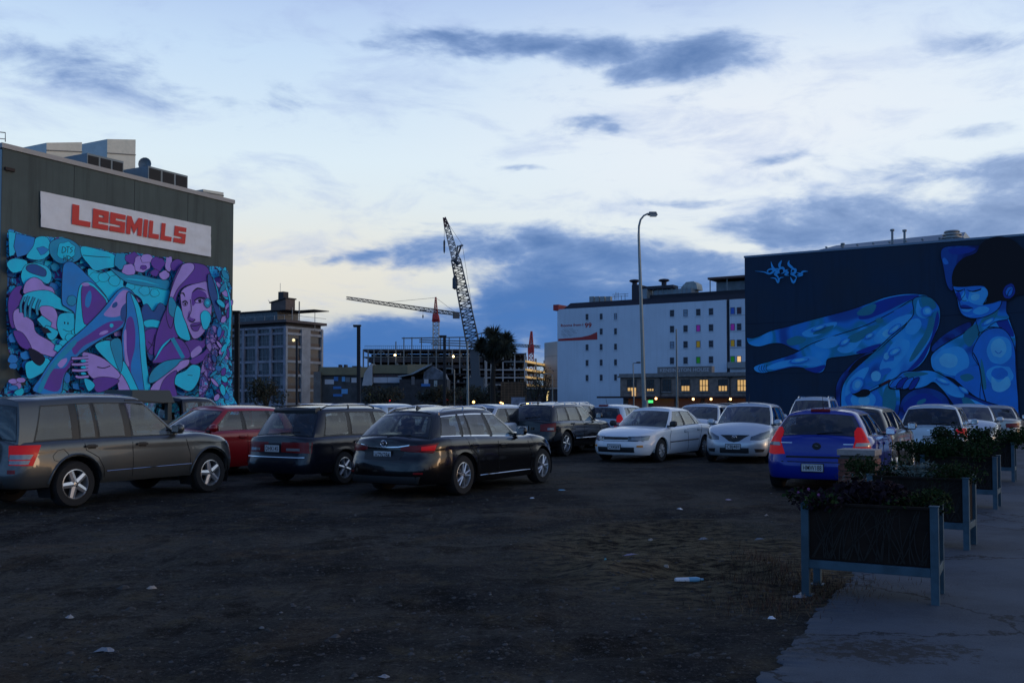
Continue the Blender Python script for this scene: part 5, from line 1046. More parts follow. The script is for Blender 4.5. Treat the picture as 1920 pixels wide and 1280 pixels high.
# --- trees and bushes
leafm = [mat('leaf_dark', (.012, .018, .010), .8), mat('leaf_mid', (.022, .032, .016), .8), mat('leaf_brown', (.030, .026, .015), .8)]
def bush(name, label, cat, c, rx, ry, h_, n, ls, mats=leafm, group=None, seed=1, trunk=True):
    rr = random.Random(seed); t = thing(name, label, cat, (c[0], c[1], 0), group=group)
    if trunk:
        mb = MB()
        for k in range(5):
            a = rr.random()*6.28; mb.tube([Vector((c[0], c[1], 0)), Vector((c[0]+rx*.3*math.cos(a), c[1]+ry*.3*math.sin(a), h_*.5)), Vector((c[0]+rx*.6*math.cos(a), c[1]+ry*.6*math.sin(a), h_*.85))], [rx*.05, rx*.035, rx*.012], 5)
        mb.build('trunk', mat('bark_dark', (.02, .016, .013), .9), t, world=True)
    mb = MB(); cl = [(rr.uniform(-.6, .6), rr.uniform(-.6, .6), rr.uniform(.35, .85), rr.uniform(.25, .5)) for _ in range(16)]
    for k in range(n):
        q = rr.choice(cl); v = Vector((rr.gauss(0, 1), rr.gauss(0, 1), rr.gauss(0, 1))).normalized()*q[3]*rr.uniform(.5, 1.08)
        p = Vector((c[0]+(q[0]+v.x)*rx, c[1]+(q[1]+v.y)*ry, max(.02, (q[2]+v.z*.55)*h_)))
        a = Vector((rr.gauss(0, 1), rr.gauss(0, 1), rr.gauss(0, 1))).normalized(); b = a.orthogonal().normalized(); s_ = ls*rr.uniform(.6, 1.4)
        mb.add([p-a*s_, p+b*s_*.45, p+a*s_, p-b*s_*.45], [(0, 1, 2, 3)], rr.randrange(len(mats)))
    mb.build('crown', mats, t, world=True); return t
for i, (x, Y_, w_, h_, lab) in enumerate(((499, 150, 3.2, 5., 'round dark bush at the foot of the grey concrete block'), (720, 150, 4.2, 3.8, 'dark bushy tree right of the small yellow sign'), (822, 140, 4., 3.6, 'dark bush below the second black lamp post'), (900, 170, 4.5, 4.6, 'dark scrub beneath the cabbage tree'), (870, 180, 4., 4.2, 'dark scrub left of the thin grey mast pole'), (1003, 190, 3., 6.3, 'thin leafless tree beside the timber screen'), (1019, 200, 3., 8.2, 'bare twiggy tree left of the white hotel corner'))):
    p = atY(x, 750, Y_); bush('bush' if i < 5 else 'tree', lab, 'bush' if i < 5 else 'tree', (p.x, Y_), w_, 2.5, h_, 1500 if i < 5 else 450, .22, seed=20+i)
# cabbage tree
Yc = 88.; t = thing('cabbage_tree', 'cabbage tree with forked crown of spiky dark leaves before the steel frame', 'tree', atY(925, 750, Yc).xy.to_3d())
q = lambda x, y, dy=0: atY(x, y, Yc+dy)
mb = MB(); b_ = q(925, 770); b_.z = 0
mb.tube([b_, q(924, 720), q(926, 680)], [.30, .24, .21], 9)
heads = [(926, 630, 0, 21), (948, 642, .5, 22), (944, 655, -.6, 19), (912, 655, .4, 18), (927, 648, -.5, 22), (932, 662, .8, 18), (897, 651, 0, 10), (918, 624, .8, 13), (920, 668, .2, 13), (956, 658, .2, 15), (950, 634, .3, 13), (903, 640, .2, 10)]
for x, y, dy, r in heads: mb.tube([q(926, 683), q((926+x)/2+(x-926)*.2, (683+y)/2+4, dy/2), q(x, y, dy)], [.14, .09, .07], 6)
mb.build('trunk', mat('bark_dark'), t, world=True)
rr = random.Random(5); mb = MB()
for x, y, dy, r in heads:
    c = q(x, y, dy); R_ = r*Yc/F*1.16
    for k in range(230):
        v = Vector((rr.gauss(0, 1), rr.gauss(0, 1), rr.gauss(.15, .9))).normalized(); L_ = R_*rr.uniform(.75, 1.12); s_ = v.orthogonal().normalized()*.028
        m_ = c+v*L_*.55+Z*.04; e = c+v*L_-Z*L_*L_*.16*(1-abs(v.z)); mb.add([c-s_, c+s_, m_+s_*1.5, e, m_-s_*1.5], [(0, 1, 2, 4), (4, 2, 3)], rr.randrange(2))
mb.build('crown', leafm[:2], t, world=True)
# ------------------------------------------------------------------ cars
tyre_m = mat('tyre_rubber', (.012, .012, .013), .85); plast = mat('black_plastic', (.013, .014, .015), .55); under = mat('underbody', (.006, .006, .007), .9)
seat_m = mat('seat_fabric', (.03, .03, .034), .9); rimm = mat('alloy_rim', (.55, .57, .60), .3, .75); rimd = mat('rim_shadow', (.015, .015, .017), .6); rimg = mat('alloy_dull', (.35, .36, .37), .45, .5)
chrome = mat('chrome', (.75, .76, .78), .12, 1.); rubber = mat('window_rubber', (.008, .009, .010), .45); seam_m = mat('panel_gap', (.004, .004, .005), .8)
redl = mat('tail_lamp_red', (.17, .003, .005), .3, coat=.15, spec=.25); redb = mat('tail_lamp_bright', (.42, .003, .006), .35, coat=.1, spec=.2, em=(1, .02, .03), es=.13); clearl = mat('lamp_clear', (.20, .21, .23), .12, .2, coat=.8)  # parked and unlit; redb's brighter red is put in as weak emission
headl = mat('headlamp_glass', (.11, .14, .16), .08, .6, coat=1.); platem = mat('plate_white', (.55, .57, .58), .5); platek = mat('plate_ink', (.008, .008, .01), .6); plated = mat('plate_frame', (.02, .02, .022), .5)
glass = glassmat('car_glass'); glassw = glassmat('windscreen_glass', (.30, .34, .35)); glassd = glassmat('car_glass_tinted', (.10, .11, .115)); amber = mat('amber_lens', (.7, .28, .04), .2, coat=.5)
def paint(n, c, metal=.35, rough=.32): return mat('paint_'+n, c, rough, metal, coat=.75, spec=.25)

_wh = {}
def wheel_meshes(tr, tw, style):
    k = (round(tr, 3), tw, style)
    if k in _wh: return _wh[k]
    rr_ = tr*.66 if style != 'steel' else tr*.6
    mb = MB(); mb.lathe([(rr_, -tw/2), (tr*.93, -tw/2), (tr, -tw*.32), (tr, tw*.32), (tr*.93, tw/2), (rr_*1.02, tw/2), (rr_*.97, tw*.30), (rr_*.97, -tw/2)], 30, (0, 0, 0), 'Y')
    ty = mb.mesh('wheel', [tyre_m], smooth=40)
    mb = MB()   # rim faces -Y (outer side)
    mb.lathe([(rr_*1.0, -tw*.47), (rr_*.93, -tw*.49), (rr_*.90, -tw*.40), (rr_*.88, tw*.1)], 30, (0, 0, 0), 'Y', 0)
    mb.lathe([(.001, tw*.05), (rr_*.9, tw*.05)], 24, (0, 0, 0), 'Y', 1)
    n = {'five': 5, 'ten': 10, 'six': 6, 'star': 5, 'steel': 9}[style]; wo, wi = {'five': (.17, .20), 'ten': (.062, .075), 'six': (.10, .16), 'star': (.13, .10), 'steel': (.16, .20)}[style]
    for i in range(n):
        a = 2*math.pi*(i+.5)/n+(0.0 if style != 'ten' else (.09 if i % 2 else -.09)); ca, sa = math.cos(a), math.sin(a)
        def P_(r, o, y): return Vector((r*ca*rr_-o*sa*rr_, y, r*sa*rr_+o*ca*rr_))
        y0, y1 = -tw*.40, -tw*.44
        vs = [P_(.16, -wi, y0-.012), P_(.16, wi, y0-.012), P_(.93, wo, y1), P_(.93, -wo, y1), P_(.16, -wi, y0+.035), P_(.16, wi, y0+.035), P_(.93, wo, y1+.035), P_(.93, -wo, y1+.035), P_(.16, 0, y0-.028), P_(.93, 0, y1-.012)]
        mb.add(vs, [(0, 8, 9, 3), (8, 1, 2, 9), (0, 3, 7, 4), (1, 5, 6, 2)], 0)
    mb.lathe([(.001, -tw*.47), (rr_*.13, -tw*.47), (rr_*.22, -tw*.44), (rr_*.25, -tw*.3)], 16, (0, 0, 0), 'Y', 0)
    for i in range(5):
        a = 2*math.pi*i/5; mb.lathe([(.001, 0), (.014, .0), (.014, .01)], 8, (rr_*.17*math.cos(a), -tw*.475, rr_*.17*math.sin(a)), 'Y', 1)
    rm = mb.mesh('rim', [rimm if style != 'steel' else rimg, rimd], smooth=25)
    _wh[k] = (ty, rm); return _wh[k]

SEC = [(0, .055), (.10, .02), (.3, .0), (.5, .0), (.66, .004), (.74, .014), (.82, .010), (.9, .022), (.96, .045), (1., .085)]
def car(pos, hd, sp, pm, label, rm='alloy', lod=0, group='cars parked on the gravel car park', name='parked_car', cat='car', gl=glass, mir=None, plate=None, trim=None):
    """pos = ground point under the middle of the wheelbase, hd = compass heading in degrees (0 = away from the camera)"""
    t = thing(name, label, cat, (pos[0], pos[1], 0), math.pi/2-R(hd), group)
    L, W, H, wb, fo, tr = sp['L'], sp['W'], sp['H'], sp['wb'], sp['fo'], sp['tr']
    xf = wb/2+fo; xr = xf-L; Ra = sp.get('Ra', tr+.06); zs = sp.get('sill', .19); top = sp['top']; T_ = lambda x: crv(top, x)
    AF = sp.get('AF', 1.05); AR = sp.get('AR', .95); nF = sp.get('nF', 3.2); nR = sp.get('nR', 4.2); fl_ = sp.get('flare', .012)
    front = sp.get('front', [(.15, -.12), (.25, -.04), (.36, -.005), (.5, 0), (.6, -.015), (.7, -.06), (.8, -.16)]); rear = sp.get('rear', [(.15, -.10), (.28, -.01), (.45, 0), (.6, -.02), (.68, -.06), (.9, -.09), (1.1, -.14)])
    hc = sp.get('crown', .06)
    xsF, xsR = xf-AF, xr+AR
    def plan(x):
        if x > xsF: return max(0, 1-min(1, (x-xsF)/AF)**nF)**(1/nF)
        if x < xsR: return max(0, 1-min(1, (xsR-x)/AR)**nR)**(1/nR)
        return 1.
    def inv(y, n): return max(0, 1-y**n)**(1/n)
    cols = []
    for y in (0, .2, .4, .58, .72, .83, .91, .96): cols.append((xr+AR-AR*inv(y, nR), y, 1))
    x0 = cols[-1][0]; x1 = xsF+AF*inv(.96, nF); xsl = [x0+.04+(x1-x0-.08)*i/44 for i in range(45)]
    for xw in (wb/2, -wb/2):
        xsl = [x for x in xsl if abs(x-xw) > Ra+.03]+[xw+Ra*math.cos(math.pi*i/14) for i in range(15)]+[xw-Ra-.003, xw+Ra+.003]
    for x in sorted(xsl): cols.append((x, plan(x), 0))
    for y in (.96, .91, .83, .72, .58, .4, .2, 0): cols.append((xsF+AF*inv(y, nF), y, 1))
    sf = crv([(0, 0), (1, 1)], 0)
    def surf(x, py, z, x_nom=None):
        tz = T_(x); f = (z-zs)/max(.1, tz-zs); xa = x
        if x > xsF: xa = xsF+(x-xsF)*(AF+crv(front, z))/AF
        if x < xsR: xa = xsR+(x-xsR)*(AR+crv(rear, z))/AR
        y = py*(W/2-crv(SEC, min(1, max(0, f))))
        for xw in (wb/2, -wb/2): y += fl_*math.exp(-((x-xw)/.5)**4)*max(0, 1-abs(z-.5)/.45)*min(1, py*1.2)
        return Vector((xa, y, z))
    fk = [0, .05, .14, .3, .46, .6, .70, .76, .82, .90, .96, 1.]
    side = []
    for x, py, _e in cols:
        zb = zs
        for xw in (wb/2, -wb/2):
            if abs(x-xw) <= Ra+.0005 and py > .6: zb = max(zs, tr+math.sqrt(max(0, Ra*Ra-(x-xw)**2)))
        if x > wb/2+Ra: zb = sp.get('fb', zs)
        if x < -wb/2-Ra: zb = sp.get('rb', zs+.04)
        p0 = surf(x, py, zb); c_ = [p0-Vector((0, min(.07, p0.y), 0))+Vector((0, 0, .0))]
        for f_ in fk: c_.append(surf(x, py, zb+(T_(x)-zb)*f_))
        side.append(c_)
    mb = MB(); mb.grid(side)
    mb.grid([[Vector((p.x, -p.y, p.z)) for p in c_][::-1] for c_ in side])
    ribs = []
    for (x, py, _e), c_ in zip(cols, side):
        p = c_[-1]; ch = hc*min(1, p.y/(W*.4)) if p.y > 0 else 0; dd = .0
        ribs.append([Vector((p.x, p.y*q, p.z+ch*(1-abs(q)**2.2))) for q in (1, .93, .8, .55, .28, 0, -.28, -.55, -.8, -.93, -1)])
    mb.grid([r_[::-1] for r_ in ribs])
    body = mb.build('body', pm, t, smooth=48, weld=True)
    bvb = [v for v in mb.v]; bfb = [tuple(f_) for f_ in mb.f]
    # cabin -----------------------------------------------------------------
    cx, hx_, rtx, rbx = sp['cowl'], sp['hdr'], sp['rtop'], sp['rbase']; wbt, wrf = W/2-sp.get('bi', .095), sp['wr']; roof = sp['roof']; RZ = lambda x: crv(roof, x)
    bb, bt = sp.get('bowb', .26), sp.get('bowt', .10); rbb, rbt = sp.get('rbow', .12), sp.get('rbowt', .08); rc = sp.get('rcrown', .055)
    C_ = []; seg = []
    for q in (0, .3, .6, .86): C_.append((cx-bb*q*q, wbt*q, hx_-bt*q*q, wrf*q)); seg.append('F')
    C_.append((cx-bb*.93**2, wbt*.93, hx_-bt*.93**2, wrf*.94)); seg.append('p')
    C_.append((cx-bb, wbt, hx_-bt, wrf)); seg.append('p')
    ins = sp.get('taper', .03)
    for (xb, xt, ty_) in sp['cab']:
        tb = max(0, (-.2-xb)/2.2); C_.append((xb, wbt-ins*tb, xt, wrf-ins*tb)); seg.append(ty_)
    we, re_ = C_[-1][1]-.01, C_[-1][3]-.005
    C_.append((rbx+rbb, we, rtx+rbt, re_)); seg.append('p')
    C_.append((rbx+rbb*.88, we*.95, rtx+rbt*.9, re_*.95)); seg.append('p')
    for q in (.86, .6, .3, 0): C_.append((rbx+rbb*q*q, we*q, rtx+rbt*q*q, re_*q)); seg.append('R')
    n_ = len(C_); seg[-1] = None; seg[n_-5] = 'p' if False else seg[n_-5]
    seg = seg[:n_]
    # the segment i joins column i and i+1
    def CP(ci, s_, out=0.):
        i = min(n_-2, int(ci)); u = ci-i; a, b = C_[i], C_[i+1]; xb, yb, xt, yt = [lerp(a[k], b[k], u) for k in range(4)]
        zb = T_(xb)-.03+hc*(1-(yb/wbt)**2)*.9; zt = RZ(xt)+rc*(1-(yt/wrf)**2.0)
        B_ = math.sin(math.pi*s_); x = lerp(xb, xt, s_); y = lerp(yb, yt, s_); z = lerp(zb, zt, s_)
        if s_ > .9: e = (s_-.9)/.1; y -= .018*e*e*(yt/wrf); x -= .02*e*e*(1 if ci < 4 else (-1 if ci > n_-5 else 0))
        y += (.028*B_+out)*min(1, abs(yb)/wbt*1.0)**3; fx = 1 if ci < 5 else (-1 if ci > n_-6 else 0)
        x += (.04*B_+out)*fx*(1-min(1, abs(yb)/wbt)**4)
        z += out*.6*(1 if fx else 0)
        return Vector((x, y, z))
    s0, s1 = sp.get('g0', .06), sp.get('g1', .90); lv = [0, s0, .25, .45, .65, .8, s1, .96, 1.]
    mb = MB()
    for i in range(n_-1):
        for j in range(len(lv)-1):
            ty_ = seg[i]; gla = ty_ in ('F', 'g', 'R') and lv[j] >= s0-1e-6 and lv[j+1] <= s1+1e-6
            if gla and not (lod and ty_ in 'g' and False): continue
            m_ = 1 if ty_ == 'k' and lv[j] >= s0-1e-6 and lv[j+1] <= s1+1e-6 else 0
            q = [CP(i, lv[j]), CP(i+1, lv[j]), CP(i+1, lv[j+1]), CP(i, lv[j+1])]
            mb.add(q[::-1], [(0, 1, 2, 3)], m_); mb.add([Vector((p.x, -p.y, p.z)) for p in q], [(0, 1, 2, 3)], m_)
    rb_ = []
    for i in range(n_):
        p = CP(i, 1.); x = p.x; yy = abs(p.y)
        row = []
        for q in (1, .94, .8, .5, .25, 0, -.25, -.5, -.8, -.94, -1):
            y = yy*q; row.append(Vector((x, y, p.z+rc*((yy/wrf)**2-(y/wrf)**2)+.022*(1-abs(q)**6)*min(1, yy/.3))))
        rb_.append(row)
    mb.grid(rb_); cabin = mb.build('cabin', [pm, rubber], t, smooth=55, weld=True)
    b0_ = len(bvb); bvb += mb.v; bfb += [tuple(b0_+i for i in f_) for f_ in mb.f]
    # glass
    def pane(nm, c0, c1, mirror, g_, trimm):
        mb = MB(); P0 = (CP(c0, .5)-CP(c1, .5)).length or .1; hgt = (CP(c0, s1)-CP(c0, s0)).length; et = min(.3, .022/P0); es = .022/hgt
        tl = [0, et, .33, .66, 1-et, 1]; sl_ = [0, es, .33, .66, 1-es, 1]
        def M_(p): return Vector((p.x, -p.y, p.z)) if mirror else p
        rows = [[M_(CP(lerp(c0, c1, u_), lerp(s0, s1, v_), .003 if 0 < k < 5 and 0 < j < 5 else 0.006)) for k, u_ in enumerate(tl)] for j, v_ in enumerate(sl_)]
        mb.grid(rows if mirror else [r_[::-1] for r_ in rows], mf=lambda i, j: (1 if i in (0, 4) else (2 if j in (0, 4) else 0)))
        b0_ = len(bvb); bvb.extend(mb.v); bfb.extend([tuple(b0_+i for i in f_) for f_ in mb.f])
        mb.build(nm, [g_, trimm, rubber], t, smooth=60)
    def wide(nm, cl, g_):     # windscreen and rear window run across the car in one piece
        mb = MB(); sl_ = [s0, s0+.03, .3, .5, .7, s1-.03, s1]; pts = [(c, 1) for c in cl[::-1]]+[(c, -1) for c in cl[1:]]
        rows = []
        for v_ in sl_:
            r_ = []
            for c, sgn in pts: p = CP(c, v_, .004); r_.append(Vector((p.x, p.y*sgn, p.z)))
            rows.append(r_)
        nn = len(pts); fr_ = cl[0] == 0
        mb.grid(rows if fr_ else [r_[::-1] for r_ in rows], mf=lambda i, j: 1 if i in (0, 5) or j in (0, nn-2) else 0)
        b0_ = len(bvb); bvb.extend(mb.v); bfb.extend([tuple(b0_+i for i in f_) for f_ in mb.f])
        mb.build(nm, [g_, rubber], t, smooth=60)
    wide('windscreen', [0, 1, 2, 3, 3.85, 4], glassw)
    wide('rear_window', [n_-1, n_-2, n_-3, n_-4, n_-4.85 if False else n_-5+.15, n_-5], gl if gl is not glass else glassw)
    for i in range(n_-1):
        if seg[i] == 'g':
            for mi in (False, True): pane('window', i, i+1, mi, glass if i < 8 else gl, trim or rubber)
    # underbody and wheel wells
    mb = MB(); mb.box(((xf+xr)/2, 0, zs+.12), (L-.5, W-.62, .2)); mb.box(((xf+xr)/2, 0, zs+.32), (L-.5, W-.62, .26))
    for xw in (wb/2, -wb/2):
        pass
    mb.box((0, 0, zs+.05), (wb-2*Ra-.1, W-.2, .06)); mb.build('underbody', under, t)
    # interior
    if lod < 2:
        ft = T_(cx-.3)
        for y in (W*.2, -W*.2):
            for k, xx in enumerate(sp.get('seats', (.05, -.85))):
                mb = MB(); mb.box((xx, y, .55), (.5, .48, .16)); mb.box((xx-.27, y, .85), (.13, .46, .62), ax=(Vector((.97, 0, .22)), Vector((0, 1, 0)), Vector((-.22, 0, .97)))); mb.box((xx-.36, y, 1.20 if H > 1.45 else 1.16), (.10, .26, .17))
                mb.build('seat', seat_m, t, bevel=.035 if lod == 0 else 0, smooth=50)
        mb = MB(); mb.box((cx-.35, 0, ft-.08), (.45, W-.35, .16)); mb.lathe([(.15, 0), (.17, .012), (.19, 0), (.17, -.012)], 14, (cx-.62, -W*.2, ft+.02), 'Y'); mb.build('dashboard', plast, t)
    mb = MB(); mb.box(((cx+rbx)/2, 0, .5), ((cx-rbx)-.2, W-.3, .03)); mb.build('floor_pan', under, t)
    # wheels
    ty_, rm_ = wheel_meshes(tr, sp.get('tw', .205), sp.get('wheel', 'five'))
    for xw in (wb/2, -wb/2):
        for sg in (-1, 1):
            o = bpy.data.objects.new('wheel', ty_); COL.objects.link(o); o.parent = t; o.location = (xw, sg*(W/2-sp.get('tw', .205)/2-.015), tr); o.rotation_euler = (0, rnd.random()*.0+xw, 0) if sg < 0 else (0, 0, math.pi)
            if sg > 0: o.rotation_euler = (0, -xw, math.pi)
            o2 = bpy.data.objects.new('rim', rm_); COL.objects.link(o2); o2.parent = o
    # dark wheel-house liners
    for xw in (wb/2, -wb/2):
        for sg in (-1, 1):
            arc = [(xw+(Ra-.004)*math.cos(a), tr+(Ra-.004)*math.sin(a)) for a in [R(-25+230*i/14) for i in range(15)]]
            yo, yi = sg*(W/2-.03), sg*(W/2-.33); mb = MB()
            mb.grid([[Vector((x, yo, z)) for x, z in arc], [Vector((x, yi, z)) for x, z in arc]]); mb.add([Vector((x, yi, z)) for x, z in arc], [list(range(15))]); mb.build('wheel_arch_liner', under, t)
    # projected fittings ------------------------------------------------------
    bvh = BVHTree.FromPolygons([tuple(v) for v in bvb], bfb)
    def cast(o_, d_):
        h_, nn_, _i, _d = bvh.ray_cast(o_, d_, 6)
        if h_ is None: return None, None
        return h_, (nn_ if nn_.dot(d_) < 0 else -nn_)
    def hit(mode, a, z, sg=1):
        if mode == 'side': o_ = Vector((a, sg*3, z)); d_ = Vector((0, -sg, 0))
        elif mode == 'front': o_ = Vector((xf+2, a, z)); d_ = Vector((-1, 0, 0))
        elif mode == 'rear': o_ = Vector((xr-2, a, z)); d_ = Vector((1, 0, 0))
        elif mode == 'fcyl': c0 = Vector((xf-1.0, 0, z)); dr = Vector((math.cos(R(a)), sg*math.sin(R(a)), 0)); o_ = c0+dr*4; d_ = -dr
        else: c0 = Vector((xr+1.0, 0, z)); dr = Vector((-math.cos(R(a)), sg*math.sin(R(a)), 0)); o_ = c0+dr*4; d_ = -dr
        return cast(o_, d_)
    def patch(nm, mode, lo, hi, m_, off=.008, sg=1, nv=5, nu=8, parent=None, sk=.012, sm=False, label=None):
        """lo / hi: lower and upper outline as (a,z) lists of equal length"""
        def samp(pl, u):
            k = u*(len(pl)-1); i = min(len(pl)-2, int(k)); return (lerp(pl[i][0], pl[i+1][0], k-i), lerp(pl[i][1], pl[i+1][1], k-i))
        rows = []; last = None
        for j in range(nv+1):
            r_ = []
            for k in range(nu+1):
                a0, z0 = samp(lo, k/nu); a1, z1 = samp(hi, k/nu); v_ = j/nv; h_, nn_ = hit(mode, lerp(a0, a1, v_), lerp(z0, z1, v_), sg)
                if h_ is None: h_, nn_ = last or (Vector((0, 0, .5)), Vector((0, 0, 1)))
                last = (h_, nn_); r_.append(h_+nn_*off)
            rows.append(r_)
        mb = MB()
        a, b, c = rows[0][0], rows[0][-1], rows[-1][0]; flip = (b-a).cross(c-a).dot(last[1]) < 0
        rim_ = [rows[0][k] for k in range(nu+1)]+[rows[j][-1] for j in range(1, nv+1)]+[rows[-1][k] for k in range(nu-1, -1, -1)]+[rows[j][0] for j in range(nv-1, 0, -1)]
        cen = sum((r_[len(r_)//2] for r_ in rows), Vector())/len(rows); nrm = last[1]
        if flip: rows = [r_[::-1] for r_ in rows]
        mb.grid(rows)
        lo_ = [p-nrm*(off+sk) for p in rim_]; rim2 = rim_+[rim_[0]]; lo2 = lo_+[lo_[0]]; mb.grid([rim2, lo2] if not flip else [lo2, rim2])
        o = mb.build(nm, m_, parent or t, smooth=50)
        if label: o['label'] = label
        return o
    def line(nm, mode, pts, w_, m_, sg=1, off=.003):
        mb = MB(); dense = []
        for i in range(len(pts)-1):
            n2 = max(2, int(math.hypot(pts[i+1][0]-pts[i][0], pts[i+1][1]-pts[i][1])/.07))
            for k in range(n2): dense.append((lerp(pts[i][0], pts[i+1][0], k/n2), lerp(pts[i][1], pts[i+1][1], k/n2)))
        dense.append(pts[-1]); P3 = []
        for a, z in dense:
            h_, nn_ = hit(mode, a, z, sg)
            if h_ is not None: P3.append(h_+nn_*off)
        if len(P3) > 1: mb.tube(P3, w_, 4, cap=False); mb.build(nm, m_, t, smooth=60)
    mats_ = dict(body=pm, red=redl, redb=redb, clear=clearl, head=headl, black=plast, chrome=chrome, amber=amber, dark=rubber, rim=rimm, gap=seam_m)
    for d in sp.get('fit', []):
        nm, mode, lo, hi, mk = d[:5]; off = d[5] if len(d) > 5 else .008; both = d[6] if len(d) > 6 else (1, -1)
        for sg in both: patch(nm, mode, lo, hi, mats_[mk], off, sg)
    if lod < 2:
        for d in sp.get('lines', []):
            for sg in (1, -1): line(d[0], 'side', d[1], d[2], mats_[d[3]], sg)
        for (x, z) in sp.get('handles', []):
            for sg in (-1, 1):
                h_, nn_ = hit('side', x, z, sg)
                if h_ is None: continue
                mb = MB(); mb.box(h_+nn_*.016, (.21, .028, .035)); mb.box(h_+nn_*.002+Vector((.02, 0, -.004)), (.13, .006, .07), m=1); mb.build('door_handle', [mats_[sp.get('hm', 'body')], plast], t, bevel=.006)
    for q in sp.get('arch', []):
        for xw in (wb/2, -wb/2):
            for sg in (-1, 1):
                mb = MB(); P3 = []
                for i in range(17):
                    a = R(-8+196*i/16); h_, nn_ = hit('side', xw+(Ra+.02)*math.cos(a), tr+(Ra+.02)*math.sin(a), sg)
                    if h_ is not None: P3.append(h_+nn_*.004)
                if len(P3) > 3: mb.tube(P3, q, 6); mb.build('arch_lip', pm if q < .03 else plast, t, smooth=60)
    # mirrors
    mx, mz_ = sp.get('mirror', (cx-.32, T_(cx-.3)+.10))
    for sg in (-1, 1):
        mb = MB(); mb.lathe([(.001, -.075), (.07, -.07), (.095, -.03), (.1, .02), (.085, .055), (.04, .075), (.001, .08)], 14, (0, 0, 0), 'Y'); mb.v = [Vector((mx+v.z*.0+v.x*.75, sg*(wbt+.13+v.y*1.25), mz_+v.z*.85)) for v in mb.v]
        o = mb.build('door_mirror', mir or pm, t, smooth=80, weld=True)
        mb = MB(); mb.box((mx-.078, sg*(wbt+.13), mz_), (.006, .15, .11)); mb.build('mirror_glass', chrome, o)
        mb = MB(); mb.box((mx+.01, sg*(wbt+.03), mz_-.06), (.1, .12, .04)); mb.build('mirror_stalk', plast, o)
    # number plates
    def plate_(mode, txt, a0, z0, w_=.36, h_=.125):
        hp_, nn_ = hit(mode, a0, z0)
        if hp_ is None: return
        U = Vector((0, 1, 0)) if mode == 'front' else Vector((0, -1, 0)); V = Vector((0, 0, 1)); N_ = Vector((1, 0, 0)) if mode == 'front' else Vector((-1, 0, 0))
        c_ = hp_+N_*.012; mb = MB(); mb.box(c_, (.012, w_, h_)); o = mb.build('number_plate', platem, t, bevel=.003)
        fr_ = MB()
        for q in ((0, h_/2+.006, w_+.024, .012), (0, -h_/2-.006, w_+.024, .012), (w_/2+.006, 0, .012, h_), (-w_/2-.006, 0, .012, h_)): fr_.box(c_+U*q[0]+V*q[1], (.016, q[2], q[3]))
        fr_.build('plate_frame', plated, o)
        if txt: mb = MB(); text_mesh(mb, txt, c_-U*(w_*.43)-V*(h_*.33)+N_*.0075, U, V, h_*.66, w=w_*.86, N=N_, bold=.012); mb.build('plate_lettering', platek, o)
    if plate:
        if 'rp' in sp: plate_('rear', plate, *sp['rp'])
        if 'fp' in sp: plate_('front', plate, *sp['fp'])
    # roof rails and aerial
    if sp.get('rails'):
        xa, xb_ = sp['rails']
        for sg in (-1, 1):
            mb = MB(); yy = sg*(wrf-.05); P3 = [Vector((lerp(xa, xb_, i/10), yy, RZ(lerp(xa, xb_, i/10))+rc*.15+(.022 if i in (0, 10) else .06))) for i in range(11)]; mb.tube(P3, .014, 6)
            for i in (0, 5, 10): mb.tube([P3[i], P3[i]-Z*.07], .016, 6)
            mb.build('roof_rail', mats_[sp.get('railm', 'chrome')], t, smooth=60)
    if sp.get('ant'):
        x, kind = sp['ant']; z_ = RZ(x)+rc+.015; mb = MB()
        if kind == 'fin': mb.add([(x+.12, 0, z_-.01), (x-.06, .022, z_-.01), (x-.06, -.022, z_-.01), (x-.05, 0, z_+.065)], [(0, 1, 3), (0, 3, 2), (1, 2, 3)])
        else: mb.tube([(x, 0, z_-.02), (x-.02, 0, z_+.02), (x-.11, 0, z_+.24)], [.014, .007, .003], 6)
        mb.build('aerial', plast, t)
    for extra in sp.get('extra', []): extra(t, sp, pm, mats_, hit, locals())
    return t

def wiper(t, sp, pm, ms, hit, lc):
    mb = MB(); 
    pts = [hit('rear', a, z)[0] for a, z in ((0, sp['wz']), (-.15, sp['wz']+.015), (-.42, sp['wz']+.03))]
    if all(pts): mb.tube([p+Vector((-.02, 0, 0)) for p in pts], [.012, .008, .006], 5); mb.build('rear_wiper', plast, t)
def badge_round(mode, z, r, m_='chrome', y=0):
    def f_(t, sp, pm, ms, hit, lc):
        h_, n_ = hit(mode, y, z)
        sx = 1 if mode == 'front' else -1; mb = MB()
        for k in range(20):
            a, b = 2*math.pi*k/20, 2*math.pi*(k+1)/20; mb.tube([h_+Vector((sx*.014, r*1.25*math.cos(a), r*math.sin(a))), h_+Vector((sx*.014, r*1.25*math.cos(b), r*math.sin(b)))], .007, 4, cap=False)
        mb.build('badge', ms[m_], t)
    return f_
def wing_badge(mode, z, r):
    def f_(t, sp, pm, ms, hit, lc):
        h_, n_ = hit(mode, 0, z); sx = 1 if mode == 'front' else -1; mb = MB(); o = h_+Vector((sx*.018, 0, 0)); 
        Q = lambda y, z_: o+Vector((0, y*r, z_*r))
        mb.tube([Q(-1.1, .45), Q(-.55, .42), Q(-.28, .1), Q(0, -.35), Q(.28, .1), Q(.55, .42), Q(1.1, .45)], .009, 5)
        mb.build('badge_wings', ms['chrome'], t)
    return f_
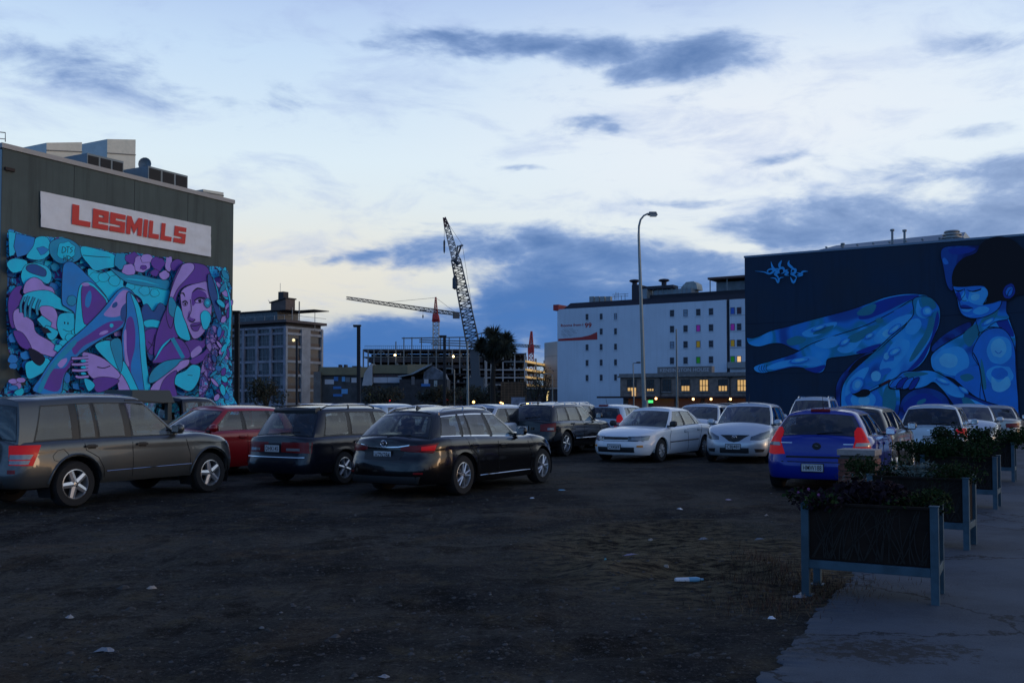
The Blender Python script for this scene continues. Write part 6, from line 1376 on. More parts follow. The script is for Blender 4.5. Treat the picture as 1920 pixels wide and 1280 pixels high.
def badge_disc(mode, z, r):
    def f_(t, sp, pm, ms, hit, lc):
        h_, n_ = hit(mode, 0, z); sx = 1 if mode == 'front' else -1; mb = MB(); mb.lathe([(.001, 0), (r, 0), (r*.9, .012), (.001, .014)], 20, (0, 0, 0)); mb.v = [h_+Vector((sx*(.008+v.z), v.x*1.2, v.y)) for v in mb.v]; o = mb.build('badge', ms['black'], t, smooth=50)
        mb = MB(); mb.beam(h_+Vector((sx*.026, r*.45, r*.2)), h_+Vector((sx*.026, -r*.45, -r*.05)), .012); mb.build('badge_mark', ms['chrome'], o)
    return f_
# ---- shapes of the different cars (metres; x forward)
SUV = dict(L=4.42, W=1.82, H=1.70, wb=2.64, fo=.78, tr=.345, Ra=.43, sill=.33, fb=.30, rb=.33, tw=.23, wheel='five', flare=.035, AF=.95, AR=.7, nF=3.4, nR=5.5,
 top=[(-2.33, .98), (-1.2, 1.01), (0, 1.02), (.8, 1.02), (1.05, 1.03), (1.5, .99), (1.9, .94), (2.17, .86)], crown=.07,
 front=[(.25, -.10), (.38, -.01), (.55, 0), (.7, -.02), (.82, -.07), (.95, -.18)], rear=[(.3, -.08), (.42, -.0), (.6, -.01), (.75, -.05), (1.0, -.07)],
 cowl=.95, hdr=.10, rtop=-2.12, rbase=-2.24, wr=.64, bi=.09, rbow=.06, rbowt=.05, roof=[(-2.15, 1.56), (-1.6, 1.60), (-.7, 1.645), (-.1, 1.63), (.15, 1.575)], g0=.05, g1=.88,
 cab=[(.64, -.05, 'g'), (-.26, -.31, 'k'), (-.37, -.41, 'g'), (-.86, -.90, 'k'), (-.90, -.94, 'g'), (-1.20, -1.18, 'k'), (-1.30, -1.30, 'g'), (-1.96, -1.74, 'p')],
 arch=[.018], handles=[(-.14, .90), (-1.08, .90)], hm='black', mirror=(.56, 1.13), seats=(.0, -.85), rails=None,
 fit=[('tail_lamp', 'rcyl', [(37, .68), (52, .66)], [(36, .95), (57, .95)], 'redb'), ('tail_lamp_lens', 'rcyl', [(37, .75), (50, .75)], [(37, .82), (52, .82)], 'clear', .014), ('tail_lamp_lens', 'rcyl', [(37, .68), (49, .68)], [(37, .735), (50, .735)], 'clear', .014),
  ('reflector', 'rcyl', [(36, .55), (41, .55)], [(36, .605), (41, .605)], 'red', .01), ('headlamp', 'fcyl', [(26, .72), (50, .78)], [(26, .86), (56, .88)], 'head'), ('grille', 'front', [(-.45, .68), (.45, .68)], [(-.45, .8), (.45, .8)], 'black', .01, (1,)),
  ('bumper_insert', 'rear', [(-.6, .34), (.6, .34)], [(-.6, .45), (.6, .45)], 'black', .01, (1,))],
 lines=[('door_gap', [(.84, .42), (.84, .7), (.76, 1.0)], .005, 'gap'), ('door_gap', [(-.31, .40), (-.31, 1.0)], .005, 'gap'), ('door_gap', [(-1.18, 1.0), (-1.16, .85), (-.95, .73), (-.85, .55), (-.84, .42)], .005, 'gap'), ('side_moulding', [(.86, .53), (-.80, .51)], .006, 'chrome'), ('fuel_flap', [(-1.72, .78), (-1.64, .86), (-1.54, .88), (-1.46, .80), (-1.50, .72), (-1.60, .69), (-1.70, .72), (-1.72, .78)], .003, 'gap'), ('crease', [(1.0, .88), (1.5, .87), (2.0, .80)], .003, 'gap')])
def spare(t, sp, pm, ms, hit, lc):
    mb = MB(); mb.lathe([(.001, -.12), (.27, -.12), (.33, -.08), (.35, 0), (.35, .12), (.001, .13)], 26, (0, 0, 0)); mb.v = [Vector((-2.42+v.z, .06+v.x, .86+v.y)) for v in mb.v]; mb.v = mb.v
    mb.build('spare_wheel', pm, t, smooth=50)
SUV['extra'] = [spare, lambda t, sp, pm, ms, hit, lc: [MB().tube([Vector((.35, sg*.80, 1.56)), Vector((-.15, sg*.735, 1.60)), Vector((-.35, sg*.735, 1.60))], .012, 5).build('rain_visor', plast, t) for sg in (-1, 1)]]
MAZ6 = dict(L=4.80, W=1.84, H=1.48, wb=2.75, fo=.92, tr=.335, Ra=.395, sill=.19, wheel='ten', flare=.02, AF=1.2, AR=1.0, nF=2.7, nR=3.6, tw=.215,
 top=[(-2.5, .93), (-1.8, .98), (-1.0, .97), (0, .945), (.8, .92), (1.1, .93), (1.5, .90), (2.0, .80), (2.3, .68)], crown=.08,
 rear=[(.18, -.09), (.30, -.0), (.5, 0), (.62, -.03), (.72, -.09), (.85, -.10), (1.0, -.16)],
 cowl=.98, hdr=.02, rtop=-1.80, rbase=-2.30, wr=.575, bi=.10, rbow=.16, rbowt=.08, bowb=.34, roof=[(-1.85, 1.335), (-1.4, 1.385), (-.6, 1.425), (-.15, 1.42), (.05, 1.38)], g0=.07, g1=.88, taper=.07,
 cab=[(.52, -.12, 'g'), (-.32, -.34, 'k'), (-.41, -.42, 'g'), (-.98, -.92, 'k'), (-1.00, -.94, 'g'), (-1.22, -1.10, 'k'), (-1.28, -1.16, 'g'), (-1.88, -1.56, 'p')],
 handles=[(-.12, .80), (-1.05, .83)], mirror=(.50, 1.03), rails=(-1.6, -.1), railm='chrome', ant=(-1.45, 'fin'), rp=(0, .70), wz=1.0, seats=(.0, -.9),
 fit=[('tail_lamp', 'rcyl', [(22, .78), (32, .76), (52, .74)], [(22, .86), (36, .86), (58, .90)], 'red'), ('tail_lamp_lens', 'rcyl', [(41, .78), (53, .78)], [(41, .84), (55, .87)], 'redb', .013, (-1,)), ('bumper_lower', 'rear', [(-.65, .22), (.65, .22)], [(-.7, .36), (.7, .36)], 'black', .01, (1,)), ('plate_recess', 'rear', [(-.36, .62), (.36, .62)], [(-.42, .79), (.42, .79)], 'dark', .004, (1,)),
  ('chrome_strip', 'rear', [(-.50, .855), (-.3, .825), (0, .815), (.3, .825), (.50, .855)], [(-.50, .87), (-.3, .842), (0, .832), (.3, .842), (.50, .87)], 'chrome', .014, (1,)), ('headlamp', 'fcyl', [(30, .62), (56, .66)], [(30, .70), (60, .76)], 'head'), ('grille', 'front', [(-.5, .42), (.5, .42)], [(-.55, .62), (.55, .62)], 'black', .01, (1,)), ('reflector', 'rcyl', [(34, .40), (42, .40)], [(34, .43), (42, .43)], 'red', .012)],
 lines=[('door_gap', [(.88, .30), (.90, .6), (.76, .90)], .004, 'gap'), ('door_gap', [(-.27, .26), (-.27, .94)], .004, 'gap'), ('door_gap', [(-1.25, .95), (-1.2, .8), (-.98, .66), (-.92, .45), (-.92, .3)], .004, 'gap'), ('sill_strip', [(.85, .30), (-.88, .30)], .010, 'chrome')],
 extra=[wiper, badge_round('rear', .885, .05), wing_badge('rear', .885, .05)])
LEG = dict(L=4.60, W=1.70, H=1.50, wb=2.63, fo=.92, tr=.31, Ra=.36, sill=.20, wheel='six', flare=.006, AF=.95, AR=.75, nF=3.2, nR=5,
 top=[(-2.4, .90), (-1.2, .92), (0, .91), (.9, .90), (1.15, .90), (2.0, .78), (2.22, .68)], crown=.05, cowl=1.10, hdr=.25, rtop=-1.83, rbase=-2.20, wr=.60, bi=.09, rbow=.10, rbowt=.06,
 roof=[(-1.85, 1.385), (-1.4, 1.425), (-.5, 1.43), (.1, 1.415), (.3, 1.37)], g0=.07, g1=.90, cab=[(.70, .08, 'g'), (-.22, -.24, 'k'), (-.32, -.32, 'g'), (-1.02, -.98, 'k'), (-1.10, -1.06, 'g'), (-1.83, -1.62, 'p')],
 handles=[(-.12, .80), (-.95, .80)], mirror=(.72, .99), rails=(-1.7, -.1), railm='black', rp=(.05, .70), wz=.98,
 rear=[(.18, -.06), (.28, .03), (.5, .05), (.56, .0), (.8, -.02), (1., -.06)],
 fit=[('tail_lamp', 'rcyl', [(10, .64), (22, .63), (43, .62)], [(10, .82), (22, .82), (44, .82)], 'red', .006), ('tail_lamp_lens', 'rear', [(.36, .66), (.60, .66)], [(.36, .71), (.60, .71)], 'clear', .013, (1,)), ('tail_lamp_lens', 'rear', [(-.60, .66), (-.30, .66)], [(-.60, .71), (-.30, .71)], 'clear', .013, (1,)), ('bumper_strip', 'rear', [(-.70, .535), (.70, .535)], [(-.70, .55), (.70, .55)], 'chrome', .012, (1,)), ('spoiler', 'rear', [(-.52, 1.375), (.52, 1.375)], [(-.52, 1.42), (.52, 1.42)], 'dark', .05, (1,)), ('headlamp', 'fcyl', [(26, .60), (50, .62)], [(26, .72), (52, .74)], 'head')],
 lines=[('door_gap', [(.88, .30), (.90, .6), (.78, .88)], .004, 'gap'), ('door_gap', [(-.27, .26), (-.27, .9)], .004, 'gap'), ('side_moulding', [(.86, .52), (-.9, .52)], .012, 'black')], extra=[wiper])
ACC = dict(L=4.68, W=1.78, H=1.40, wb=2.715, fo=.95, tr=.30, Ra=.35, sill=.19, wheel='steel', flare=.008, AF=1.15, AR=.9, nF=2.9, nR=3.8, tw=.19,
 top=[(-2.38, .88), (-1.9, .92), (-1.2, .93), (0, .90), (.8, .87), (1.1, .86), (1.6, .82), (2.1, .73), (2.3, .66)], crown=.055, cowl=1.12, hdr=.28, rtop=-1.05, rbase=-1.72, wr=.56, bi=.11, rbow=.20, rbowt=.09, bowb=.30,
 front=[(.15, -.10), (.24, -.02), (.34, .02), (.50, .02), (.54, -.03), (.66, -.07), (.75, -.14)],
 roof=[(-1.1, 1.305), (-.6, 1.345), (-.1, 1.35), (.15, 1.335), (.3, 1.30)], g0=.07, g1=.90, cab=[(.70, .10, 'g'), (-.20, -.22, 'k'), (-.28, -.28, 'g'), (-.98, -.78, 'k'), (-1.02, -.80, 'g'), (-1.26, -.86, 'p')],
 handles=[(-.10, .77), (-.95, .80)], mirror=(.74, .97), fp=(.0, .40), wz=1,
 fit=[('headlamp', 'fcyl', [(21, .555), (36, .555), (52, .58)], [(21, .665), (36, .675), (56, .69)], 'head', .01), ('headlamp_glass', 'fcyl', [(26, .575), (40, .575)], [(26, .65), (40, .66)], 'clear', .015), ('grille', 'front', [(-.40, .59), (.40, .59)], [(-.42, .655), (.42, .655)], 'black', .012, (1,)), ('air_intake', 'front', [(-.52, .27), (.52, .27)], [(-.52, .40), (.52, .40)], 'black', .01, (1,)), ('indicator', 'fcyl', [(33, .40), (42, .40)], [(33, .45), (42, .45)], 'amber', .01), ('tail_lamp', 'rcyl', [(25, .64), (50, .64)], [(25, .78), (52, .80)], 'red'), ('bumper_gap', 'front', [(-.7, .545), (.7, .545)], [(-.7, .555), (.7, .555)], 'gap', .006, (1,))],
 lines=[('door_gap', [(.88, .30), (.90, .6), (.76, .86)], .004, 'gap'), ('door_gap', [(-.24, .24), (-.24, .89)], .004, 'gap'), ('door_gap', [(-1.2, .9), (-1.1, .7), (-.95, .5), (-.93, .3)], .004, 'gap'), ('side_moulding', [(.90, .50), (-.90, .53)], .016, 'black')], extra=[badge_disc('front', .625, .035)])
M2 = dict(L=3.93, W=1.69, H=1.53, wb=2.49, fo=.77, tr=.295, Ra=.35, sill=.19, wheel='steel', flare=.015, AF=.95, AR=.7, nF=2.8, nR=4.5, tw=.185,
 top=[(-2.0, .93), (-1.0, .96), (0, .96), (.8, .94), (1.1, .94), (1.5, .88), (1.8, .80), (2.0, .70)], crown=.09, cowl=1.15, hdr=.22, rtop=-1.62, rbase=-1.85, wr=.575, bi=.10, rbow=.12, rbowt=.08, bowb=.34,
 roof=[(-1.7, 1.40), (-1.2, 1.455), (-.4, 1.475), (.1, 1.455), (.25, 1.42)], g0=.06, g1=.90, cab=[(.72, .02, 'g'), (-.20, -.22, 'k'), (-.28, -.28, 'g'), (-1.0, -.98, 'k'), (-1.08, -1.05, 'g'), (-1.45, -1.30, 'p')],
 handles=[(-.1, .82), (-.95, .84)], mirror=(.74, 1.02), fp=(-.02, .43), ant=(.1, 'whip'),
 front=[(.15, -.10), (.24, -.02), (.34, .01), (.50, .01), (.60, -.03), (.72, -.10), (.85, -.22)],
 fit=[('headlamp', 'fcyl', [(23, .60), (38, .595), (56, .66)], [(25, .68), (40, .76), (62, .83)], 'head', .01), ('grille', 'front', [(-.26, .66), (-.13, .57), (0, .545), (.13, .57), (.26, .66)], [(-.36, .715), (-.18, .715), (0, .715), (.18, .715), (.36, .715)], 'black', .012, (1,)), ('air_intake', 'front', [(-.36, .27), (.36, .27)], [(-.36, .40), (.36, .40)], 'black', .01, (1,)), ('side_intake', 'fcyl', [(30, .29), (42, .30)], [(28, .38), (44, .37)], 'black', .008), ('tail_lamp', 'rcyl', [(34, .7), (52, .7)], [(34, .95), (54, .95)], 'red')],
 lines=[('door_gap', [(.80, .28), (.82, .6), (.74, .92)], .004, 'gap'), ('door_gap', [(-.24, .24), (-.24, .94)], .004, 'gap')], extra=[badge_round('front', .66, .045), wing_badge('front', .66, .045)])
I30 = dict(L=4.25, W=1.83, H=1.48, wb=2.65, fo=.83, tr=.315, Ra=.37, sill=.19, wheel='five', flare=.015, AF=1.0, AR=.85, nF=2.9, nR=3.7,
 top=[(-2.2, .93), (-1.4, .97), (-.6, .955), (0, .94), (.8, .92), (1.1, .93), (1.6, .86), (2.0, .76), (2.15, .68)], crown=.07, cowl=1.15, hdr=.22, rtop=-1.60, rbase=-1.98, wr=.58, bi=.10, rbow=.17, rbowt=.10, bowb=.32,
 roof=[(-1.65, 1.34), (-1.2, 1.375), (-.5, 1.395), (.1, 1.375), (.25, 1.34)], g0=.05, g1=.90, cab=[(.72, .06, 'g'), (-.18, -.22, 'k'), (-.27, -.30, 'g'), (-.98, -.92, 'k'), (-1.04, -.98, 'g'), (-1.42, -1.15, 'p')],
 rear=[(.18, -.08), (.28, .0), (.5, .02), (.58, .0), (.64, -.05), (.8, -.07), (1.0, -.13)],
 handles=[(-.08, .80), (-.98, .83)], mirror=(.74, 1.0), rp=(.06, .43), ant=(-1.25, 'whip'), wz=1.02,
 fit=[('tail_lamp', 'rcyl', [(31, .66), (42, .64), (54, .66)], [(40.5, 1.06), (45, 1.12), (50, 1.12)], 'redb', .01), ('tail_lamp_lens', 'rcyl', [(36, .80), (53, .80)], [(37.5, .86), (52.5, .86)], 'clear', .017), ('bumper_gap', 'rear', [(-.52, .595), (.52, .595)], [(-.52, .625), (.52, .625)], 'gap', .004, (1,)), ('tailgate_gap', 'rear', [(-.60, .52), (.60, .52)], [(-.60, .535), (.60, .535)], 'gap', .004, (1,)), ('high_brake_lamp', 'rear', [(-.16, 1.395), (.16, 1.395)], [(-.16, 1.42), (.16, 1.42)], 'red', .03, (1,)), ('headlamp', 'fcyl', [(30, .62), (56, .66)], [(30, .74), (62, .82)], 'head'), ('chrome_script', 'rear', [(.42, .845), (.62, .845)], [(.42, .858), (.62, .858)], 'chrome', .01, (1,)), ('chrome_script', 'rear', [(-.60, .83), (-.44, .83)], [(-.60, .843), (-.44, .843)], 'chrome', .01, (1,))],
 lines=[('door_gap', [(.86, .28), (.86, .6), (.76, .90)], .004, 'gap'), ('door_gap', [(-.22, .24), (-.22, .93)], .004, 'gap'), ('door_gap', [(-1.2, .95), (-1.1, .7), (-.93, .5), (-.9, .3)], .004, 'gap')], extra=[badge_disc('rear', .80, .062), wiper])
CRO = dict(L=4.62, W=1.88, H=1.66, wb=2.80, fo=.88, tr=.36, Ra=.42, sill=.26, wheel='six', flare=.025, AF=1.1, AR=.85, nF=3.0, nR=4.2, tw=.23,
 top=[(-2.4, .98), (-1.2, 1.0), (0, .98), (.8, .96), (1.1, .97), (1.6, .92), (2.0, .84), (2.2, .74)], crown=.08, cowl=1.15, hdr=.22, rtop=-1.75, rbase=-2.22, wr=.62, bi=.10, rbow=.14, rbowt=.08, bowb=.32,
 roof=[(-1.8, 1.38), (-1.4, 1.435), (-.5, 1.47), (.1, 1.45), (.25, 1.41)], g0=.06, g1=.88, taper=.06, cab=[(.70, .04, 'g'), (-.22, -.24, 'k'), (-.32, -.33, 'g'), (-1.0, -.95, 'k'), (-1.08, -1.0, 'g'), (-1.75, -1.45, 'p')],
 handles=[(-.1, .90), (-1.0, .92)], mirror=(.72, 1.13), rails=(-1.6, -.05), railm='chrome', ant=(-1.4, 'fin'), rp=(.05, .80), wz=1.1,
 fit=[('tail_lamp', 'rcyl', [(30, .74), (52, .72)], [(30, .92), (54, .96)], 'red'), ('tail_lamp_lens', 'rcyl', [(40, .76), (49, .76)], [(40, .82), (50, .84)], 'clear', .013), ('headlamp', 'fcyl', [(28, .70), (56, .74)], [(28, .82), (60, .86)], 'head'), ('bumper_lower', 'rear', [(-.65, .28), (.65, .28)], [(-.7, .42), (.7, .42)], 'black', .01, (1,))],
 lines=[('door_gap', [(.88, .36), (.90, .6), (.76, 1.0)], .004, 'gap'), ('door_gap', [(-.27, .3), (-.27, 1.03)], .004, 'gap'), ('side_moulding', [(.85, .50), (-.85, .50)], .010, 'chrome')], extra=[wiper])
def var(b, **k): d = dict(b); d.update(k); return d
def lod(d): return var(d, handles=[], lines=d['lines'][:2])
WAG = var(LEG, L=4.45, W=1.74, wheel='five', railm='chrome', rails=None, rp=(0, .60), rear=[(.18, -.06), (.28, .02), (.5, .03), (.56, .0), (.8, -.03), (1., -.08)],
 fit=[('tail_lamp', 'rcyl', [(30, .66), (48, .66)], [(33, .86), (50, .88)], 'redb'), ('tail_lamp_lens', 'rcyl', [(30, .67), (44, .67)], [(31, .73), (43, .73)], 'clear', .013), ('headlamp', 'fcyl', [(26, .60), (50, .62)], [(26, .72), (52, .74)], 'head'), ('bumper_lower', 'rear', [(-.6, .24), (.6, .24)], [(-.6, .34), (.6, .34)], 'black', .01, (1,)), ('chrome_script', 'rear', [(-.1, .80), (.1, .80)], [(-.1, .82), (.1, .82)], 'chrome', .01, (1,))])
HAT = var(M2, L=4.2, W=1.74, H=1.47, wheel='five', ant=None, extra=[], fp=(0, .42), roof=[(-1.7, 1.36), (-1.2, 1.405), (-.4, 1.42), (.1, 1.41), (.25, 1.375)], wb=2.6)
VAN = var(M2, L=4.3, W=1.70, wheel='steel', ant=None, extra=[], roof=[(-1.7, 1.62), (-1.2, 1.66), (-.4, 1.66), (.1, 1.64), (.25, 1.60)], rbase=-1.95, rtop=-1.85, rails=(-1.5, 0))

def mid(rear_px, front_px, sp, right=True, hd=None):
    """centre of the wheelbase from the ground contact points of the visible side's wheels"""
    a, b = gnd(*rear_px), gnd(*front_px); d = (b-a).normalized(); h_ = math.degrees(math.atan2(d.x, d.y)) if hd is None else hd
    d = Vector((math.sin(R(h_)), math.cos(R(h_)), 0)); s_ = Vector((-d.y, d.x, 0))*(sp['W']/2-.1)*(1 if right else -1)
    return (a+b)/2+s_, h_
W_grey = paint('gunmetal', (.075, .082, .084), .5, .34); W_blk = paint('black', (.003, .003, .004), .0, .2); W_navy = paint('dark_navy', (.006, .008, .016), .2, .3)
W_red = paint('red', (.30, .006, .012), .1); W_sil = paint('silver', (.50, .55, .59), .45); W_wht = paint('white', (.74, .78, .80), .0, .35); W_blu = paint('royal_blue', (.003, .022, .27), .1, .28); W_sb = paint('ice_blue', (.40, .50, .58), .35); W_bei = paint('champagne', (.38, .36, .32), .5); W_drk = paint('dark_grey', (.035, .038, .045), .4)

p, h_ = mid((146, 952), (398, 921), SUV, True, 29.5); car(p-Vector((.10, 0, 0)), h_, SUV, W_grey, 'grey five door off-roader with silver alloy wheels nearest the camera at left', gl=glassd)
p, h_ = mid((864, 925), (1011, 906), MAZ6, True, 31); car(p, h_, MAZ6, W_blk, 'glossy black station wagon with chrome window trim and plate HZN284', plate='HZN284', trim=chrome)
p, h_ = mid((650, 905), (760, 890), LEG, True, 30); car(p+Vector((.13, .0, 0)), h_, LEG, W_navy, 'older dark navy station wagon with full width red tail lamps and plate DHK145', plate='DHK145')
p, h_ = mid((1311, 857), (1242, 864), ACC, False, 215); car(p, h_, ACC, W_wht, 'white older sedan facing the camera with black side moulding', plate='CX4569', mir=plast)
c = gnd(1395, 866)+Vector((.45, 1.2, 0)); car(c, 205, M2, W_sil, 'silver small hatchback facing the camera with black winged grille', plate='CBJ481')
c = gnd(1542, 915)+GA*1.2; car(c+Vector((-.02, 0, 0)), 27, I30, W_blu, 'bright royal blue hatchback with red tail lamps and plate HMW188', plate='HMW188')
p, h_ = mid((1075, 856), (1175, 845), CRO, True, 30); car(p-Vector((.48, 0, 0)), h_, CRO, W_blk, 'black crossover with silver roof rails behind the glossy black wagon', gl=glassd, plate='GGH281')
def place(px, py, Y_): q = atY(px, py, Y_); return Vector((q.x, q.y, 0))
car(place(398, 750, 21.0), 212, HAT, W_red, 'red hatchback behind the grey off-roader', lod=1)
car(place(905, 750, 27.5), 215, var(HAT, wheel='six'), W_sil, 'silver hatchback half hidden behind the glossy black wagon', lod=1, mir=plast)
car(place(1078, 750, 33), 30, lod(CRO), W_bei, 'champagne estate with roof rails just behind the black crossover', lod=1)
car(place(1160, 750, 33.5), 30, lod(var(I30, rails=None)), W_sb, 'pale blue hatchback seen from behind, left of the white sedan', lod=1, plate='AB')if False else car(place(1166, 750, 34), 30, lod(I30), W_sb, 'pale blue hatchback seen from behind, left of the white sedan', lod=1)
car(place(1316, 750, 31.5), 207, lod(HAT), W_sil, 'silver hatchback tucked between the white sedan and the silver hatchback', lod=1)
car(place(1362, 750, 37), 207, lod(HAT), W_blk, 'black hatchback mostly hidden behind the small silver cars', lod=1)
car(place(1524, 750, 35), 207, lod(VAN), W_sil, 'silver people carrier behind the blue hatchback against the navy wall', lod=1)
car(place(1620, 750, 21.5), 30, lod(HAT), W_drk, 'dark grey car directly behind the blue hatchback', lod=1)
car(place(1757, 750, 27), 28, WAG, W_sil, 'silver station wagon seen from behind, right of the blue hatchback', lod=1, plate='DBN629', gl=glassd)
car(place(1815, 750, 30), 208, lod(HAT), W_sil, 'silver car facing the camera just right of the silver station wagon', lod=1)
car(place(1868, 750, 36), 30, lod(ACC), W_bei, 'pale sedan farthest right, half hidden by planter foliage', lod=1)
car(place(662, 750, 27.5), 30, lod(var(LEG, railm='chrome')), W_sil, 'silver estate whose roof shows over the dark navy wagon', lod=1)
car(place(745, 750, 33), 30, lod(HAT), W_sb, 'ice blue car whose roof shows left of the glossy black wagon', lod=1)
car(place(790, 750, 38.5), 212, lod(ACC), W_bei, 'champagne sedan far behind the glossy black wagon', lod=1)
car(place(1010, 750, 44), 30, lod(ACC), W_drk, 'dark sedan far back between the silver hatchback and black crossover', lod=1)
car(place(250, 750, 30), 30, lod(HAT), W_drk, 'dark hatchback hidden behind the grey off-roader', lod=1) if False else None
# dark utility truck behind the off-roader
UTE = var(CRO, L=5.1, W=1.8, H=1.72, wb=3.05, fo=.85, AR=.5, nR=7, cowl=1.15, hdr=.35, rtop=-.75, rbase=-.85, rbow=.04, rbowt=.04, roof=[(-.8, 1.60), (-.4, 1.64), (.1, 1.63), (.35, 1.58)], top=[(-2.75, 1.0), (-.9, 1.0), (0, 1.0), (1.1, 1.02), (1.6, .98), (2.2, .88), (2.4, .78)],
 cab=[(.72, .12, 'g'), (-.15, -.15, 'k'), (-.25, -.25, 'g'), (-.72, -.66, 'p')], rails=None, ant=None, lines=[], handles=[], extra=[], seats=(.1,), fit=CRO['fit'][2:3])
ut = place(352, 750, 25.0); car(ut, 30, UTE, W_navy, 'dark utility truck between the grey off-roader and the red hatchback', lod=1, name='parked_truck', cat='truck')
d_ = Vector((math.sin(R(30)), math.cos(R(30)), 0)); tb = ut-d_*1.55
t = thing('tool_box', 'dark boxy tray rack with sloped lid on the utility truck tray', 'tool box', (tb.x, tb.y, 1.07), math.pi/2-R(30))
mb = MB(); mb.box((0, 0, .62), (1.3, 1.15, .32), tp=.86)
mb.build('lid', mat('rack_dark', (.03, .045, .05), .6), t, bevel=.02)
for x in (-.5, .5):
    for y in (-.5, .5): mb = MB(); mb.box((x, y, .23), (.12, .12, .46)); mb.build('leg', mat('rack_dark'), t)
mb = MB(); mb.box((0, 0, .0), (1.6, 1.5, .08)); mb.build('deck', mat('rack_dark'), t)
# ------------------------------------------------------------------ planters, plants, litter
psteel = mat('planter_steel', (.045, .09, .12), .55, .3, ns=6, na=.25); ppan = mat('planter_panel', (.020, .014, .011), .9, spec=.15, ns=4, na=.4); prel = mat('planter_relief', (.034, .031, .028), .9, spec=.1)
soil = mat('soil', (.015, .011, .008), .95)
PL = [((2.47, 8.02), (3.29, 7.38)), None, None, None]
g1, g2, g3, g4 = gnd(1762, 1140), gnd(1824, 1034), gnd(1874, 957), gnd(1905, 905)
fd = (gnd(1762, 1140)-gnd(1517, 1108)); wdt = fd.length; fd.normalize(); fd = Vector((math.cos(R(-28)), math.sin(R(-28)), 0)); bd = Vector((-fd.y, fd.x, 0))
if bd.y < 0: bd = -bd
names = ['nearest steel framed planter with dark branch patterned panel', 'second steel framed planter, behind the nearest one', 'third steel framed planter along the path', 'fourth and farthest steel framed planter in the row']
PLN = []
for i, gp in enumerate((g1, g2, g3, g4)):
    rz = math.atan2(fd.y, fd.x)+(0, -.09, -.07, -.05)[i]; cc = gp-fd*wdt/2; cc.z = 0; dpt = .56; cc = cc+bd*dpt/2
    t = thing('planter', names[i], 'planter', cc, rz, 'steel planters along the path'); PLN.append((t, cc, rz)); h_ = .77; w2 = wdt/2; ps = .062
    for x in (-1, 1):
        for y in (-1, 1):
            mb = MB(); mb.box((x*(w2-ps/2), y*(dpt/2-ps/2), h_/2), (ps, ps, h_)); mb.box((x*(w2-ps/2), y*(dpt/2-ps/2), h_+.004), (ps+.012, ps+.012, .012)); mb.box((x*(w2-ps/2), y*(dpt/2-ps/2), .008), (ps+.05, ps+.05, .012)); mb.build('post', psteel, t, bevel=.004)
    for y in (-1, 1):
        mb = MB(); mb.box((0, y*(dpt/2-.025), .262), (2*w2-2*ps, .045, .07)); mb.build('rail', psteel, t, bevel=.004)
        mb = MB(); mb.box((0, y*(dpt/2-.04), .525), (2*w2-2*ps, .012, .445)); mb.box((0, y*(dpt/2-.034), .755), (2*w2-2*ps, .04, .02)); pn = mb.build('panel', ppan, t)
        if i < 3 or y < 0:
            rr = random.Random(40+i); mb = MB(); yy = y*(dpt/2-.031)
            def clip(x, z): return abs(x) < w2-ps-.01 and .305 < z < .742
            for k in range(46):
                x = rr.uniform(-w2+ps, w2-ps); z = .312; a = rr.uniform(-.45, .55); cv = rr.uniform(-.6, 1.5); seg_ = []
                for s_ in range(14):
                    if not clip(x, z): break
                    seg_.append(Vector((x, yy, z))); x += .045*math.sin(a); z += .045*math.cos(a); a += cv*.07
                if len(seg_) > 2:
                    for q in range(len(seg_)-1):
                        w_ = .0045*(1-q/len(seg_)*.6); A_, B_ = seg_[q], seg_[q+1]; n2 = Vector((B_.z-A_.z, 0, A_.x-B_.x)).normalized()*w_; o_ = Vector((0, y*.004, 0)); mb.add([A_-n2+o_, B_-n2+o_, B_+n2+o_, A_+n2+o_], [(0, 1, 2, 3)] if y < 0 else [(3, 2, 1, 0)])
            mb.build('branch_pattern', prel, pn, kind='stuff')
    for x in (-1, 1):
        mb = MB(); mb.box((x*(w2-.04), 0, .525), (.012, dpt-2*ps, .445)); mb.build('side_panel', ppan, t); mb = MB(); mb.box((x*(w2-.025), 0, .262), (.045, dpt-2*ps, .07)); mb.build('rail', psteel, t, bevel=.004)
    mb = MB(); mb.box((0, 0, .70), (2*w2-.1, dpt-.1, .03)); mb.build('soil', soil, t); mb = MB(); mb.box((0, 0, .302), (2*w2-.1, dpt-.1, .012)); mb.build('base_tray', ppan, t)
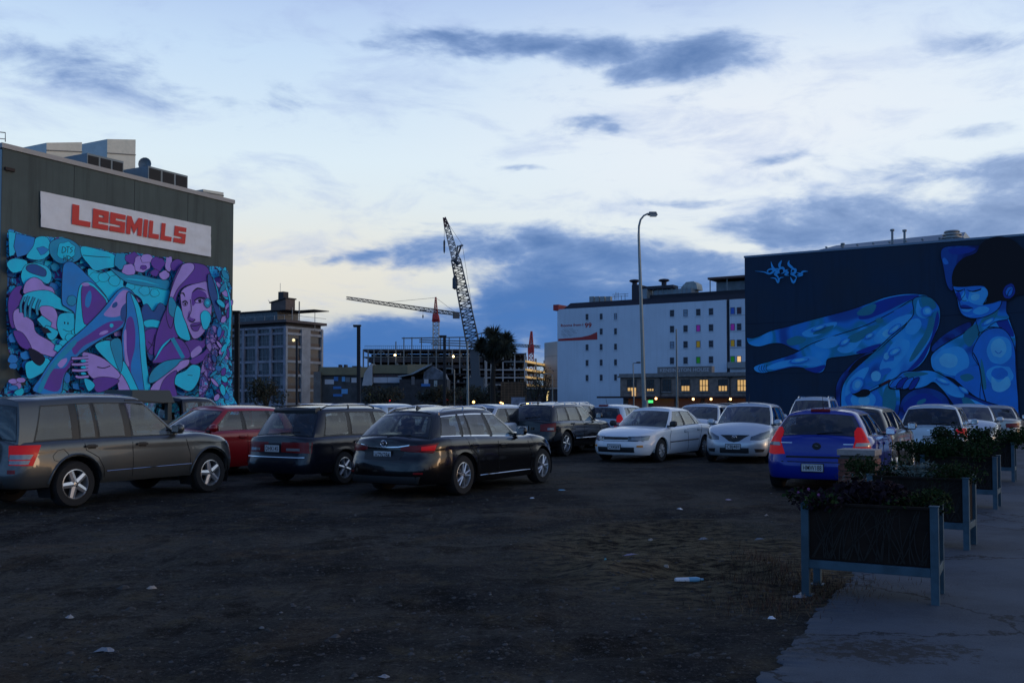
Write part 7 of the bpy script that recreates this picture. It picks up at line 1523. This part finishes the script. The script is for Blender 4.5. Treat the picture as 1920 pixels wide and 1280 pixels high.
def plant(label, pl, ox, oy, rx, ry, rz_, n, ls, mats, kind='round', seed=0, zb=.70):
    rz_ *= .72
    _t, cc, rz = PLN[pl]; rr = random.Random(seed); u = Vector((math.cos(rz), math.sin(rz), 0)); v = Vector((-math.sin(rz), math.cos(rz), 0)); c = cc+u*ox+v*oy+Vector((0, 0, zb))
    t = thing('plant', label, 'plant', c); mb = MB()
    for k in range(9):
        a = rr.random()*6.28; mb.tube([c, c+Vector((rx*.5*math.cos(a), ry*.5*math.sin(a), rz_*.5)), c+Vector((rx*.8*math.cos(a), ry*.8*math.sin(a), rz_*.8))], [.008, .005, .003], 4)
    mb.build('stem', mat('plant_stem', (.03, .022, .014), .8), t, world=True); mb = MB(); cl = [(rr.uniform(-.7, .7), rr.uniform(-.7, .7), rr.uniform(.2, .8), rr.uniform(.25, .5)) for _ in range(13)]
    for k in range(n):
        q = rr.choice(cl); w_ = Vector((rr.gauss(0, 1), rr.gauss(0, 1), rr.gauss(0, 1))).normalized()*q[3]*rr.uniform(.6, 1.1); p = c+u*(q[0]+w_.x)*rx+v*(q[1]+w_.y)*ry+Z*max(-.04, (q[2]+w_.z)*rz_)
        a = Vector((rr.gauss(0, 1), rr.gauss(0, 1), rr.gauss(.4 if kind == 'spike' else .1, .8))).normalized(); b = a.orthogonal().normalized(); b.rotate(Matrix.Rotation(rr.random()*6.28, 3, a)); s_ = ls*rr.uniform(.6, 1.4); w2 = s_*(.45 if kind == 'broad' else (.12 if kind == 'spike' else .32)); m_ = rr.randrange(len(mats))
        mb.add([p-a*s_*.5, p+b*w2+a*s_*.1+Z*.0, p+a*s_*.6-Z*s_*.15, p-b*w2+a*s_*.1], [(0, 1, 2), (0, 2, 3)], m_)
    mb.build('foliage', mats, t, world=True)
gr_ = [mat('foliage_green', (.020, .042, .012), .9, spec=.12), mat('foliage_deep', (.012, .028, .009), .9, spec=.1), mat('foliage_olive', (.032, .040, .016), .9, spec=.1)]
pu_ = [mat('foliage_purple', (.018, .010, .014), .85, spec=.15), mat('foliage_plum', (.016, .009, .013), .85, spec=.15), mat('foliage_violet', (.024, .014, .022), .85, spec=.15)]
si_ = [mat('foliage_silver', (.13, .17, .15), .8, spec=.15), mat('foliage_grey_green', (.09, .12, .10), .6)]
plant('trailing dark plant with tiny violet flowers at the left end of the nearest planter', 0, -.42, -.10, .26, .30, .24, 900, .035, pu_+gr_[1:2]+gr_[:1], 'broad', 1)
plant('bushy plum coloured broad leaved plant in the middle of the nearest planter', 0, -.05, -.02, .36, .30, .27, 1500, .05, pu_, 'broad', 2)
plant('low green plant at the right end of the nearest planter', 0, .34, .0, .24, .30, .24, 1300, .03, gr_, 'round', 3)
plant('feathery grey green herb sprigs at the back of the nearest planter', 0, -.12, .34, .22, .14, .36, 600, .035, [gr_[2], si_[1]], 'spike', 4)
plant('rounded green shrub at the left of the second planter', 1, -.48, .0, .36, .34, .34, 1700, .03, gr_, 'round', 5)
plant('silvery leaved plant in the middle of the second planter', 1, -.02, -.02, .28, .30, .30, 700, .05, si_, 'spike', 6)
plant('rounded green shrub at the right of the second planter', 1, .34, .02, .30, .34, .30, 1500, .03, gr_, 'round', 7)
plant('wide dark green shrub filling the left of the third planter', 2, -.50, .0, .60, .42, .36, 2300, .04, gr_[:2], 'round', 8)
plant('dark green shrub at the right of the third planter', 2, .15, .0, .52, .42, .42, 2300, .04, gr_[:2], 'round', 9)
plant('dark shrub at the left of the fourth planter', 3, -.45, .0, .62, .45, .52, 2000, .05, gr_[:2], 'round', 10)
plant('dark shrub at the right of the fourth planter, at the frame edge', 3, .35, .0, .7, .5, .6, 2200, .05, gr_[:2], 'round', 11)
rr = random.Random(9); mb = MB(); _t, cc, rz = PLN[0]
t = thing('flower_cluster', 'scattered tiny pink violet blossoms over the left edge of the nearest planter', 'flowers', cc+Z*.8-fd*.4)
for k in range(7):
    p = cc-fd*rr.uniform(.1, .62)-bd*rr.uniform(.1, .36)+Z*rr.uniform(.70, .93); s_ = .009
    for j in range(5):
        a = j*1.2566; mb.add([p, p+Vector((s_*math.cos(a-.4), s_*.3, s_*math.sin(a-.4))), p+Vector((s_*1.5*math.cos(a), 0, s_*1.5*math.sin(a))), p+Vector((s_*math.cos(a+.4), s_*.3, s_*math.sin(a+.4)))], [(0, 1, 2, 3)])
mb.build('blossoms', mat('blossom_pink', (.30, .09, .32), .5), t, world=True, kind='stuff')
# brick pier behind the planters
bp = atY(1612, 900, 12.2); bp.z = 0
t = thing('brick_pier', 'low brick pier with pale flat cap beside the blue hatchback', 'brick pier', bp, R(-32))
mb = MB(); mb.box((0, 0, .45), (.41, .33, .9)); mb.build('core', mat('mortar', (.10, .09, .085), .9), t)
bm_ = MB().box((0, 0, 0), (.215, .105, .068)).mesh('brick', [mat('brick_red', (.16, .060, .042), .85, ns=9, na=.35, bump=.3, bs=60)], bevel=.004); bm2 = MB().box((0, 0, 0), (.215, .105, .068)).mesh('brick', [mat('brick_brown', (.09, .045, .038), .85, ns=9, na=.3)], bevel=.004)
for c_ in range(11):
    z_ = .04+c_*.079
    for s_ in (-1, 1):
        for k in range(2):
            o = bpy.data.objects.new('brick', rnd.choice((bm_, bm_, bm2))); COL.objects.link(o); o.parent = t; o.location = ((-.114 if k == 0 else .114)+(.0 if c_ % 2 else .0), s_*.135, z_)
        o = bpy.data.objects.new('brick', rnd.choice((bm_, bm2))); COL.objects.link(o); o.parent = t; o.location = (s_*.172, 0, z_); o.rotation_euler = (0, 0, math.pi/2)
mb = MB(); mb.box((0, 0, .945), (.46, .42, .075)); mb.build('cap', mat('cap_stone', (.30, .26, .24), .8, ns=8, na=.2), t, bevel=.008)
t = thing('brick_step', 'shorter stack of bricks leaning against the right side of the brick pier', 'brick stack', bp+Vector((.44, .12, 0)), R(-32))
for c_ in range(9):
    for k in range(2):
        o = bpy.data.objects.new('brick', rnd.choice((bm_, bm2))); COL.objects.link(o); o.parent = t; o.location = (0, -.055+k*.112, .034+c_*.078); o.rotation_euler = (0, 0, rnd.uniform(-.05, .05))
# litter
wl = mat('litter_white', (.55, .58, .62), .5); bl = mat('litter_blue', (.10, .30, .45), .4)
def gp(px, py): q = gnd(px, py); q.z = gz(q.x, q.y); return q
p = gp(1293, 1096); t = thing('plastic_bottle', 'crushed white and blue plastic bottle lying on the gravel', 'bottle', p+Z*.022, R(8))
mb = MB(); mb.lathe([(.001, -.13), (.026, -.128), (.030, -.11), (.029, -.01)], 12); mb.v = [Vector((v.z, v.x, v.y*.75)) for v in mb.v]; mb.build('body', wl, t, smooth=50)
mb = MB(); mb.lathe([(.0295, -.01), (.031, .06), (.022, .09), (.012, .105), (.012, .125), (.001, .126)], 12); mb.v = [Vector((v.z, v.x, v.y*.8)) for v in mb.v]; mb.build('label_sleeve', bl, t, smooth=50)
LIT = [(1447, 1155, .036, .024, wl, 'crumpled white paper scrap beside the path edge', 'paper scrap'), (1053, 919, .075, .03, bl, 'pale blue flat litter strip in the middle distance on the gravel', 'litter'), (998, 937, .045, .03, wl, 'small white paper scrap right of the black wagon wheel', 'paper scrap'), (1366, 937, .06, .03, mat('litter_pink', (.35, .26, .34), .6), 'pinkish paper scrap in front of the small silver hatchback', 'paper scrap'),
 (1275, 957, .05, .025, wl, 'small pale scrap at the edge of the muddy patch', 'litter'), (1437, 970, .03, .03, mat('litter_tan', (.30, .25, .20), .7), 'tan crumpled scrap near the far muddy rut', 'litter'), (1220, 1017, .035, .02, mat('litter_tan'), 'small tan paper scrap left of the muddy patch', 'litter'), (1195, 1005, .06, .02, mat('litter_grey', (.20, .21, .23), .6), 'grey flattened litter left of the muddy patch', 'litter'), (1318, 998, .06, .025, mat('litter_grey'), 'grey flattened wrapper in the middle of the muddy patch', 'litter'), (1135, 1063, .016, .010, mat('litter_teal', (.08, .26, .28), .6), 'tiny teal scrap on the gravel left of the bottle', 'litter'),
 (1425, 1003, .07, .012, mat('litter_grey'), 'thin pale stick like scrap near the second muddy rut', 'litter'), (1182, 1045, .09, .014, mat('litter_lilac', (.24, .20, .27), .6), 'long pale torn strip left of the mud hollow', 'litter'), (1250, 1063, .03, .02, mat('litter_tan'), 'light brown leaf scrap above the bottle', 'litter'), (198, 1228, .075, .02, mat('litter_grey'), 'grey torn flat strip in the lower left gravel', 'litter'), (1500, 1118, .07, .03, mat('litter_grey'), 'grey flat stone like slab by the nearest planter leg', 'stone'), (285, 1105, .045, .03, mat('litter_tan'), 'pale flat stone in the left foreground gravel', 'stone'), (130, 1160, .03, .03, mat('litter_grey'), 'grey stone near the left frame edge', 'stone'), (720, 1270, .035, .02, mat('litter_grey'), 'pale stone at the bottom of the frame', 'stone')]
for px, py, a_, b_, m_, lab, cat in LIT:
    c_ = gp(px, py); rr = random.Random(int(px)); top = []; n = 11
    rim_ = [(c_.x+a_*math.cos(k*6.283/n)*rr.uniform(.7, 1.1), c_.y+b_*1.6*math.sin(k*6.283/n)*rr.uniform(.7, 1.1)) for k in range(n)]
    mb = MB(); vs = [Vector((x, y, gz(x, y)+.004)) for x, y in rim_]+[Vector((lerp(c_.x, x, .5), lerp(c_.y, y, .5), c_.z+rr.uniform(.008, .024))) for x, y in rim_]+[Vector((c_.x, c_.y, c_.z+.02))]
    mb.add(vs, [(k, (k+1) % n, n+(k+1) % n, n+k) for k in range(n)]+[(n+k, n+(k+1) % n, 2*n) for k in range(n)])
    o = mb.build({'paper scrap': 'paper_scrap', 'litter': 'litter', 'stone': 'flat_stone'}[cat], m_); tag(o, lab, cat)
# dry weeds by the nearest planter
rr = random.Random(17); mb = MB()
for k in range(2600):
    cx_, cy_, sx, sy = rr.choice([(2.05, 8.0, .22, .30), (2.2, 8.6, .18, .4), (2.0, 7.55, .25, .22), (2.45, 9.3, .12, .5), (2.55, 8.2, .2, .3), (2.9, 8.1, .35, .25)]); x, y = rr.gauss(cx_, sx), rr.gauss(cy_, sy); h_ = rr.uniform(.02, .075)*(1.4 if x > 2.3 and y > 8.3 else 1)
    a = rr.random()*6.28; l_ = rr.uniform(.2, .9)*h_; b_ = Vector((x, y, gz(x, y)-.005)); tip = b_+Vector((l_*math.cos(a), l_*math.sin(a), h_)); w_ = Vector((-math.sin(a), math.cos(a), 0))*.0035; mb.add([b_-w_, b_+w_, tip], [(0, 1, 2)], rr.choice((0, 0, 1, 2)))
mb.build('dry_weeds', [mat('weed_rust', (.055, .022, .012), .8), mat('weed_straw', (.13, .09, .045), .8), mat('weed_dark', (.02, .014, .008), .8)], kind='stuff')
mb = MB()
for k in range(3500):
    x, y = rr.gauss(1.7, 1.0), rr.gauss(10.2, 1.7)
    if edge_d(x, y) > -.05: continue
    h_ = rr.uniform(.01, .035); a = rr.random()*6.28; b_ = Vector((x, y, gz(x, y)-.003)); tip = b_+Vector((h_*1.5*math.cos(a), h_*1.5*math.sin(a), h_)); w_ = Vector((-math.sin(a), math.cos(a), 0))*.003; mb.add([b_-w_, b_+w_, tip], [(0, 1, 2)], rr.choice((0, 1)))
mb.build('sparse_grass', [mat('grass_dry', (.10, .085, .045), .8), mat('grass_dull', (.035, .038, .018), .8)], kind='stuff')
